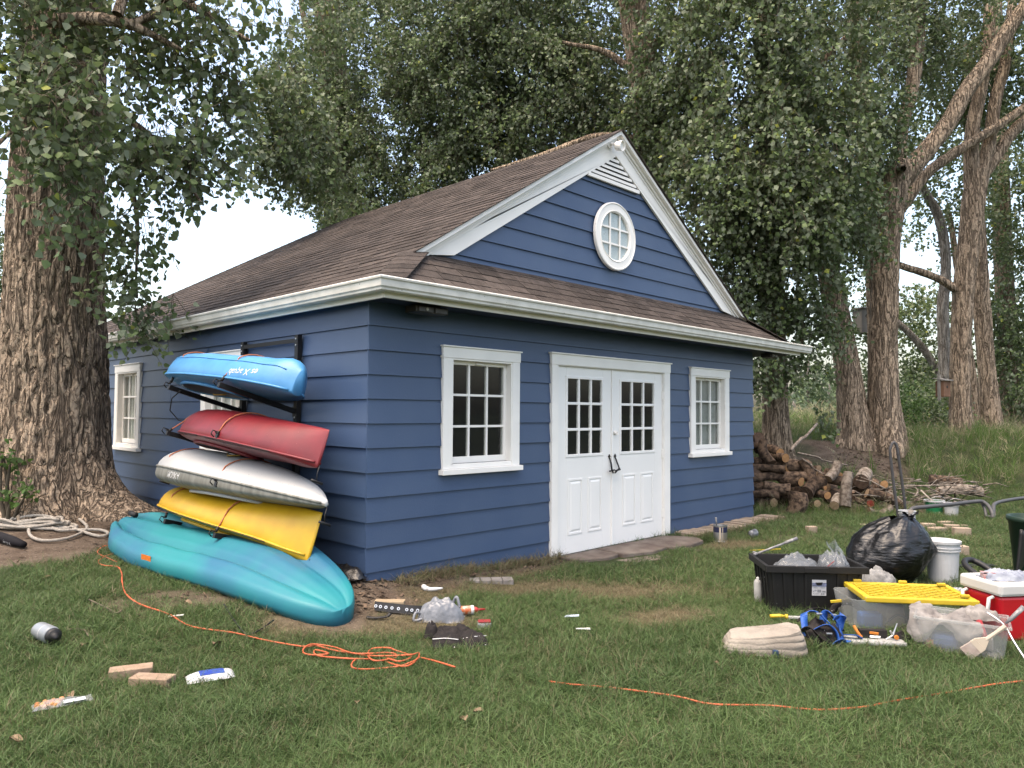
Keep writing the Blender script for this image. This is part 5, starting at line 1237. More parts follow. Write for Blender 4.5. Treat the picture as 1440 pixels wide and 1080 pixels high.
q = Vector((-.13, .25, gzf(-.13, .25))); o = MB().grid(crumple(.09, .32, .10, 12, .03, 9), 18, 30).build('black_tarp', mat('black plastic', (.012,.012,.013), .3, .5, var=.2, bump=.6, bscale=30), smooth=True); o.location = q; o.rotation_euler.z = .1
tag(o, 'crumpled black plastic tucked against the wall foot under the yellow kayak', 'plastic sheet')
# ================================================================== right half: bins, bags, buckets, tools
def tub(wb, db, wt, dt, h, th=.006):
    """open tapered tub, centred on the origin"""
    mb = MB(); o = []
    def ring(w, d, z, c=.03):
        w, d = w/2, d/2; return [(-w+c,-d,z), (w-c,-d,z), (w,-d+c,z), (w,d-c,z), (w-c,d,z), (-w+c,d,z), (-w,d-c,z), (-w,-d+c,z)]
    R_ = [ring(wb, db, 0), ring(wt, dt, h), ring(wt-2*th, dt-2*th, h), ring(wb-2*th, db-2*th, th)]
    v = sum(R_, []); f = [tuple(range(8))[::-1], tuple(range(24, 32))]
    for k in range(3):
        for i in range(8): j = (i+1) % 8; f.append((k*8+i, k*8+j, k*8+8+j, k*8+8+i))
    return mb.add(v, f)
blkp = mat('black tote plastic', (.014,.0135,.013), .55, .3, var=.25, speck=((.35,.35,.33), 38, .755), bump=.06, bscale=25)
label_ = mat('paper label', (.62,.62,.64), .5, .4, var=.1)
q = G(1150, 864); q = q+Vector((FWD[0], FWD[1], 0))*.22; tote = thing('storage_tote', 'big black open storage tote with a printed white label', 'tote', (q.x, q.y, gzf(q.x, q.y)), FACE-.06)
TW, TD, TH = .76, .50, .375
tub(TW*.88, TD*.86, TW*.97, TD*.96, TH).build('tub', blkp, tote)
rb_ = MB()
for sgn, (w, d) in ((1, (TW, TD)),):
    rb_.box(-w/2-.015, w/2+.015, -d/2-.02, -d/2+.012, TH-.045, TH+.006); rb_.box(-w/2-.015, w/2+.015, d/2-.012, d/2+.02, TH-.045, TH+.006)
    rb_.box(-w/2-.016, -w/2+.012, -d/2+.013, d/2-.013, TH-.045, TH+.005); rb_.box(w/2-.012, w/2+.016, -d/2+.013, d/2-.013, TH-.045, TH+.005)
    rb_.box(-.10, .08, -d/2-.026, -d/2-.0205, TH-.040, TH-.002)
rb_.build('rim', blkp, tote, bevel=.006)
rib = MB()
for i in range(9):
    x0 = -.33+i*.0825
    for sgn in (-1, 1):
        if i in (4, 5) and sgn < 0: continue
        rib.hexa([(x0*.93-.011, sgn*TD*.43-.008, .01), (x0*.93+.011, sgn*TD*.43-.008, .01), (x0*.93+.011, sgn*TD*.43+.008, .01), (x0*.93-.011, sgn*TD*.43+.008, .01),
                  (x0*1.02-.011, sgn*TD*.48-.008, TH-.046), (x0*1.02+.011, sgn*TD*.48-.008, TH-.046), (x0*1.02+.011, sgn*TD*.48+.008, TH-.046), (x0*1.02-.011, sgn*TD*.48+.008, TH-.046)])
for i in range(5):
    y0 = -.17+i*.085
    for sgn in (-1, 1):
        rib.hexa([(sgn*TW*.44-.008, y0-.01, .01), (sgn*TW*.44+.008, y0-.01, .01), (sgn*TW*.44+.008, y0+.01, .01), (sgn*TW*.44-.008, y0+.01, .01), (sgn*TW*.485-.008, y0-.01, TH-.046), (sgn*TW*.485+.008, y0-.01, TH-.046), (sgn*TW*.485+.008, y0+.01, TH-.046), (sgn*TW*.485-.008, y0+.01, TH-.046)])
rib.build('rib', blkp, tote)
def on_face(x, z, o=.0): k = z/TH; return (x, -(TD/2)*(.86+.10*k)-.004-o, z)
def quad_face(mb, x0, x1, z0, z1, o):
    return mb.prism([on_face(x0, z0, o), on_face(x1, z0, o), on_face(x1, z1, o), on_face(x0, z1, o)], (0, .0015, 0))
lb = quad_face(MB(), -.035, .075, .15, .275, .004).build('label', label_, tote)
inkm = mat('label ink', (.10,.12,.20), .6, .3, var=.4, scale=60); ink2 = mat('label grey', (.30,.31,.33), .6, .3, var=.3, scale=80)
quad_face(MB(), -.034, .074, .222, .252, .0062).build('picture_band', mat('label blue', (.25,.28,.42), .6, .3, var=.5, scale=40), tote)
mb = MB().prism([on_face(-.008, .254, .0078), on_face(.0, .232, .0078), on_face(.036, .232, .0078), on_face(.046, .256, .0078)], (0, .0008, 0)); mb.build('picture', blkp, tote)
mb = MB()
for x0, x1, z0, z1 in ((-.022,.012,.212,.215), (.022,.066,.212,.215), (-.028,-.020,.180,.188), (-.018,.0,.190,.194), (.006,.034,.178,.198), (.044,.068,.178,.190), (-.026,-.02,.164,.168), (-.014,.02,.165,.167), (.034,.044,.160,.170), (.05,.06,.160,.170)): quad_face(mb, x0, x1, z0, z1, .0062)
mb.build('print', ink2, tote)
EXB.append((tote.location.x, tote.location.y, .36, .23, tote.rotation_euler.z))
filmm = bpy.data.materials.new('thin clear bag'); filmm.use_nodes = True; nt = filmm.node_tree; Pn = nt.nodes['Principled BSDF']; Pn.inputs['Base Color'].default_value = (.22,.24,.26,1); Pn.inputs['Roughness'].default_value = .22
tr_ = nt.nodes.new('ShaderNodeBsdfTransparent'); ms_ = nt.nodes.new('ShaderNodeMixShader'); ms_.inputs[0].default_value = .38
nt.links.new(tr_.outputs[0], ms_.inputs[1]); nt.links.new(Pn.outputs[0], ms_.inputs[2]); nt.links.new(ms_.outputs[0], nt.nodes['Material Output'].inputs[0])
L2W = lambda o, p: (Matrix.Translation(o.location) @ Matrix.Rotation(o.rotation_euler.z, 4, 'Z')) @ Vector(p)
def pile(name, label, cat, loc, rz, hx, hy, h, seed, m, fr=10, amp=.04, n=34, part=None, group=None):
    t = thing(name, label, cat, tuple(loc), rz, group)
    MB().grid(crumple(hx, hy, h, seed, amp, fr), n, n).build(part or 'sheet', m, t, smooth=True); return t
pile('clear_bag', 'clear plastic bag crumpled at the back of the black tote', 'bag', L2W(tote, (-.06, .08, .26)), tote.rotation_euler.z, .19, .13, .14, 21, filmm, part='film')
b2 = pile('clear_bag', 'clear plastic bag with a red edge sticking up at the right end of the tote', 'bag', L2W(tote, (.22, .0, .24)), tote.rotation_euler.z, .13, .14, .20, 22, filmm, part='film')
MB().grid(lambda u, v: (-.02+.10*u+.03*math.sin(v*5), .02+.05*math.sin(u*9)*v, .12+.17*v+.02*math.sin(u*17)), 18, 8).build('open_end', filmm, b2, smooth=True)
MB().bar((-.10,-.10,.10), (-.04,-.12,.16), .012, .004).build('red_edge', MATS['red lid'], b2)
MB().box(-.09, .07, -.13, .08, -.08, .02).build('folded_rag', mat('slate rag', (.16,.17,.20), .9, .2, var=.3), b2, bevel=.02)
# things leaning behind and beside the tote
poleg = mat('grey pole', (.17,.17,.18), .5, .5, col2=(.40,.40,.38), scale=25, lo=.5, hi=.7)
p0 = L2W(tote, (-.33, .25, .38)); p1 = Vector(at(1121, 757, 6.35)); mb = MB().tube([p0, p0+(p1-p0)*.75], .010, 8).tube([p0+(p1-p0)*.70, p1], .015, 8).tube([p0+Vector((-.05,.0,.0)), p0, p0+Vector((.04,.05,.0))], .012, 8)
o = mb.build('paint_roller', poleg, smooth=True); tag(o, 'paint-splashed grey roller handle sticking up behind the black tote', 'paint roller')
q = G(1066, 846); sc_ = thing('spray_can', 'white paint-smeared can standing at the left side of the tote', 'can', tuple(q))
MB().lathe([(.0,0), (.032,0), (.033,.005), (.033,.16), (.024,.18), (.012,.182)], 16).build('can', mat('smeared white', (.48,.48,.46), .5, .4, var=.3, scale=12), sc_, smooth=True); MB().lathe([(.012,.183), (.013,.20), (.0,.205)], 10).build('nozzle', whitep, sc_)
yel = mat('yellow plastic', (.66,.47,.03), .45, .4, var=.15, speck=((.25,.22,.15), 45, .72))
q = G(1079, 778); o = MB().bar((-.20,0,.03), (.16,.02,.045), .012, .012).build('yellow_stick', yel); o.location = q; o.rotation_euler.z = FACE; tag(o, 'thin yellow stick lying in the grass beyond the tote', 'stick')
q = G(1108, 876); spr = thing('paint_scraper', 'yellow-handled scraper with a white blade lying before the tote', 'scraper', tuple(q), FACE-.1)
MB().tube([(-.13,0,.045), (-.06,0,.05), (-.02,0,.045)], [.014,.015,.011], 8).tube([(-.02,0,.045), (.0,0,.045)], .020, 8).build('handle', yel, spr, smooth=True); MB().box(.001, .13, -.02, .02, .035, .05).build('blade', MATS['smeared white'], spr, bevel=.003)
# black rubbish bag
poly = mat('black polythene', (.0045,.0045,.005), .30, .45, var=.3, bump=1.0, bscale=9, stretch=(1.5,1.5,5))
q = G(1257, 822); q = q+Vector((FWD[0], FWD[1], 0))*.15; rbag = thing('rubbish_bag', 'bulging black rubbish bag knotted at the top right', 'rubbish bag', (q.x, q.y, gzf(q.x, q.y)), FACE)
def bagf(u, v):
    th = u*2*math.pi; ph = v*math.pi*.93
    x = math.sin(ph)*math.cos(th); y = math.sin(ph)*math.sin(th); z = -math.cos(ph)
    zz = (z+1)/2
    sx = .43*(1-.26*zz**1.5); sy = .34*(1-.2*zz)
    n = float(fbm(x*2.2+3, y*2.2, z*2.2, 4, 3))-.5
    # folds that radiate from the knot
    ang = math.atan2(y, x-.35); fold = abs(2*float(vnoise(ang*3.4, z*1.2+x, 1.0, 9))-1)-.5; fold2 = abs(2*float(vnoise(ang*7, z*2.5, 2.0, 13))-1)-.5
    r = 1+.22*n+.07*fold*(.3+zz)+.035*fold2
    px_ = x*sx*r+.12*zz**2; pz = .30+z*.32*r
    return (px_, y*sy*r, max(0.0, pz+.04*x*zz))
mb = MB().grid(bagf, 96, 60); mb.build('bag', poly, rbag, smooth=True)
kx = Vector((.225, -.02, .605)); kb_ = MB().lathe([(.05,-.05), (.028,0), (.035,.02), (.02,.035)], 12, M=Matrix.Translation(kx) @ Matrix.Rotation(R(20), 4, 'Y'))
for a in range(7):
    d = Vector((math.cos(a*.9), math.sin(a*.9), .6+.3*math.sin(a*2.3)))*.075; e = Vector((-d.y, d.x, 0)).normalized()*.025
    kb_.add([kx-e*.3, kx+e*.3, kx+d+e, kx+d-e, kx+d*1.05+Vector((0,0,.012))], [(0,1,2,3), (3,2,4)])
kb_.build('knot', poly, rbag, smooth=True)
EXB.append((rbag.location.x, rbag.location.y, .36, .28, FACE))
q = G(1236, 828); grag = mat('grey white fabric', (.30,.30,.295), .8, .3, var=.5, scale=16, bump=.6, bscale=30)
pile('cloth_bundle', 'bundle of marbled grey-white cloth between tote and rubbish bag', 'cloth', q, FACE-.3, .15, .12, .19, 24, grag, fr=8)
MB().box(-.02, .16, -.09, -.03, .01, .06).build('board', wood, None).name = 'lumber_offcut'
o = bpy.data.objects['lumber_offcut']; o.location = G(1262, 829); o.rotation_euler.z = FACE; tag(o, 'pale lumber offcut lying behind the yellow lid', 'wood block')
# yellow-lidded tote
fr_ = bpy.data.materials.new('cloudy plastic'); fr_.use_nodes = True; nt = fr_.node_tree; Pn = nt.nodes['Principled BSDF']; Pn.inputs['Base Color'].default_value = (.36,.37,.36,1); Pn.inputs['Roughness'].default_value = .35
tr_ = nt.nodes.new('ShaderNodeBsdfTransparent'); ms_ = nt.nodes.new('ShaderNodeMixShader'); ms_.inputs[0].default_value = .30
nt.links.new(tr_.outputs[0], ms_.inputs[1]); nt.links.new(Pn.outputs[0], ms_.inputs[2]); nt.links.new(ms_.outputs[0], nt.nodes['Material Output'].inputs[0])
q = G(1251, 890)+Vector((FWD[0], FWD[1], 0))*.19; yt = thing('storage_tote', 'cloudy clear tote of tools under a loose yellow lid', 'tote', (q.x, q.y, gzf(q.x, q.y)), FACE-.04)
tub(.42, .33, .50, .40, .235).build('tub', fr_, yt, bevel=.004)
bluec = mat('blue plastic', (.03,.13,.42), .45, .4, var=.3, scale=12); orng = mat('orange plastic', (.65,.22,.03), .45, .4, var=.15)
cn = MB(); cn.box(-.16,.0,-.12,-.02,.012,.12).build('blue_case', bluec, yt, bevel=.02); MB().box(.03,.16,-.10,.06,.012,.17).build('cardboard_box', wood, yt, bevel=.006)
MB().tube(cr([(.0,-.14,.05), (.08,-.15,.12), (.17,-.14,.08), (.10,-.15,.03)], 5), .008, 6).build('coiled_lead', blackm, yt, smooth=True)
EXB.append((yt.location.x, yt.location.y, .22, .17, yt.rotation_euler.z))
lp = Vector(at(1277, 846, 5.5)); lz = gzf(yt.location.x, yt.location.y)+.243
lid = thing('tote_lid', 'yellow diamond-ribbed tote lid resting askew on the cloudy tote', 'lid', (lp.x, lp.y, lz), FACE-.13)
LX, LY = .385, .255
MB().box(-LX+.03, LX-.03, -LY+.03, LY-.03, -.006, .0).build('plate', mat('dusty yellow', (.24,.21,.10), .5, .4, col2=(.13,.135,.12), scale=9, lo=.42, hi=.6), lid)
fr2 = MB()
for (x0, x1, y0, y1) in ((-LX, LX, -LY, -LY+.045), (-LX, LX, LY-.045, LY), (-LX, -LX+.045, -LY+.046, LY-.046), (LX-.045, LX, -LY+.046, LY-.046)): fr2.box(x0, x1, y0, y1, -.022, .018)
fr2.build('rim', yel, lid, bevel=.008)
dg_ = MB()
for k in np.arange(-.56, .57, .105):
    for sg in (1, -1):
        pts = []
        for t in np.linspace(-.7, .7, 141):
            x, y = k+t, sg*t*.62
            if abs(x) < LX-.05 and abs(y) < LY-.05: pts.append((x, y))
        if len(pts) > 6: dg_.bar((*pts[0], .011), (*pts[-1], .011), .012, .010+.001*sg)
dg_.build('diamond_rib', yel, lid)
for x, y in ((-LX+.10, LY-.02), (.05, LY-.02), (LX-.07, LY-.06), (LX-.06, -LY+.09)): MB().box(x-.03, x+.03, y-.012, y+.012, .0185, .04).build('lug', yel, lid, bevel=.005)
# clear bin with rags and brush
qa, qb = G(1300, 914), G(1408, 931); dx = qb-qa; rz = math.atan2(dx.y, dx.x); q = (qa+qb)/2+Vector((-dx.y, dx.x, 0)).normalized()*.15
bn = thing('clear_bin', 'clear plastic bin full of rags and paint tools in front of the cooler', 'bin', (q.x, q.y, gzf(q.x, q.y)), rz)
tub(.46, .28, .53, .34, .215).build('tub', fr_, bn, bevel=.004)
mb = MB()
for (x0, x1, y0, y1) in ((-.275,.275,-.18,-.165), (-.275,.275,.165,.18), (-.275,-.26,-.164,.164), (.26,.275,-.164,.164)): mb.box(x0, x1, y0, y1, .205, .225)
mb.build('rim', fr_, bn, bevel=.004)
MB().box(-.18, -.02, -.11, .0, .012, .11).build('blue_tool', bluec, bn, bevel=.03); MB().tube([(.08,-.10,.03), (.13,-.08,.12), (.10,.0,.20)], .02, 8).build('red_handle', MATS['red lid'], bn, smooth=True); MB().lathe([(.0,0), (.03,0), (.03,.05), (.0,.05)], 12, M=Matrix.Translation((-.19,-.10,.015))).build('orange_cap', orng, bn); MB().box(.06,.18,.0,.10,.012,.10).build('paint_tray', MATS['smeared white'], bn, bevel=.01)
EXB.append((bn.location.x, bn.location.y, .23, .15, rz))
ragm = mat('paint rag', (.34,.32,.30), 1.0, .03, col2=(.19,.175,.165), scale=10, bump=.8, bscale=24)
rg = thing('paint_rag', 'stained off-white rag draped over the back of the clear bin', 'rag', tuple(L2W(bn, (-.09, .04, .20))), rz)
def rag(u, v):
    x = -.21+.42*u; y = .16-.36*v; n = .6*(float(fbm(u*4, v*4, 0, 33, 3))-.5)+.7*(abs(2*float(fbm(u*5+v*2, v*3, 1, 36, 3))-1)-.25)
    d = max(0, -y-.13); return (x+.05*n, max(y, -.155-.02*n-.02*(v > .8)), .015+.06*n+.05*math.sin(u*9+v*3)*.6-1.35*d*(1+.5*math.sin(u*11)))
MB().grid(rag, 60, 52).build('cloth', ragm, rg, smooth=True)
o = MB().grid(lambda u, v: tuple(Vector(crumple(.11, .08, .07, 35, .03, 8)(u, v))), 24, 24).build('cloth', ragm, rg, smooth=True); o.location = (.20, .05, .0)
br = thing('paint_brush', 'wide cream-handled paint brush leaning on the front of the clear bin', 'paint brush', tuple(L2W(bn, (.02, -.21, .03))), rz)
hm = mat('cream handle', (.58,.50,.40), .5, .4, var=.1)
u_ = Vector((.66, .06, .62)).normalized(); w_ = Vector((-.62, .0, .66)).normalized(); n_ = u_.cross(w_)
def bbx(a0, a1, w0, w1, t): 
    c = [u_*a0-w_*w0, u_*a0+w_*w0, u_*a1+w_*w1, u_*a1-w_*w1]; return [p-n_*t for p in c]+[p+n_*t for p in c]
MB().hexa(bbx(.0, .075, .046, .040, .014)).build('bristles', mat('bristle', (.28,.20,.17), .9, .2, col2=(.55,.50,.45), scale=9, stretch=(1,1,1)), br); MB().hexa(bbx(.0755, .11, .042, .040, .016)).build('ferrule', hm, br)
MB().hexa(bbx(.1105, .16, .040, .014, .012)).tube([u_*.155, u_*.22, u_*.30], [.014,.012,.015], 8).build('handle', hm, br, smooth=False)
rd = thing('paint_roller', 'bent wire roller arm with a paint-caked grip hooked over the clear bin', 'paint roller', tuple(L2W(bn, (.24, -.12, .22))), rz)
MB().tube(cr([(-.10,.06,.06), (-.04,.02,.03), (.0,-.03,.0), (.04,-.10,-.07), (.10,-.18,-.16)], 6), .006, 8).build('wire', steel, rd, smooth=True)
MB().tube([(.095,-.175,-.155), (.13,-.22,-.19), (.16,-.26,-.21)], [.010,.015,.014], 8).build('end_grip', poleg, rd, smooth=True); MB().tube([(.0,-.02,.02), (.03,-.01,.05), (.10,.02,.13)], [.006,.014,.016], 8).build('grip', poleg, rd, smooth=True)
# cooler
redp = mat('red cooler', (.50,.010,.018), .35, .5, var=.08, bump=.05, bscale=40); lidw = mat('cooler lid', (.62,.62,.60), .4, .5, var=.05, speck=((.05,.05,.06), 26, .735))
qn = G(1408, 903); cl_ = thing('cooler', 'red cooler with a paint-spotted white lid and white carry handle', 'cooler', tuple(qn), FACE+.16)
MB().hexa([(.015,.0,0), (.60,.0,0), (.60,.33,0), (.015,.33,0), (-.005,-.012,.31), (.62,-.012,.31), (.62,.345,.31), (-.005,.345,.31)]).build('body', redp, cl_, bevel=.02)
MB().box(-.02, .635, -.025, .36, .311, .405).build('lid', lidw, cl_, bevel=.022); MB().box(-.012, .627, -.018, .352, .318, .322).build('seal', lidw, cl_)
MB().tube([(-.012,.05,.30), (-.045,.05,.29), (-.06,.055,.16), (-.065,.09,.135), (-.065,.25,.135), (-.06,.285,.16), (-.045,.29,.29), (-.012,.29,.30)], .013, 8).build('handle', lidw, cl_, smooth=True)
EXB.append((qn.x+.3*RGT[0]+.16*FWD[0], qn.y+.3*RGT[1]+.16*FWD[1], .31, .18, FACE+.16))
pc = L2W(cl_, (.18, .14, .402)); pile('paper_wad', 'crumpled blue-grey paper towel on top of the cooler', 'paper', pc, FACE, .17, .11, .06, 41, mat('paper towel', (.36,.39,.44), .9, .2, col2=(.20,.22,.28), scale=14), fr=12, amp=.03, part='paper')
o = MB().box(-.05, .05, -.03, .03, 0, .03).bar((-.06,.0,.045), (.13,-.03,.035), .03, .004).build('striped_card', mat('striped card', (.60,.58,.57), .6, .3, col2=(.45,.10,.10), scale=22, stretch=(1,8,1))); o.location = L2W(cl_, (.06, .16, .405)); o.rotation_euler.z = FACE-.2; tag(o, 'red and white striped card lying on the left end of the cooler lid', 'card')
# green bin, black hose loop and black flap at the right border
grn = mat('dark green plastic', (.012,.035,.022), .5, .4, var=.2)
q = G(1462, 815); gb2 = thing('waste_bin', 'dark green bin with a rolled rim cut by the right picture border', 'bin', tuple(q))
MB().lathe([(.0,0), (.19,0), (.20,.02), (.245,.55), (.262,.555), (.262,.60), (.235,.60), (.18,.03), (.0,.03)], 28).build('body', grn, gb2, smooth=True); MB().tube([(-.25,.02,.50), (-.30,.0,.58), (-.27,-.02,.66), (-.22,-.02,.68)], .02, 8).build('handle', grn, gb2, smooth=True)
EXCL.append((q.x, q.y, .25))
hs_ = MB().tube(cr([at(1418,832,5.6), at(1398,825,5.7), at(1378,812,5.85), at(1360,797,6.0), at(1357,789,6.1), at(1368,788,6.15), at(1390,800,6.05), at(1412,822,5.9)], 6), .024, 10).build('foam_tube', rub, smooth=True); tag(hs_, 'thick black foam tube bent in a loop behind the cooler', 'tube')
mb = MB().grid(lambda u, v: tuple(Vector(at(1425-12*v+30*u*(.3+v), 836-92*u*(1-.2*v), 5.7+.12*v))), 14, 6); mb.build('black_flap', rub, smooth=True); o = bpy.data.objects['black_flap']; sm_ = o.modifiers.new('thick', 'SOLIDIFY'); sm_.thickness = .02; tag(o, 'curved black flap standing between cooler and green bin', 'flap')
q = G(1412, 811); o = MB().tube([(-.10,0,.03), (.10,.02,.035)], .03, 12).tube([(.10,.02,.035), (.13,.022,.035)], .02, 10).build('dark_cylinder', mat('navy tube', (.02,.026,.045), .5, .4, var=.2), smooth=True); o.location = q; o.rotation_euler.z = FACE; tag(o, 'dark navy cylinder lying on the grass behind the cooler', 'cylinder')
q = G(1343, 838); o = MB().lathe([(.0,0), (.033,0), (.034,.004), (.034,.115), (.03,.12), (.0,.12)], 18, M=Matrix.Translation((-.06,0,.04)) @ Matrix.Rotation(R(90), 4, 'Y')).build('drink_can', mat('printed can', (.45,.45,.45), .35, .5, col2=(.03,.03,.03), scale=24, lo=.48, hi=.52), smooth=True); o.location = q; o.rotation_euler.z = FACE; tag(o, 'black and silver can lying behind the yellow lid', 'can')
o = MB().bar((-.35,0,.03), (.35,.0,.03), .10, .02).build('dark_board', rub); o.location = G(1352, 800); o.rotation_euler.z = FACE+.1; tag(o, 'dark board lying in the grass right of the white bucket', 'board')
# buckets
def bucket(label, px, py, rb, rt, h, m, lid_=False, group='paint buckets', handle=True):
    q = G(px, py); t = thing('bucket', label, 'bucket', tuple(q), FACE, group)
    MB().lathe([(.0,0), (rb,0), (rb+(rt-rb)*.03,.01), (rb+(rt-rb)*.78,h*.78), (rt+.008,h*.785), (rt+.008,h*.80), (rt,h*.805), (rt+.008,h*.86), (rt+.008,h*.875), (rt,h*.88), (rt+.002,h*.97), (rt+.012,h*.975), (rt+.012,h), (rt-.004,h), (rb,.02), (.0,.02)], 32).build('pail', m, t, smooth=False)
    if handle: MB().tube([(-rt-.012,0,h*.86)]+[(-(rt+.02)*math.cos(a), -.03-.10*math.sin(a), h*.86+(.11 if not lid_ else .05)*math.sin(a)) for a in np.linspace(.1, 3.04, 14)]+[(rt+.012,0,h*.86)], .003, 6).build('bail', steel, t, smooth=True)
    if lid_: MB().lathe([(.0,h+.001), (rt+.006,h+.001), (rt+.014,h-.01), (rt+.016,h+.012), (rt-.01,h+.012), (.0,h+.008)], 30).build('lid', m, t)
    EXCL.append((q.x, q.y, rt)); return t
pail = mat('white pail', (.60,.61,.62), .4, .5, var=.08, speck=((.42,.43,.44), 10, .62)); pailg = mat('green pail', (.015,.20,.075), .4, .5, col2=(.55,.55,.5), scale=30, lo=.58, hi=.66)
wb_ = bucket('tall white bucket with a lid standing behind the rubbish bag', 1326, 816, .125, .145, .37, pail, True)
gk = bucket('green bucket with a white rim behind the tube frame', 1314, 722, .115, .135, .20, pailg)
MB().lathe([(.137,.185), (.150,.19), (.150,.215), (.134,.215), (.134,.19)], 24, cap=False).build('rim', pail, gk); MB().tube([(-.02,0,.18), (-.12,.05,.30), (-.17,.08,.36)], [.012,.012,.010], 8).build('stirring_stick', hm, gk)
bucket('small white bucket beside the green one', 1338, 725, .09, .105, .20, pail)
bucket('white pail with a dark slot half hidden behind the rubbish bag', 1276, 740, .10, .105, .22, pail, handle=False)
bpy.data.objects[[o.name for o in COL.objects if o.name.startswith('bucket')][-1]]
# paint can and cap by the wall
q = G(1013, 761); pc_ = thing('paint_can', 'metal paint can with a navy label and a brush in it', 'paint can', tuple(q), FACE)
MB().lathe([(.0,0), (.084,0), (.086,.004), (.083,.01), (.083,.185), (.087,.19), (.087,.195), (.078,.195), (.076,.15), (.0,.15)], 26).build('can', steel, pc_, smooth=False)
MB().lathe([(.0835,.115), (.0835,.18)], 26, cap=False).build('label', mat('navy label', (.015,.02,.07), .4, .5, var=.3), pc_); MB().tube([(-.04,.0,.14), (-.05,.0,.25), (-.055,.0,.29)], [.012,.009,.012], 8).build('brush_handle', poleg, pc_, smooth=True)
dr = MB()
for a0, a1, z0 in ((-2.0,-1.75,.0), (-1.55,-1.45,.02)): dr.add([(.0842*math.cos(a0),.0842*math.sin(a0),z0), (.0842*math.cos(a1),.0842*math.sin(a1),z0), (.0842*math.cos(a1),.0842*math.sin(a1),.185), (.0842*math.cos(a0),.0842*math.sin(a0),.185)], [(0,1,2,3)])
dr.build('paint_drip', hm, pc_); EXCL.append((q.x, q.y, .09))
q = G(1059, 757); o = MB().lathe([(.0,0), (.045,0), (.047,.01), (.047,.09), (.03,.095), (.0,.095)], 18, M=Matrix.Translation((-.04,0,.05)) @ Matrix.Rotation(R(75), 4, 'Y')).build('small_can', mat('dark can', (.08,.085,.10), .3, .5, col2=(.4,.42,.45), scale=14), smooth=True); o.location = q; o.rotation_euler.z = FACE+.5; tag(o, 'small dark can tipped over near the brick edging', 'can')
# canvas drop cloth, harness, tray and tools
canv = mat('canvas', (.37,.335,.285), 1.0, .03, col2=(.26,.23,.195), scale=5, bump=.5, bscale=55, speck=((.10,.10,.11), 26, .735))
q = G(1083, 922)+Vector((FWD[0], FWD[1], 0))*.12; dc = thing('drop_cloth', 'folded cream canvas drop cloth lying on the grass', 'drop cloth', tuple(q), FACE-.18)
def cloth(u, v):
    th = u*2*math.pi; c, s_ = math.cos(th), math.sin(th); k = (abs(c)**4+abs(s_)**4)**(-1/4)
    if v < .6:        # stacked edges: eight soft folds, fanned open towards the right
        w = v/.6; n = float(vnoise(th*2.2, w*5, 0, 71)); z = .004+.118*w
        r = 1.0-.16*w**2+.05*(float(fbm(th*2.2, w*3, 0, 72, 3))-.5)-.045*(1-abs(math.sin(w*11+1.6*n+.4*th))**.5)*(.45+.55*max(0, c+.2))
    else:
        w = (v-.6)/.4; r = .84*(1-w**1.15); z = .122+.012*math.sqrt(max(0, w))
    x, y = .265*k*c*r, .155*k*s_*r
    n = float(fbm(x*6, y*8, 0, 73, 3)); n2 = abs(2*float(fbm(x*4+y*7, y*3-x*2, 2, 74, 3))-1)
    if v >= .6: z += .022*(n-.5)*2-.016*(1-float(sstep(.0, .10, n2)))
    return (x+.02*(n-.5), y, max(.0, z*(1+.32*x/.26)))
MB().grid(cloth, 100, 70).build('cloth', canv, dc, smooth=True)
for s_ in (-1,): MB().box(.03, .065, -.175, -.15, .0, .05).build('blue_tab', mat('navy tab', (.02,.05,.13), .6, .3, var=.2), dc, bevel=.004)
EXB.append((q.x, q.y, .24, .14, FACE-.18))
webb = mat('blue webbing', (.025,.12,.46), .55, .35, col2=(.018,.085,.36), scale=40, bump=.3, bscale=160); blkweb = MATS['black cloth']
q = G(1163, 908)+Vector((FWD[0], FWD[1], 0))*.08; hn = thing('safety_harness', 'tangled blue and black webbing harness beside the drop cloth', 'harness', tuple(q), FACE)
def ribbon(pts, w, tw=0.0):
    P = cr(pts, 7); mb = MB(); v = []
    for i, p in enumerate(P):
        t = (P[min(i+1, len(P)-1)]-P[max(i-1, 0)]).normalized(); s_ = t.cross(Vector((math.sin(tw*i/len(P)), math.cos(tw*i/len(P))*.35, 1))).normalized()*w/2
        nn = t.cross(s_).normalized()*.002; v += [p-s_-nn, p+s_-nn, p+s_+nn, p-s_+nn]
    f = []
    for i in range(len(P)-1):
        for k in range(4): f.append((4*i+k, 4*i+(k+1) % 4, 4*i+4+(k+1) % 4, 4*i+4+k))
    return mb.add(v, f)
rr = random.Random(12)
for k, (pts, tw, m) in enumerate([([(-.12,-.04,.05),(-.10,.05,.17),(-.02,.04,.19),(.04,-.05,.13)],1.0,webb), ([(-.08,-.06,.10),(-.0,-.08,.14),(.05,-.10,.10),(.06,-.12,.04)],.5,webb), ([(.02,.05,.06),(.05,.06,.19),(.10,.02,.15),(.11,-.05,.08),(.06,-.10,.03)],1.6,webb),
        ([(.09,-.02,.03),(.13,.0,.14),(.12,-.05,.20),(.06,-.04,.16)],2.2,webb), ([(.02,-.12,.02),(.07,-.13,.06),(.10,-.10,.03),(.15,-.06,.03)],.3,webb), ([(-.16,.02,.03),(-.12,-.08,.12),(-.06,-.12,.06),(.0,-.10,.02)],1.0,blkweb), ([(-.14,.06,.12),(-.04,.09,.20),(.08,.09,.18),(.17,.05,.06)],.8,blkweb), ([(.12,.03,.04),(.22,-.01,.05),(.26,-.02,.03)],.2,webb)]):
    ribbon(pts, .050 if k < 5 else .045, tw).build('webbing', m, hn, smooth=True)
o = MB().grid(crumple(.15, .11, .13, 51, .03, 8), 20, 20).build('pad', blkweb, hn, smooth=True)
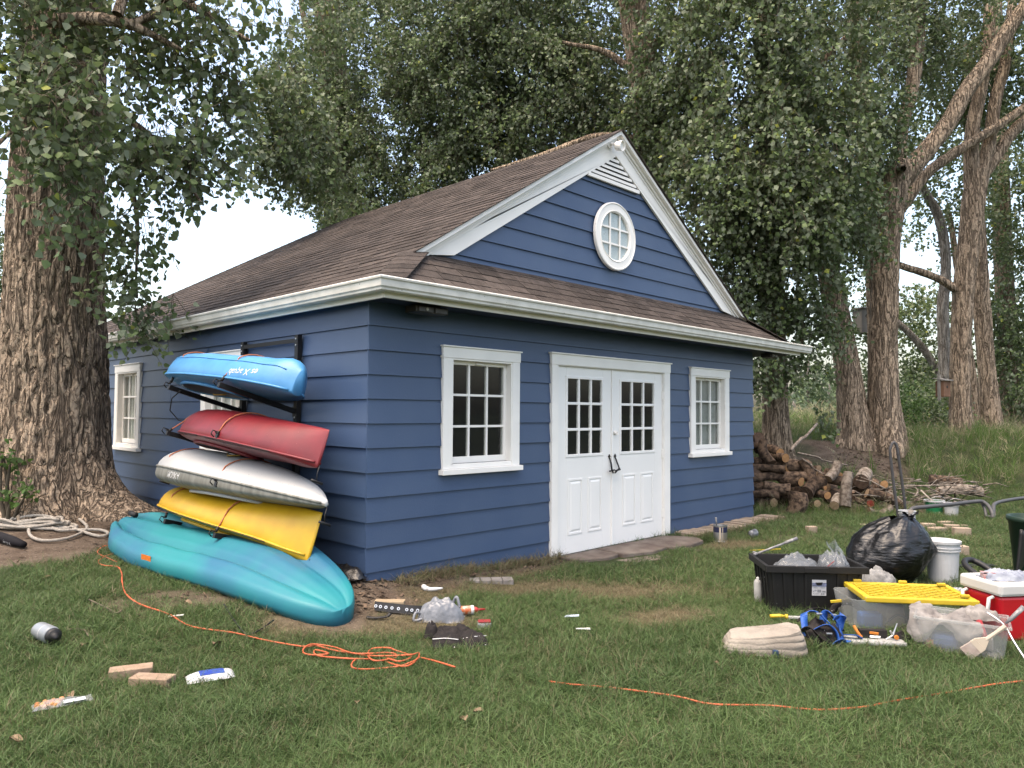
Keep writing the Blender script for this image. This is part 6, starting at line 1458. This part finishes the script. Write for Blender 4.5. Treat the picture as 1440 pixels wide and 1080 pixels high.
for p in ((-.02,.0,.19), (.10,.05,.17), (.0,-.11,.09)): MB().box(p[0]-.02, p[0]+.02, p[1]-.012, p[1]+.012, p[2]-.006, p[2]+.006).build('buckle', steel, hn, bevel=.003)
EXB.append((q.x, q.y, .14, .11, FACE))
q = G(1232, 911)+Vector((FWD[0], FWD[1], 0))*.05; ty = thing('trim_board', 'white-edged grey shelf board holding hand tools in the grass', 'board', tuple(q), FACE-.10)
MB().box(-.24, .20, -.075, .075, .018, .046).build('board', MATS['smeared white'], ty, bevel=.01); EXB.append((q.x, q.y, .22, .07, FACE-.10))
def laid(name, lab, cat, p, rz, parts):
    t = thing(name, lab, cat, tuple(p), rz)
    for nm, mb, m in parts: mb.build(nm, m, t, smooth=False, bevel=.003)
    return t
laid('pruning_saw', 'black and orange folding tool lying on the white-edged board', 'hand tool', L2W(ty, (-.02, .02, .047)), FACE-.1, [('body', MB().bar((-.06,0,.03), (.12,.01,.03), .045, .05), blkweb), ('grip', MB().tube(cr([(-.09,.01,.075), (-.075,-.01,.04), (-.05,-.02,.005)], 4), .011, 8), orng), ('stripe', MB().bar((.0,-.024,.04), (.06,-.024,.035), .006, .018), orng), ('edge', MB().bar((.0,-.028,.015), (.07,-.028,.012), .006, .016), whitep)])
laid('wing_nut_tool', 'small steel three-armed tool with an orange hub on the board', 'hand tool', L2W(ty, (.13, -.01, .047)), FACE, [('arms', MB().tube([(0,0,.03), (.03,.0,.11)], [.010,.004], 6).tube([(0,0,.03), (-.05,0,.0)], [.008,.004], 6).tube([(0,0,.03), (-.02,.0,.06)], .008, 6), steel), ('hub', MB().lathe([(.0,0), (.016,0), (.016,.012), (.0,.012)], 12, M=Matrix.Translation((.015,-.012,.02)) @ Matrix.Rotation(R(90), 4, 'X')), orng)])
laid('glove', 'dark glove crumpled at the right end of the board', 'glove', L2W(ty, (.19, .05, .03)), FACE+.3, [('palm', MB().grid(crumple(.06, .04, .05, 55, .02, 8), 14, 14), blkweb), ('finger', MB().tube([(.03,-.03,.02), (.07,-.04,.015)], .011, 6).tube([(.04,-.01,.025), (.08,-.01,.015)], .011, 6).tube([(.04,.015,.025), (.08,.02,.015)], .011, 6), blkweb)])
laid('tool_belt', 'black tool belt with metal studs curled in front of the tote', 'tool belt', G(1195, 878), FACE, [('belt', MB().tube(cr([(-.14,.04,.03), (-.08,.06,.12), (.02,.05,.15), (.10,.02,.10), (.14,-.04,.03)], 6), .022, 8), blkweb), ('stud', sum_ if False else MB().box(-.05,-.04,.028,.034,.12,.13).box(-.01,.0,.028,.034,.14,.15).box(.03,.04,.022,.028,.13,.14), steel), ('clip', MB().bar((-.13,.03,.16), (-.05,.02,.17), .012, .02), yel)])

# pavers on the lawn
for px, py, w, d, h, rz, lab in ((1141,749,.13,.09,.085,.2,'block standing alone on the lawn between house and tote'), (1216,739,.16,.09,.02,.1,'flat paver sunk in the grass before the log pile'), (1352,754,.20,.10,.11,-.15,'tan block nearest the white bucket, upper of two on the right'), (1348,780,.19,.10,.10,.05,'tan block right of the white bucket'), (1318,748,.22,.12,.06,.3,'flat block at the left of the loose paver heap'), (1338,745,.18,.10,.07,-.3,'middle block of the loose paver heap'), (1305,741,.17,.10,.05,.0,'low block behind the knot of the rubbish bag'), (1352,741,.15,.09,.03,.2,'flat pale paver behind the tan blocks'), (1330,738,.2,.1,.05,.15,'rear block of the loose paver heap')):
    q = G(px, py); o = MB().box(-w/2, w/2, -d/2, d/2, -.03, h).build('paver', brickm, bevel=.006); o.location = q; o.rotation_euler.z = FACE+rz; tag(o, lab, 'paver', 'loose pavers on the lawn'); EXB.append((q.x, q.y, w/2, d/2, FACE+rz))

# tubular frame
tubm = mat('galvanised tube', (.085,.085,.09), .55, .35, var=.2, scale=10)
fr3 = thing('tube_frame', 'bent grey tubular metal frame with two tall hooked rails by the log pile', 'frame', tuple(G(1290, 742)))
fo = -Vector(fr3.location)
def T(pts, d, r=.022): return MB().tube(cr([Vector(at(x, y, dd if dd else d))+fo for x, y, dd in [(p+(None,))[:3] for p in pts]], 5), r, 10)
T([(1265,742),(1258,690),(1252,640),(1253,628),(1257,622),(1261,628),(1263,640)], 10.7, .020).build('rail', tubm, fr3, smooth=True)
T([(1276,740),(1270,690),(1263,640),(1261,630)], 10.9, .020).build('rail', tubm, fr3, smooth=True)
T([(1274,730,10.6),(1282,716,10.6),(1300,713,10.7),(1340,709,11.0),(1375,705,11.3),(1386,708,11.3),(1394,718,11.2),(1397,729,11.1)], 11, .030).build('side_tube', tubm, fr3, smooth=True)
T([(1380,706,11.4),(1385,716,11.3),(1387,728,11.2)], 11, .022).build('leg', tubm, fr3, smooth=True); T([(1387,726,11.2),(1397,727,11.1)], 11, .018).build('brace', tubm, fr3, smooth=True)
T([(1398,729,11.2),(1397,716,11.3),(1400,708,11.5),(1420,703,12.0),(1450,699,12.6),(1500,693,13.5)], 11, .028).build('side_tube', tubm, fr3, smooth=True)

# ================================================================== log pile
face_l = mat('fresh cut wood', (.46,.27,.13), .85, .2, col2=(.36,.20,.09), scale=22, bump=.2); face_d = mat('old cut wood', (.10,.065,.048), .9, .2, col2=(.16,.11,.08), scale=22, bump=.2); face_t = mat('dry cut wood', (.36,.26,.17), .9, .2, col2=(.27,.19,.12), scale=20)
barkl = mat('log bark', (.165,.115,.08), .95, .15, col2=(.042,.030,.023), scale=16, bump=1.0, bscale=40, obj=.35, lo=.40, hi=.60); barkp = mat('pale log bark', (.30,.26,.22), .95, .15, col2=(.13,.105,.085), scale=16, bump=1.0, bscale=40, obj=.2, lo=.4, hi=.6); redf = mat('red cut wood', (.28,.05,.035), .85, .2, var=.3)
def log(lab, c, d, L, r, bk_, fc, seed=0):
    """c: centre of the visible end; d: direction of the body from it"""
    c = Vector(c); d = Vector(d).normalized(); t = thing('log', lab, 'log', tuple(c), 0, 'logs in the firewood pile')
    g = np.random.default_rng(seed+100); n, m = 9, 16; a = d.orthogonal().normalized(); b = d.cross(a); bend = a*g.normal()*.03+b*g.normal()*.03
    v = []; ph = g.random(m)
    for i in range(n):
        s = i/(n-1); cc = d*(s*L)+bend*math.sin(s*math.pi); rr_ = r*(1+.10*(float(vnoise(s*3, seed, 0, 3))-.5)-.06*s)
        for k in range(m):
            an = 2*math.pi*k/m; rk_ = rr_*(1+.10*(float(vnoise(math.cos(an)*1.5+seed, math.sin(an)*1.5, s*4, 5))-.5)+.05*(ph[k]-.5)); v.append(cc+(a*math.cos(an)+b*math.sin(an))*rk_)
    f = [(i*m+k, i*m+(k+1) % m, (i+1)*m+(k+1) % m, (i+1)*m+k) for i in range(n-1) for k in range(m)]
    MB().add(v, f).build('bark', bk_, t, smooth=True)
    for e, i0, sg in ((0, 0, -1), (1, (n-1)*m, 1)):
        ring = [v[i0+k] for k in range(m)]; ce = sum(ring, Vector())/m; ring = [ce+(p-ce)*.97+d*sg*.004 for p in ring]
        MB().add(ring+[ce+d*sg*.006], [((k+1) % m, k, m) if sg < 0 else (k, (k+1) % m, m) for k in range(m)]).build('cut_end', fc, t)
    return t
RV, FV, UV = Vector((*RGT, 0)), Vector((*FWD, 0)), Vector((0, 0, 1))
def C3(x, y, d): return at(1040+x/6, 560+y/6, d)
LOGS = [  # label, crop x, y, depth, (right, forward, up), length, radius px/6, bark, face
 ('dark round log on the very top of the pile against the house', 165, 335, 12.9, (-.25, 1, .05), .5, 50, barkl, face_d),
 ('short log with a tan end just under the topmost dark log', 187, 412, 12.7, (-.5, 1, 0), .5, 32, barkl, face_t),
 ('stout log pitched steeply forward near the top of the pile', 272, 545, 12.3, (-.15, .45, .75), .42, 44, barkl, face_d),
 ('log with an orange end, upper of two side by side near the top', 342, 462, 12.6, (-.35, 1, .05), .6, 40, barkl, face_l),
 ('log with a bright orange end, lower of two side by side near the top', 388, 505, 12.4, (-.3, 1, .05), .6, 40, barkl, face_l),
 ('dark log with a mossy end below the topmost one', 212, 540, 12.45, (-.8, .7, .1), .5, 44, barkl, face_t),
 ('log pointing right with the brightest sawn end in the pile', 380, 605, 12.2, (-1, .35, .05), .5, 34, barkl, face_l),
 ('log behind the brightest end, its orange face half hidden', 408, 585, 12.5, (-.6, 1, .05), .5, 38, barkl, face_l),
 ('dark log lying level at left beneath the mossy one', 250, 612, 12.4, (-1, .4, 0), .45, 38, barkl, face_d),
 ('dark log end pressed against the house wall', 135, 625, 12.3, (-.3, 1, 0), .5, 46, barkl, face_d),
 ('thick arched log crossing the middle of the pile', 600, 590, 12.45, (-1, .3, .12), .42, 55, barkl, face_d),
 ('crooked log hanging down from the arched one', 600, 690, 12.3, (-.25, .3, .9), .35, 48, barkl, face_d),
 ('log with an orange end at the centre of the pile', 520, 705, 12.0, (-.6, 1, .15), .5, 40, barkl, face_l),
 ('long level log under the brightest end', 560, 660, 12.2, (-1, .12, -.05), .9, 40, barkl, face_d),
 ('weathered grey log split open at the left middle', 420, 770, 12.0, (-1, .2, .12), .40, 52, barkl, face_t),
 ('thick log with a wide body right of the stump', 570, 800, 11.9, (.85, .5, .5), .42, 58, barkl, face_d),
 ('small log with a bright orange end right of the stump', 742, 820, 11.85, (-.2, 1, .1), .4, 33, barkl, face_l),
 ('little branch end above the small bright log', 722, 756, 12.0, (-.3, 1, .1), .4, 17, barkl, face_l),
 ('slim log behind the small bright log', 690, 810, 12.1, (-.6, 1, 0), .4, 28, barkl, face_t),
 ('tan log end low at the front of the pile', 655, 888, 11.75, (-.1, 1, .05), .4, 31, barkl, face_t),
 ('pale log leaning upright at the front of the pile', 895, 915, 11.7, (.22, .25, 1), .56, 46, barkp, face_t),
 ('long trunk running down the middle of the pile to the right', 650, 655, 12.35, (1, -.25, -.26), .85, 44, barkl, face_t),
 ('long trunk continuing to the right end of the pile', 1075, 800, 11.9, (1, -.12, -.40), .60, 42, barkl, face_t),
 ('pale short log tilted up behind the leaning one', 745, 680, 12.1, (.7, .4, .75), .36, 42, barkp, face_t),
 ('big log with a dark round face right of the leaning log', 1028, 705, 12.0, (.7, 1, .35), .42, 62, barkp, face_d),
 ('small log with an orange end right of the big dark face', 1220, 728, 12.1, (.1, 1, .05), .4, 33, barkl, face_l),
 ('log with a dark red sawn end low on the right', 1105, 890, 11.8, (.3, 1, .1), .4, 32, barkl, redf),
 ('pale log lying level at the low right end', 1090, 950, 11.65, (1, .1, .12), .38, 34, barkp, face_t),
 ('slim level log low at left beside the house', 330, 830, 11.95, (-1, .2, .02), .45, 36, barkl, face_t),
 ('dark level log at left above the slim one', 290, 775, 12.1, (-1, .25, .05), .4, 34, barkl, face_d),
 ('dark log end low in the left corner by the house', 190, 885, 12.0, (-.5, 1, 0), .4, 40, barkl, face_d),
 ('mossy log end just left of the stump', 290, 880, 11.9, (-.4, 1, .05), .4, 38, barkl, face_t),
 ('pale peeled log pointing at the viewer low in front', 800, 905, 11.7, (.5, .8, .25), .4, 40, barkp, face_t),
 ('small tan log end behind the pale tilted one', 668, 590, 12.5, (-.3, 1, .1), .4, 26, barkl, face_t),
 ('small orange log end under the pale tilted one', 845, 655, 12.25, (-.1, 1, .1), .4, 32, barkl, face_l),
 ('log lying crosswise at the back right of the pile', 1060, 760, 12.4, (1, .3, -.1), .5, 34, barkl, face_d),
 ('slim dark log below the long trunk', 960, 850, 11.9, (1, .2, -.1), .45, 26, barkl, face_d),
 ('dark log filling the gap under the big round face', 1000, 830, 12.2, (.6, 1, 0), .45, 42, barkl, face_d),
 ('dark log deep in the middle of the pile', 780, 830, 12.3, (.6, 1, 0), .5, 55, barkl, face_d),
 ('dark log under the grey split one', 560, 860, 12.2, (-.6, 1, 0), .5, 58, barkl, face_d)]
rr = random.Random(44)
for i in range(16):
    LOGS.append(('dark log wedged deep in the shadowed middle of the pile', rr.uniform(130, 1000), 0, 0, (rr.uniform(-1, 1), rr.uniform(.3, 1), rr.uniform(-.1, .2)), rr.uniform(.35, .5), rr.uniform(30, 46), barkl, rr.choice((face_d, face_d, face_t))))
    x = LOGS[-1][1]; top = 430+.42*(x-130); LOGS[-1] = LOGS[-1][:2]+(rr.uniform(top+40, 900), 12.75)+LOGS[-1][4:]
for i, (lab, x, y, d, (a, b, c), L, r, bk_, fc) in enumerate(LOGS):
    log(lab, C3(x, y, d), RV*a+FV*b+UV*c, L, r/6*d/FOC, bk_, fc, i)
st_c = C3(455, 945, 11.6); s_t = log('wide stump section standing upright at the front of the pile', C3(478, 790, 11.7), UV*-1+RV*-.12+FV*-.05, .34, .15, barkl, face_t, 77); s_t['category'] = 'stump'
EXB.append((float(at(1150,690,12.1)[0]), float(at(1150,690,12.1)[1]), .95, .45, FACE))
def pole(lab, a, b, da, db, r, m, r2=None):
    A, B = Vector(at(*a, da)), Vector(at(*b, db)); mid = (A+B)/2+Vector((0, 0, -.02)); o = MB().tube(cr([A, A*.6+B*.4+Vector((.01,.01,.01)), mid, B], 4), list(np.linspace(r, r2 or r*.6, 13)), 8).build('branch_pole', m, smooth=True); tag(o, lab, 'branch')
pole('grey pole sticking up out of the pile into the tall grass', (1112, 633), (1149, 596), 12.3, 13.6, .030, barkp, .022)
pole('thin pale pole lying across the back of the pile', (1122, 637), (1192, 654), 12.5, 13.0, .020, barkp)
pole('thin stick slanting over the right half of the pile', (1128, 645), (1160, 668), 12.3, 12.2, .016, barkp)
rr = random.Random(21); bp_ = thing('brush_pile', 'heap of thin dead sticks and twigs at the right end of the log pile', 'brush pile', tuple(G(1310, 708)))
sk = MB(); fo = -Vector(bp_.location)
for i in range(150):
    d = rr.uniform(11.7, 13.2); a = Vector(at(rr.uniform(1190, 1385), rr.uniform(672, 716), d))+fo; v = Vector((*(RGT*rr.uniform(-1, 1)+FWD*rr.uniform(-.5, .5)), rr.uniform(-.25, .3)))*rr.uniform(.25, .75)
    a.z = max(a.z, gzf(a.x-fo.x, a.y-fo.y)+fo.z+.01); sk.tube([a, a+v*.5+Vector((0, 0, rr.uniform(-.03, .06))), a+v], [rr.uniform(.006, .018), .008, .004], 5)
tag(sk.build('sticks', barkp, bp_, smooth=True), kind='stuff')
for k, (pts, r) in enumerate([([(1270,684),(1300,683),(1345,682)], .014), ([(1300,683),(1330,697),(1352,704)], .013), ([(1240,688),(1262,700),(1275,712)], .02)]): T_ = MB().tube(cr([Vector(at(x, y, 12.2))+fo for x, y in pts], 4), r, 6).build('stick', barkp, bp_, smooth=True)
o = log('fallen pale log lying on the grass edge right of the brush pile', at(1380, 692, 12.9), RV*-1+FV*.1+UV*-.02, .72, .095, barkp, face_t, 88); o['group'] = 'fallen logs'
o = log('dark hollow log beside the brush pile, its end facing right', at(1352, 680, 13.1), RV*-1+FV*.4+UV*.1, .5, .10, barkl, face_d, 89); o['group'] = 'fallen logs'
# ================================================================== grass, mulch, fallen leaves
def grass_mat(name, g1, g2, dryc):
    m = bpy.data.materials.new(name); m.use_nodes = True; nt = m.node_tree; N = nt.nodes; L = nt.links
    b = N['Principled BSDF']; out = N['Material Output']; b.inputs['Roughness'].default_value = .55; b.inputs['Specular IOR Level'].default_value = .3
    r = N.new('ShaderNodeAttribute'); r.attribute_name = 'rnd'
    ii = N.new('ShaderNodeAttribute'); ii.attribute_name = 'tone'; ii.attribute_type = 'INSTANCER'
    dd = N.new('ShaderNodeAttribute'); dd.attribute_name = 'dry'; dd.attribute_type = 'INSTANCER'
    av = N.new('ShaderNodeMath'); av.operation = 'MULTIPLY_ADD'; av.inputs[1].default_value = .5; L.new(r.outputs['Fac'], av.inputs[0])
    hf = N.new('ShaderNodeMath'); hf.operation = 'MULTIPLY'; hf.inputs[1].default_value = .5; L.new(ii.outputs['Fac'], hf.inputs[0]); L.new(hf.outputs[0], av.inputs[2])
    mx = N.new('ShaderNodeMix'); mx.data_type = 'RGBA'; mx.inputs[6].default_value = (*g1, 1); mx.inputs[7].default_value = (*g2, 1); L.new(av.outputs[0], mx.inputs[0])
    # a blade is dry when its own number falls under the patch's dryness
    su = N.new('ShaderNodeMath'); su.operation = 'SUBTRACT'; L.new(dd.outputs['Fac'], su.inputs[0]); L.new(r.outputs['Fac'], su.inputs[1])
    mr = N.new('ShaderNodeMapRange'); mr.inputs[1].default_value = -.12; mr.inputs[2].default_value = .12; L.new(su.outputs[0], mr.inputs[0])
    m2 = N.new('ShaderNodeMix'); m2.data_type = 'RGBA'; L.new(mr.outputs[0], m2.inputs[0]); L.new(mx.outputs[2], m2.inputs[6]); m2.inputs[7].default_value = (*dryc, 1)
    L.new(m2.outputs[2], b.inputs['Base Color'])
    t = N.new('ShaderNodeBsdfTranslucent'); L.new(m2.outputs[2], t.inputs[0]); ms = N.new('ShaderNodeMixShader'); ms.inputs[0].default_value = .25
    L.new(b.outputs[0], ms.inputs[1]); L.new(t.outputs[0], ms.inputs[2]); L.new(ms.outputs[0], out.inputs[0])
    return m
gm = grass_mat('grass blade', (.015,.040,.009), (.116,.180,.058), (.175,.143,.085))
tm = grass_mat('tall grass blade', (.048,.098,.016), (.108,.180,.040), (.30,.265,.165))

def tuft(nm, m, n, hgt, wid, spread, lean, seed, head=False):
    g = np.random.default_rng(seed); V = []; F = []; A = []; o = 0
    for i in range(n):
        a = g.random()*6.283; rr_ = spread*math.sqrt(g.random()); bx, by = rr_*math.cos(a), rr_*math.sin(a)
        h = hgt*g.uniform(.55, 1.15); w = wid*g.uniform(.7, 1.25); d = g.random()*6.283; ln = lean*g.uniform(.2, 1.3); fa = g.random()*6.283
        cx, cy = math.cos(fa)*w/2, math.sin(fa)*w/2; val = g.random()
        seg = (0, .4, .75, 1.0)
        for j, t in enumerate(seg):
            px, py = bx+math.cos(d)*ln*h*t*t, by+math.sin(d)*ln*h*t*t; pz = h*(t-.35*ln*t*t)
            k = (1, .85, .55, 0)[j]
            if j < 3: V += [(px-cx*k, py-cy*k, pz), (px+cx*k, py+cy*k, pz)]; A += [val, val]
            else: V.append((px, py, pz)); A.append(val)
        F += [(o, o+1, o+3), (o, o+3, o+2), (o+2, o+3, o+5), (o+2, o+5, o+4), (o+4, o+5, o+6)]; o += 7
        if head and i % 2 == 0:
            for s_ in range(5):
                t = .78+.06*s_; px, py = bx+math.cos(d)*ln*h*t*t, by+math.sin(d)*ln*h*t*t; pz = h*(t-.35*ln*t*t); ww = .011*(1-.15*s_)
                V += [(px-ww, py, pz), (px+ww, py, pz), (px+math.cos(d)*.03, py+math.sin(d)*.03, pz+.055)]; A += [-.3]*3; F.append((o, o+1, o+2)); o += 3
    me = bpy.data.meshes.new(nm); me.from_pydata(V, [], F); me.materials.append(m); at_ = me.attributes.new('rnd', 'FLOAT', 'POINT'); at_.data.foreach_set('value', A); me.update()
    return bpy.data.objects.new(nm, me)
def scatter(name, P, rot, scl, idx, attrs, tufts, label=None):
    me = bpy.data.meshes.new(name); me.vertices.add(len(P)); me.vertices.foreach_set('co', np.asarray(P, np.float32).ravel())
    def fa(n, t, v, key='value'): a = me.attributes.new(n, t, 'POINT'); a.data.foreach_set(key, v)
    fa('rot', 'FLOAT_VECTOR', np.asarray(rot, np.float32).ravel(), 'vector'); fa('scl', 'FLOAT', np.asarray(scl, np.float32)); fa('idx', 'INT', np.asarray(idx, np.int32))
    for k, v in attrs.items(): fa(k, 'FLOAT', np.asarray(v, np.float32))
    o = bpy.data.objects.new(name, me); COL.objects.link(o); tag(o, kind='stuff')
    ng = bpy.data.node_groups.new(name, 'GeometryNodeTree'); ng.interface.new_socket('Geometry', in_out='INPUT', socket_type='NodeSocketGeometry'); ng.interface.new_socket('Geometry', in_out='OUTPUT', socket_type='NodeSocketGeometry')
    N, L = ng.nodes, ng.links; gi = N.new('NodeGroupInput'); go = N.new('NodeGroupOutput'); ip = N.new('GeometryNodeInstanceOnPoints'); jn = N.new('GeometryNodeJoinGeometry')
    for t in reversed(tufts):
        oi = N.new('GeometryNodeObjectInfo'); oi.inputs['Object'].default_value = t; oi.inputs['As Instance'].default_value = True; L.new(oi.outputs['Geometry'], jn.inputs[0])
    def na(n, t): x = N.new('GeometryNodeInputNamedAttribute'); x.data_type = t; x.inputs['Name'].default_value = n; return x.outputs['Attribute']
    L.new(gi.outputs[0], ip.inputs['Points']); L.new(jn.outputs[0], ip.inputs['Instance']); ip.inputs['Pick Instance'].default_value = True
    L.new(na('idx', 'INT'), ip.inputs['Instance Index'])
    er = N.new('FunctionNodeEulerToRotation'); L.new(na('rot', 'FLOAT_VECTOR'), er.inputs[0]); L.new(er.outputs[0], ip.inputs['Rotation']); L.new(na('scl', 'FLOAT'), ip.inputs['Scale'])
    L.new(ip.outputs[0], go.inputs[0]); md = o.modifiers.new('scatter', 'NODES'); md.node_group = ng
    return o
def blocked(x, y, pad=0.0):
    b = (x > -.03) & (x < W+.03) & (y > -.02) & (y < DP_+.05)
    for ex, ey, er in EXCL: b |= (x-ex)**2+(y-ey)**2 < (er+pad)**2
    for cx, cy, hx, hy, rz in EXB:
        c, s_ = math.cos(rz), math.sin(rz); u = (x-cx)*c+(y-cy)*s_; v = -(x-cx)*s_+(y-cy)*c
        b |= (abs(u) < hx+pad) & (abs(v) < hy+pad)
    b |= (x-c1[0])**2+(y-c1[1])**2 < .75**2
    return b
def band(d0, d1, dens, g, margin=.09):
    hw = .5*1440/FOC*(1+2*margin); area = hw*(d1*d1-d0*d0); n = int(area*dens)
    d = np.sqrt(g.uniform(d0*d0, d1*d1, n)); l = g.uniform(-1, 1, n)*hw*d
    return CAM[0]+FWD[0]*d+RGT[0]*l, CAM[1]+FWD[1]*d+RGT[1]*l, d
g = np.random.default_rng(5)
lawn_t = [tuft('lawn_tuft', gm, 13, .075, .0036, .030, 1.15, 100+i) for i in range(5)]+[tuft('lawn_tuft', gm, 9, .115, .0036, .022, 1.2, 110+i) for i in range(2)]
PX, PY, SC_ = [], [], []
for d0, d1, dens, s in ((2.4, 4.2, 1250, .98), (4.2, 6.5, 900, .98), (6.5, 9.5, 480, 1.05), (9.5, 14.2, 240, 1.25)):
    x, y, d = band(d0, d1, dens, g, .55); off = np.abs(lat_of(x, y)) > .5*1440/FOC*1.12*d
    dm = dirt_mask(x, y); keep = ~(off & (g.random(len(x)) > .45)) & (g.random(len(x)) > np.clip(dm*1.15, 0, 1)**.8) & ~blocked(x, y) & (depth_of(x, y) < 14.2)
    x, y, dm = x[keep], y[keep], dm[keep]; PX.append(x); PY.append(y)
    clump = fbm(x*2.2, y*2.2, 0, 61, 3); SC_.append(s*(.62+.75*clump)*(1-.35*dm)*g.uniform(.75, 1.25, len(x)))
# straw-coloured tufts along the wall foot and round the steps
wx = np.concatenate([g.uniform(.25, 2.42, 330), g.uniform(4.55, 7.1, 130)]); wy = np.concatenate([-.03-np.abs(g.normal(0, .07, 330)), -.36-np.abs(g.normal(0, .05, 130))])
nw = len(wx); x = np.concatenate(PX+[wx]); y = np.concatenate(PY+[wy]); s = np.concatenate(SC_+[g.uniform(.8, 1.7, nw)]); n = len(x)
dry = np.clip(dry_mask(x, y)*.95+.10*fbm(x*5, y*5, 0, 71)+.30*dirt_mask(x, y)+.02, 0, 1); dry[-nw:] = g.uniform(.6, 1.0, nw)
s = s*(1-.38*np.clip(dry, 0, 1)*np.r_[np.ones(n-nw), np.zeros(nw)])
tone = np.clip(.15+.9*(fbm(x*1.1, y*1.1, 0, 81, 3)-.12), 0, 1)
rot = np.stack([g.normal(0, .22, n), g.normal(0, .22, n), g.uniform(0, 6.28, n)], -1)
scatter('lawn_grass', np.stack([x, y, gz(x, y)-.004], -1), rot, s, g.integers(0, len(lawn_t), n), {'dry': dry, 'tone': tone}, lawn_t)
# tall grass on the bank and the meadow behind
tall_t = [tuft('tall_tuft', tm, 16, .62, .009, .10, .75, 200+i) for i in range(4)]+[tuft('seed_tuft', tm, 9, .80, .005, .08, .65, 210+i, head=True) for i in range(2)]
x, y, d = band(13.2, 21, 42, g, .3); l = lat_of(x, y)
dm = dirt_mask(x, y); edge = d+.5*(vnoise(x*.8, y*.8, 0, 91)-.5)
keep = (x > 7.1) & (dm < .30) & (edge > 13.6-.0*l) & ~((l > 3.6) & (l < 6.9) & (d < 13.1)); x, y, d = x[keep], y[keep], d[keep]
x2, y2, d2 = band(21, 48, 5.5, g, .4); k2 = (x2 > 7.3); x2, y2, d2 = x2[k2], y2[k2], d2[k2]
fp = np.array([at(g.uniform(1062, 1290), 712+g.normal()*5, 11.75+g.normal()*.12) for _ in range(150)]); x3, y3 = fp[:, 0], fp[:, 1]
xs_, ys_ = np.concatenate([x, x2, x3]), np.concatenate([y, y2, y3]); n = len(xs_)
sc2 = np.concatenate([.78*g.uniform(.45, 1.05, len(x))*(.55+.75*vnoise(x*.9, y*.9, 0, 95))*(.35+.65*sstep(13.5, 14.4, d)), g.uniform(.9, 1.5, len(x2)), g.uniform(.22, .48, len(x3))])
ix = np.where(g.random(n) < .20, g.integers(4, 6, n), g.integers(0, 4, n))
scatter('tall_grass', np.stack([xs_, ys_, gz(xs_, ys_)-.02], -1), np.stack([g.normal(0, .15, n), g.normal(0, .15, n), g.uniform(0, 6.28, n)], -1), sc2, ix, {'dry': np.clip(.10+.35*(fbm(xs_*.7, ys_*.7, 0, 97)-.2), 0, 1), 'tone': fbm(xs_*.5, ys_*.5, 0, 98)}, tall_t)
# bark mulch and litter on the bare soil
mul = MB(); rr = random.Random(31)
for i in range(1500):
    if i < 900: x = -rr.expovariate(2.2)-.02; y = rr.uniform(-.5, 6.0)
    elif i < 1150: x = rr.uniform(-.3, 2.3); y = -.03-rr.expovariate(8)
    else:
        p = at(rr.uniform(1175, 1275), rr.uniform(610, 660), rr.uniform(13.6, 16)); x, y = p[0], p[1]
    if x < -2.2: continue
    z = gzf(x, y); a = rr.uniform(0, 3.1); l_ = rr.uniform(.012, .045); w_ = rr.uniform(.005, .014); c, s_ = math.cos(a), math.sin(a); t = rr.uniform(-.01, .014)
    mul.add([(x-c*l_+s_*w_, y-s_*l_-c*w_, z+.004), (x+c*l_+s_*w_, y+s_*l_-c*w_, z+.006+t), (x+c*l_-s_*w_, y+s_*l_+c*w_, z+.012+t), (x-c*l_-s_*w_, y-s_*l_+c*w_, z+.010)], [(0,1,2,3)])
tag(mul.build('mulch', mat('bark mulch', (.16,.115,.08), .95, .1, col2=(.07,.05,.037), scale=20, attr=.55)), kind='stuff')
leafm = mat('dry leaf', (.28,.20,.13), .8, .2, col2=(.20,.14,.09), scale=20, obj=.2)
lf = None
for i, (px, py) in enumerate([(118,907),(305,906),(98,979),(22,1042),(503,988),(652,1012),(672,1001),(265,848),(1008,934),(780,994),(66,813)]):
    q = G(px, py, .030)
    if lf is None:
        lf = MB().grid(lambda u, v: ((u-.5)*.085, (v-.5)*.055*(1-abs(2*u-1)**2.2)+.0, .012*math.sin(u*5)+.016*abs(2*v-1)), 8, 5).build('dry_leaf', leafm, smooth=True); o = lf
    else: o = lf.copy(); COL.objects.link(o)
    o.location = q; o.rotation_euler = (rng.normal()*.25, rng.normal()*.25, rng.uniform(0, 6.28)); o.scale = (rng.uniform(.55, .9),)*3
    tag(o, 'curled tan dry leaf fallen on the lawn', 'leaf', 'dry leaves fallen on the lawn')
for i, (pts, lab) in enumerate([([(125,843),(150,855),(163,862),(172,858)], 'thin forked twig on the bare soil near the tree'), ([(95,885),(118,886),(124,895)], 'pale thin twig beside the grey jar'), ([(315,850),(335,880),(352,892),(385,872)], 'thin black stick lying under the turquoise kayak')]):
    o = MB().tube(cr([G(x, y, .03) for x, y in pts], 4), .006, 6).build('twig', rub if i == 2 else twigm, smooth=True); tag(o, lab, 'twig')
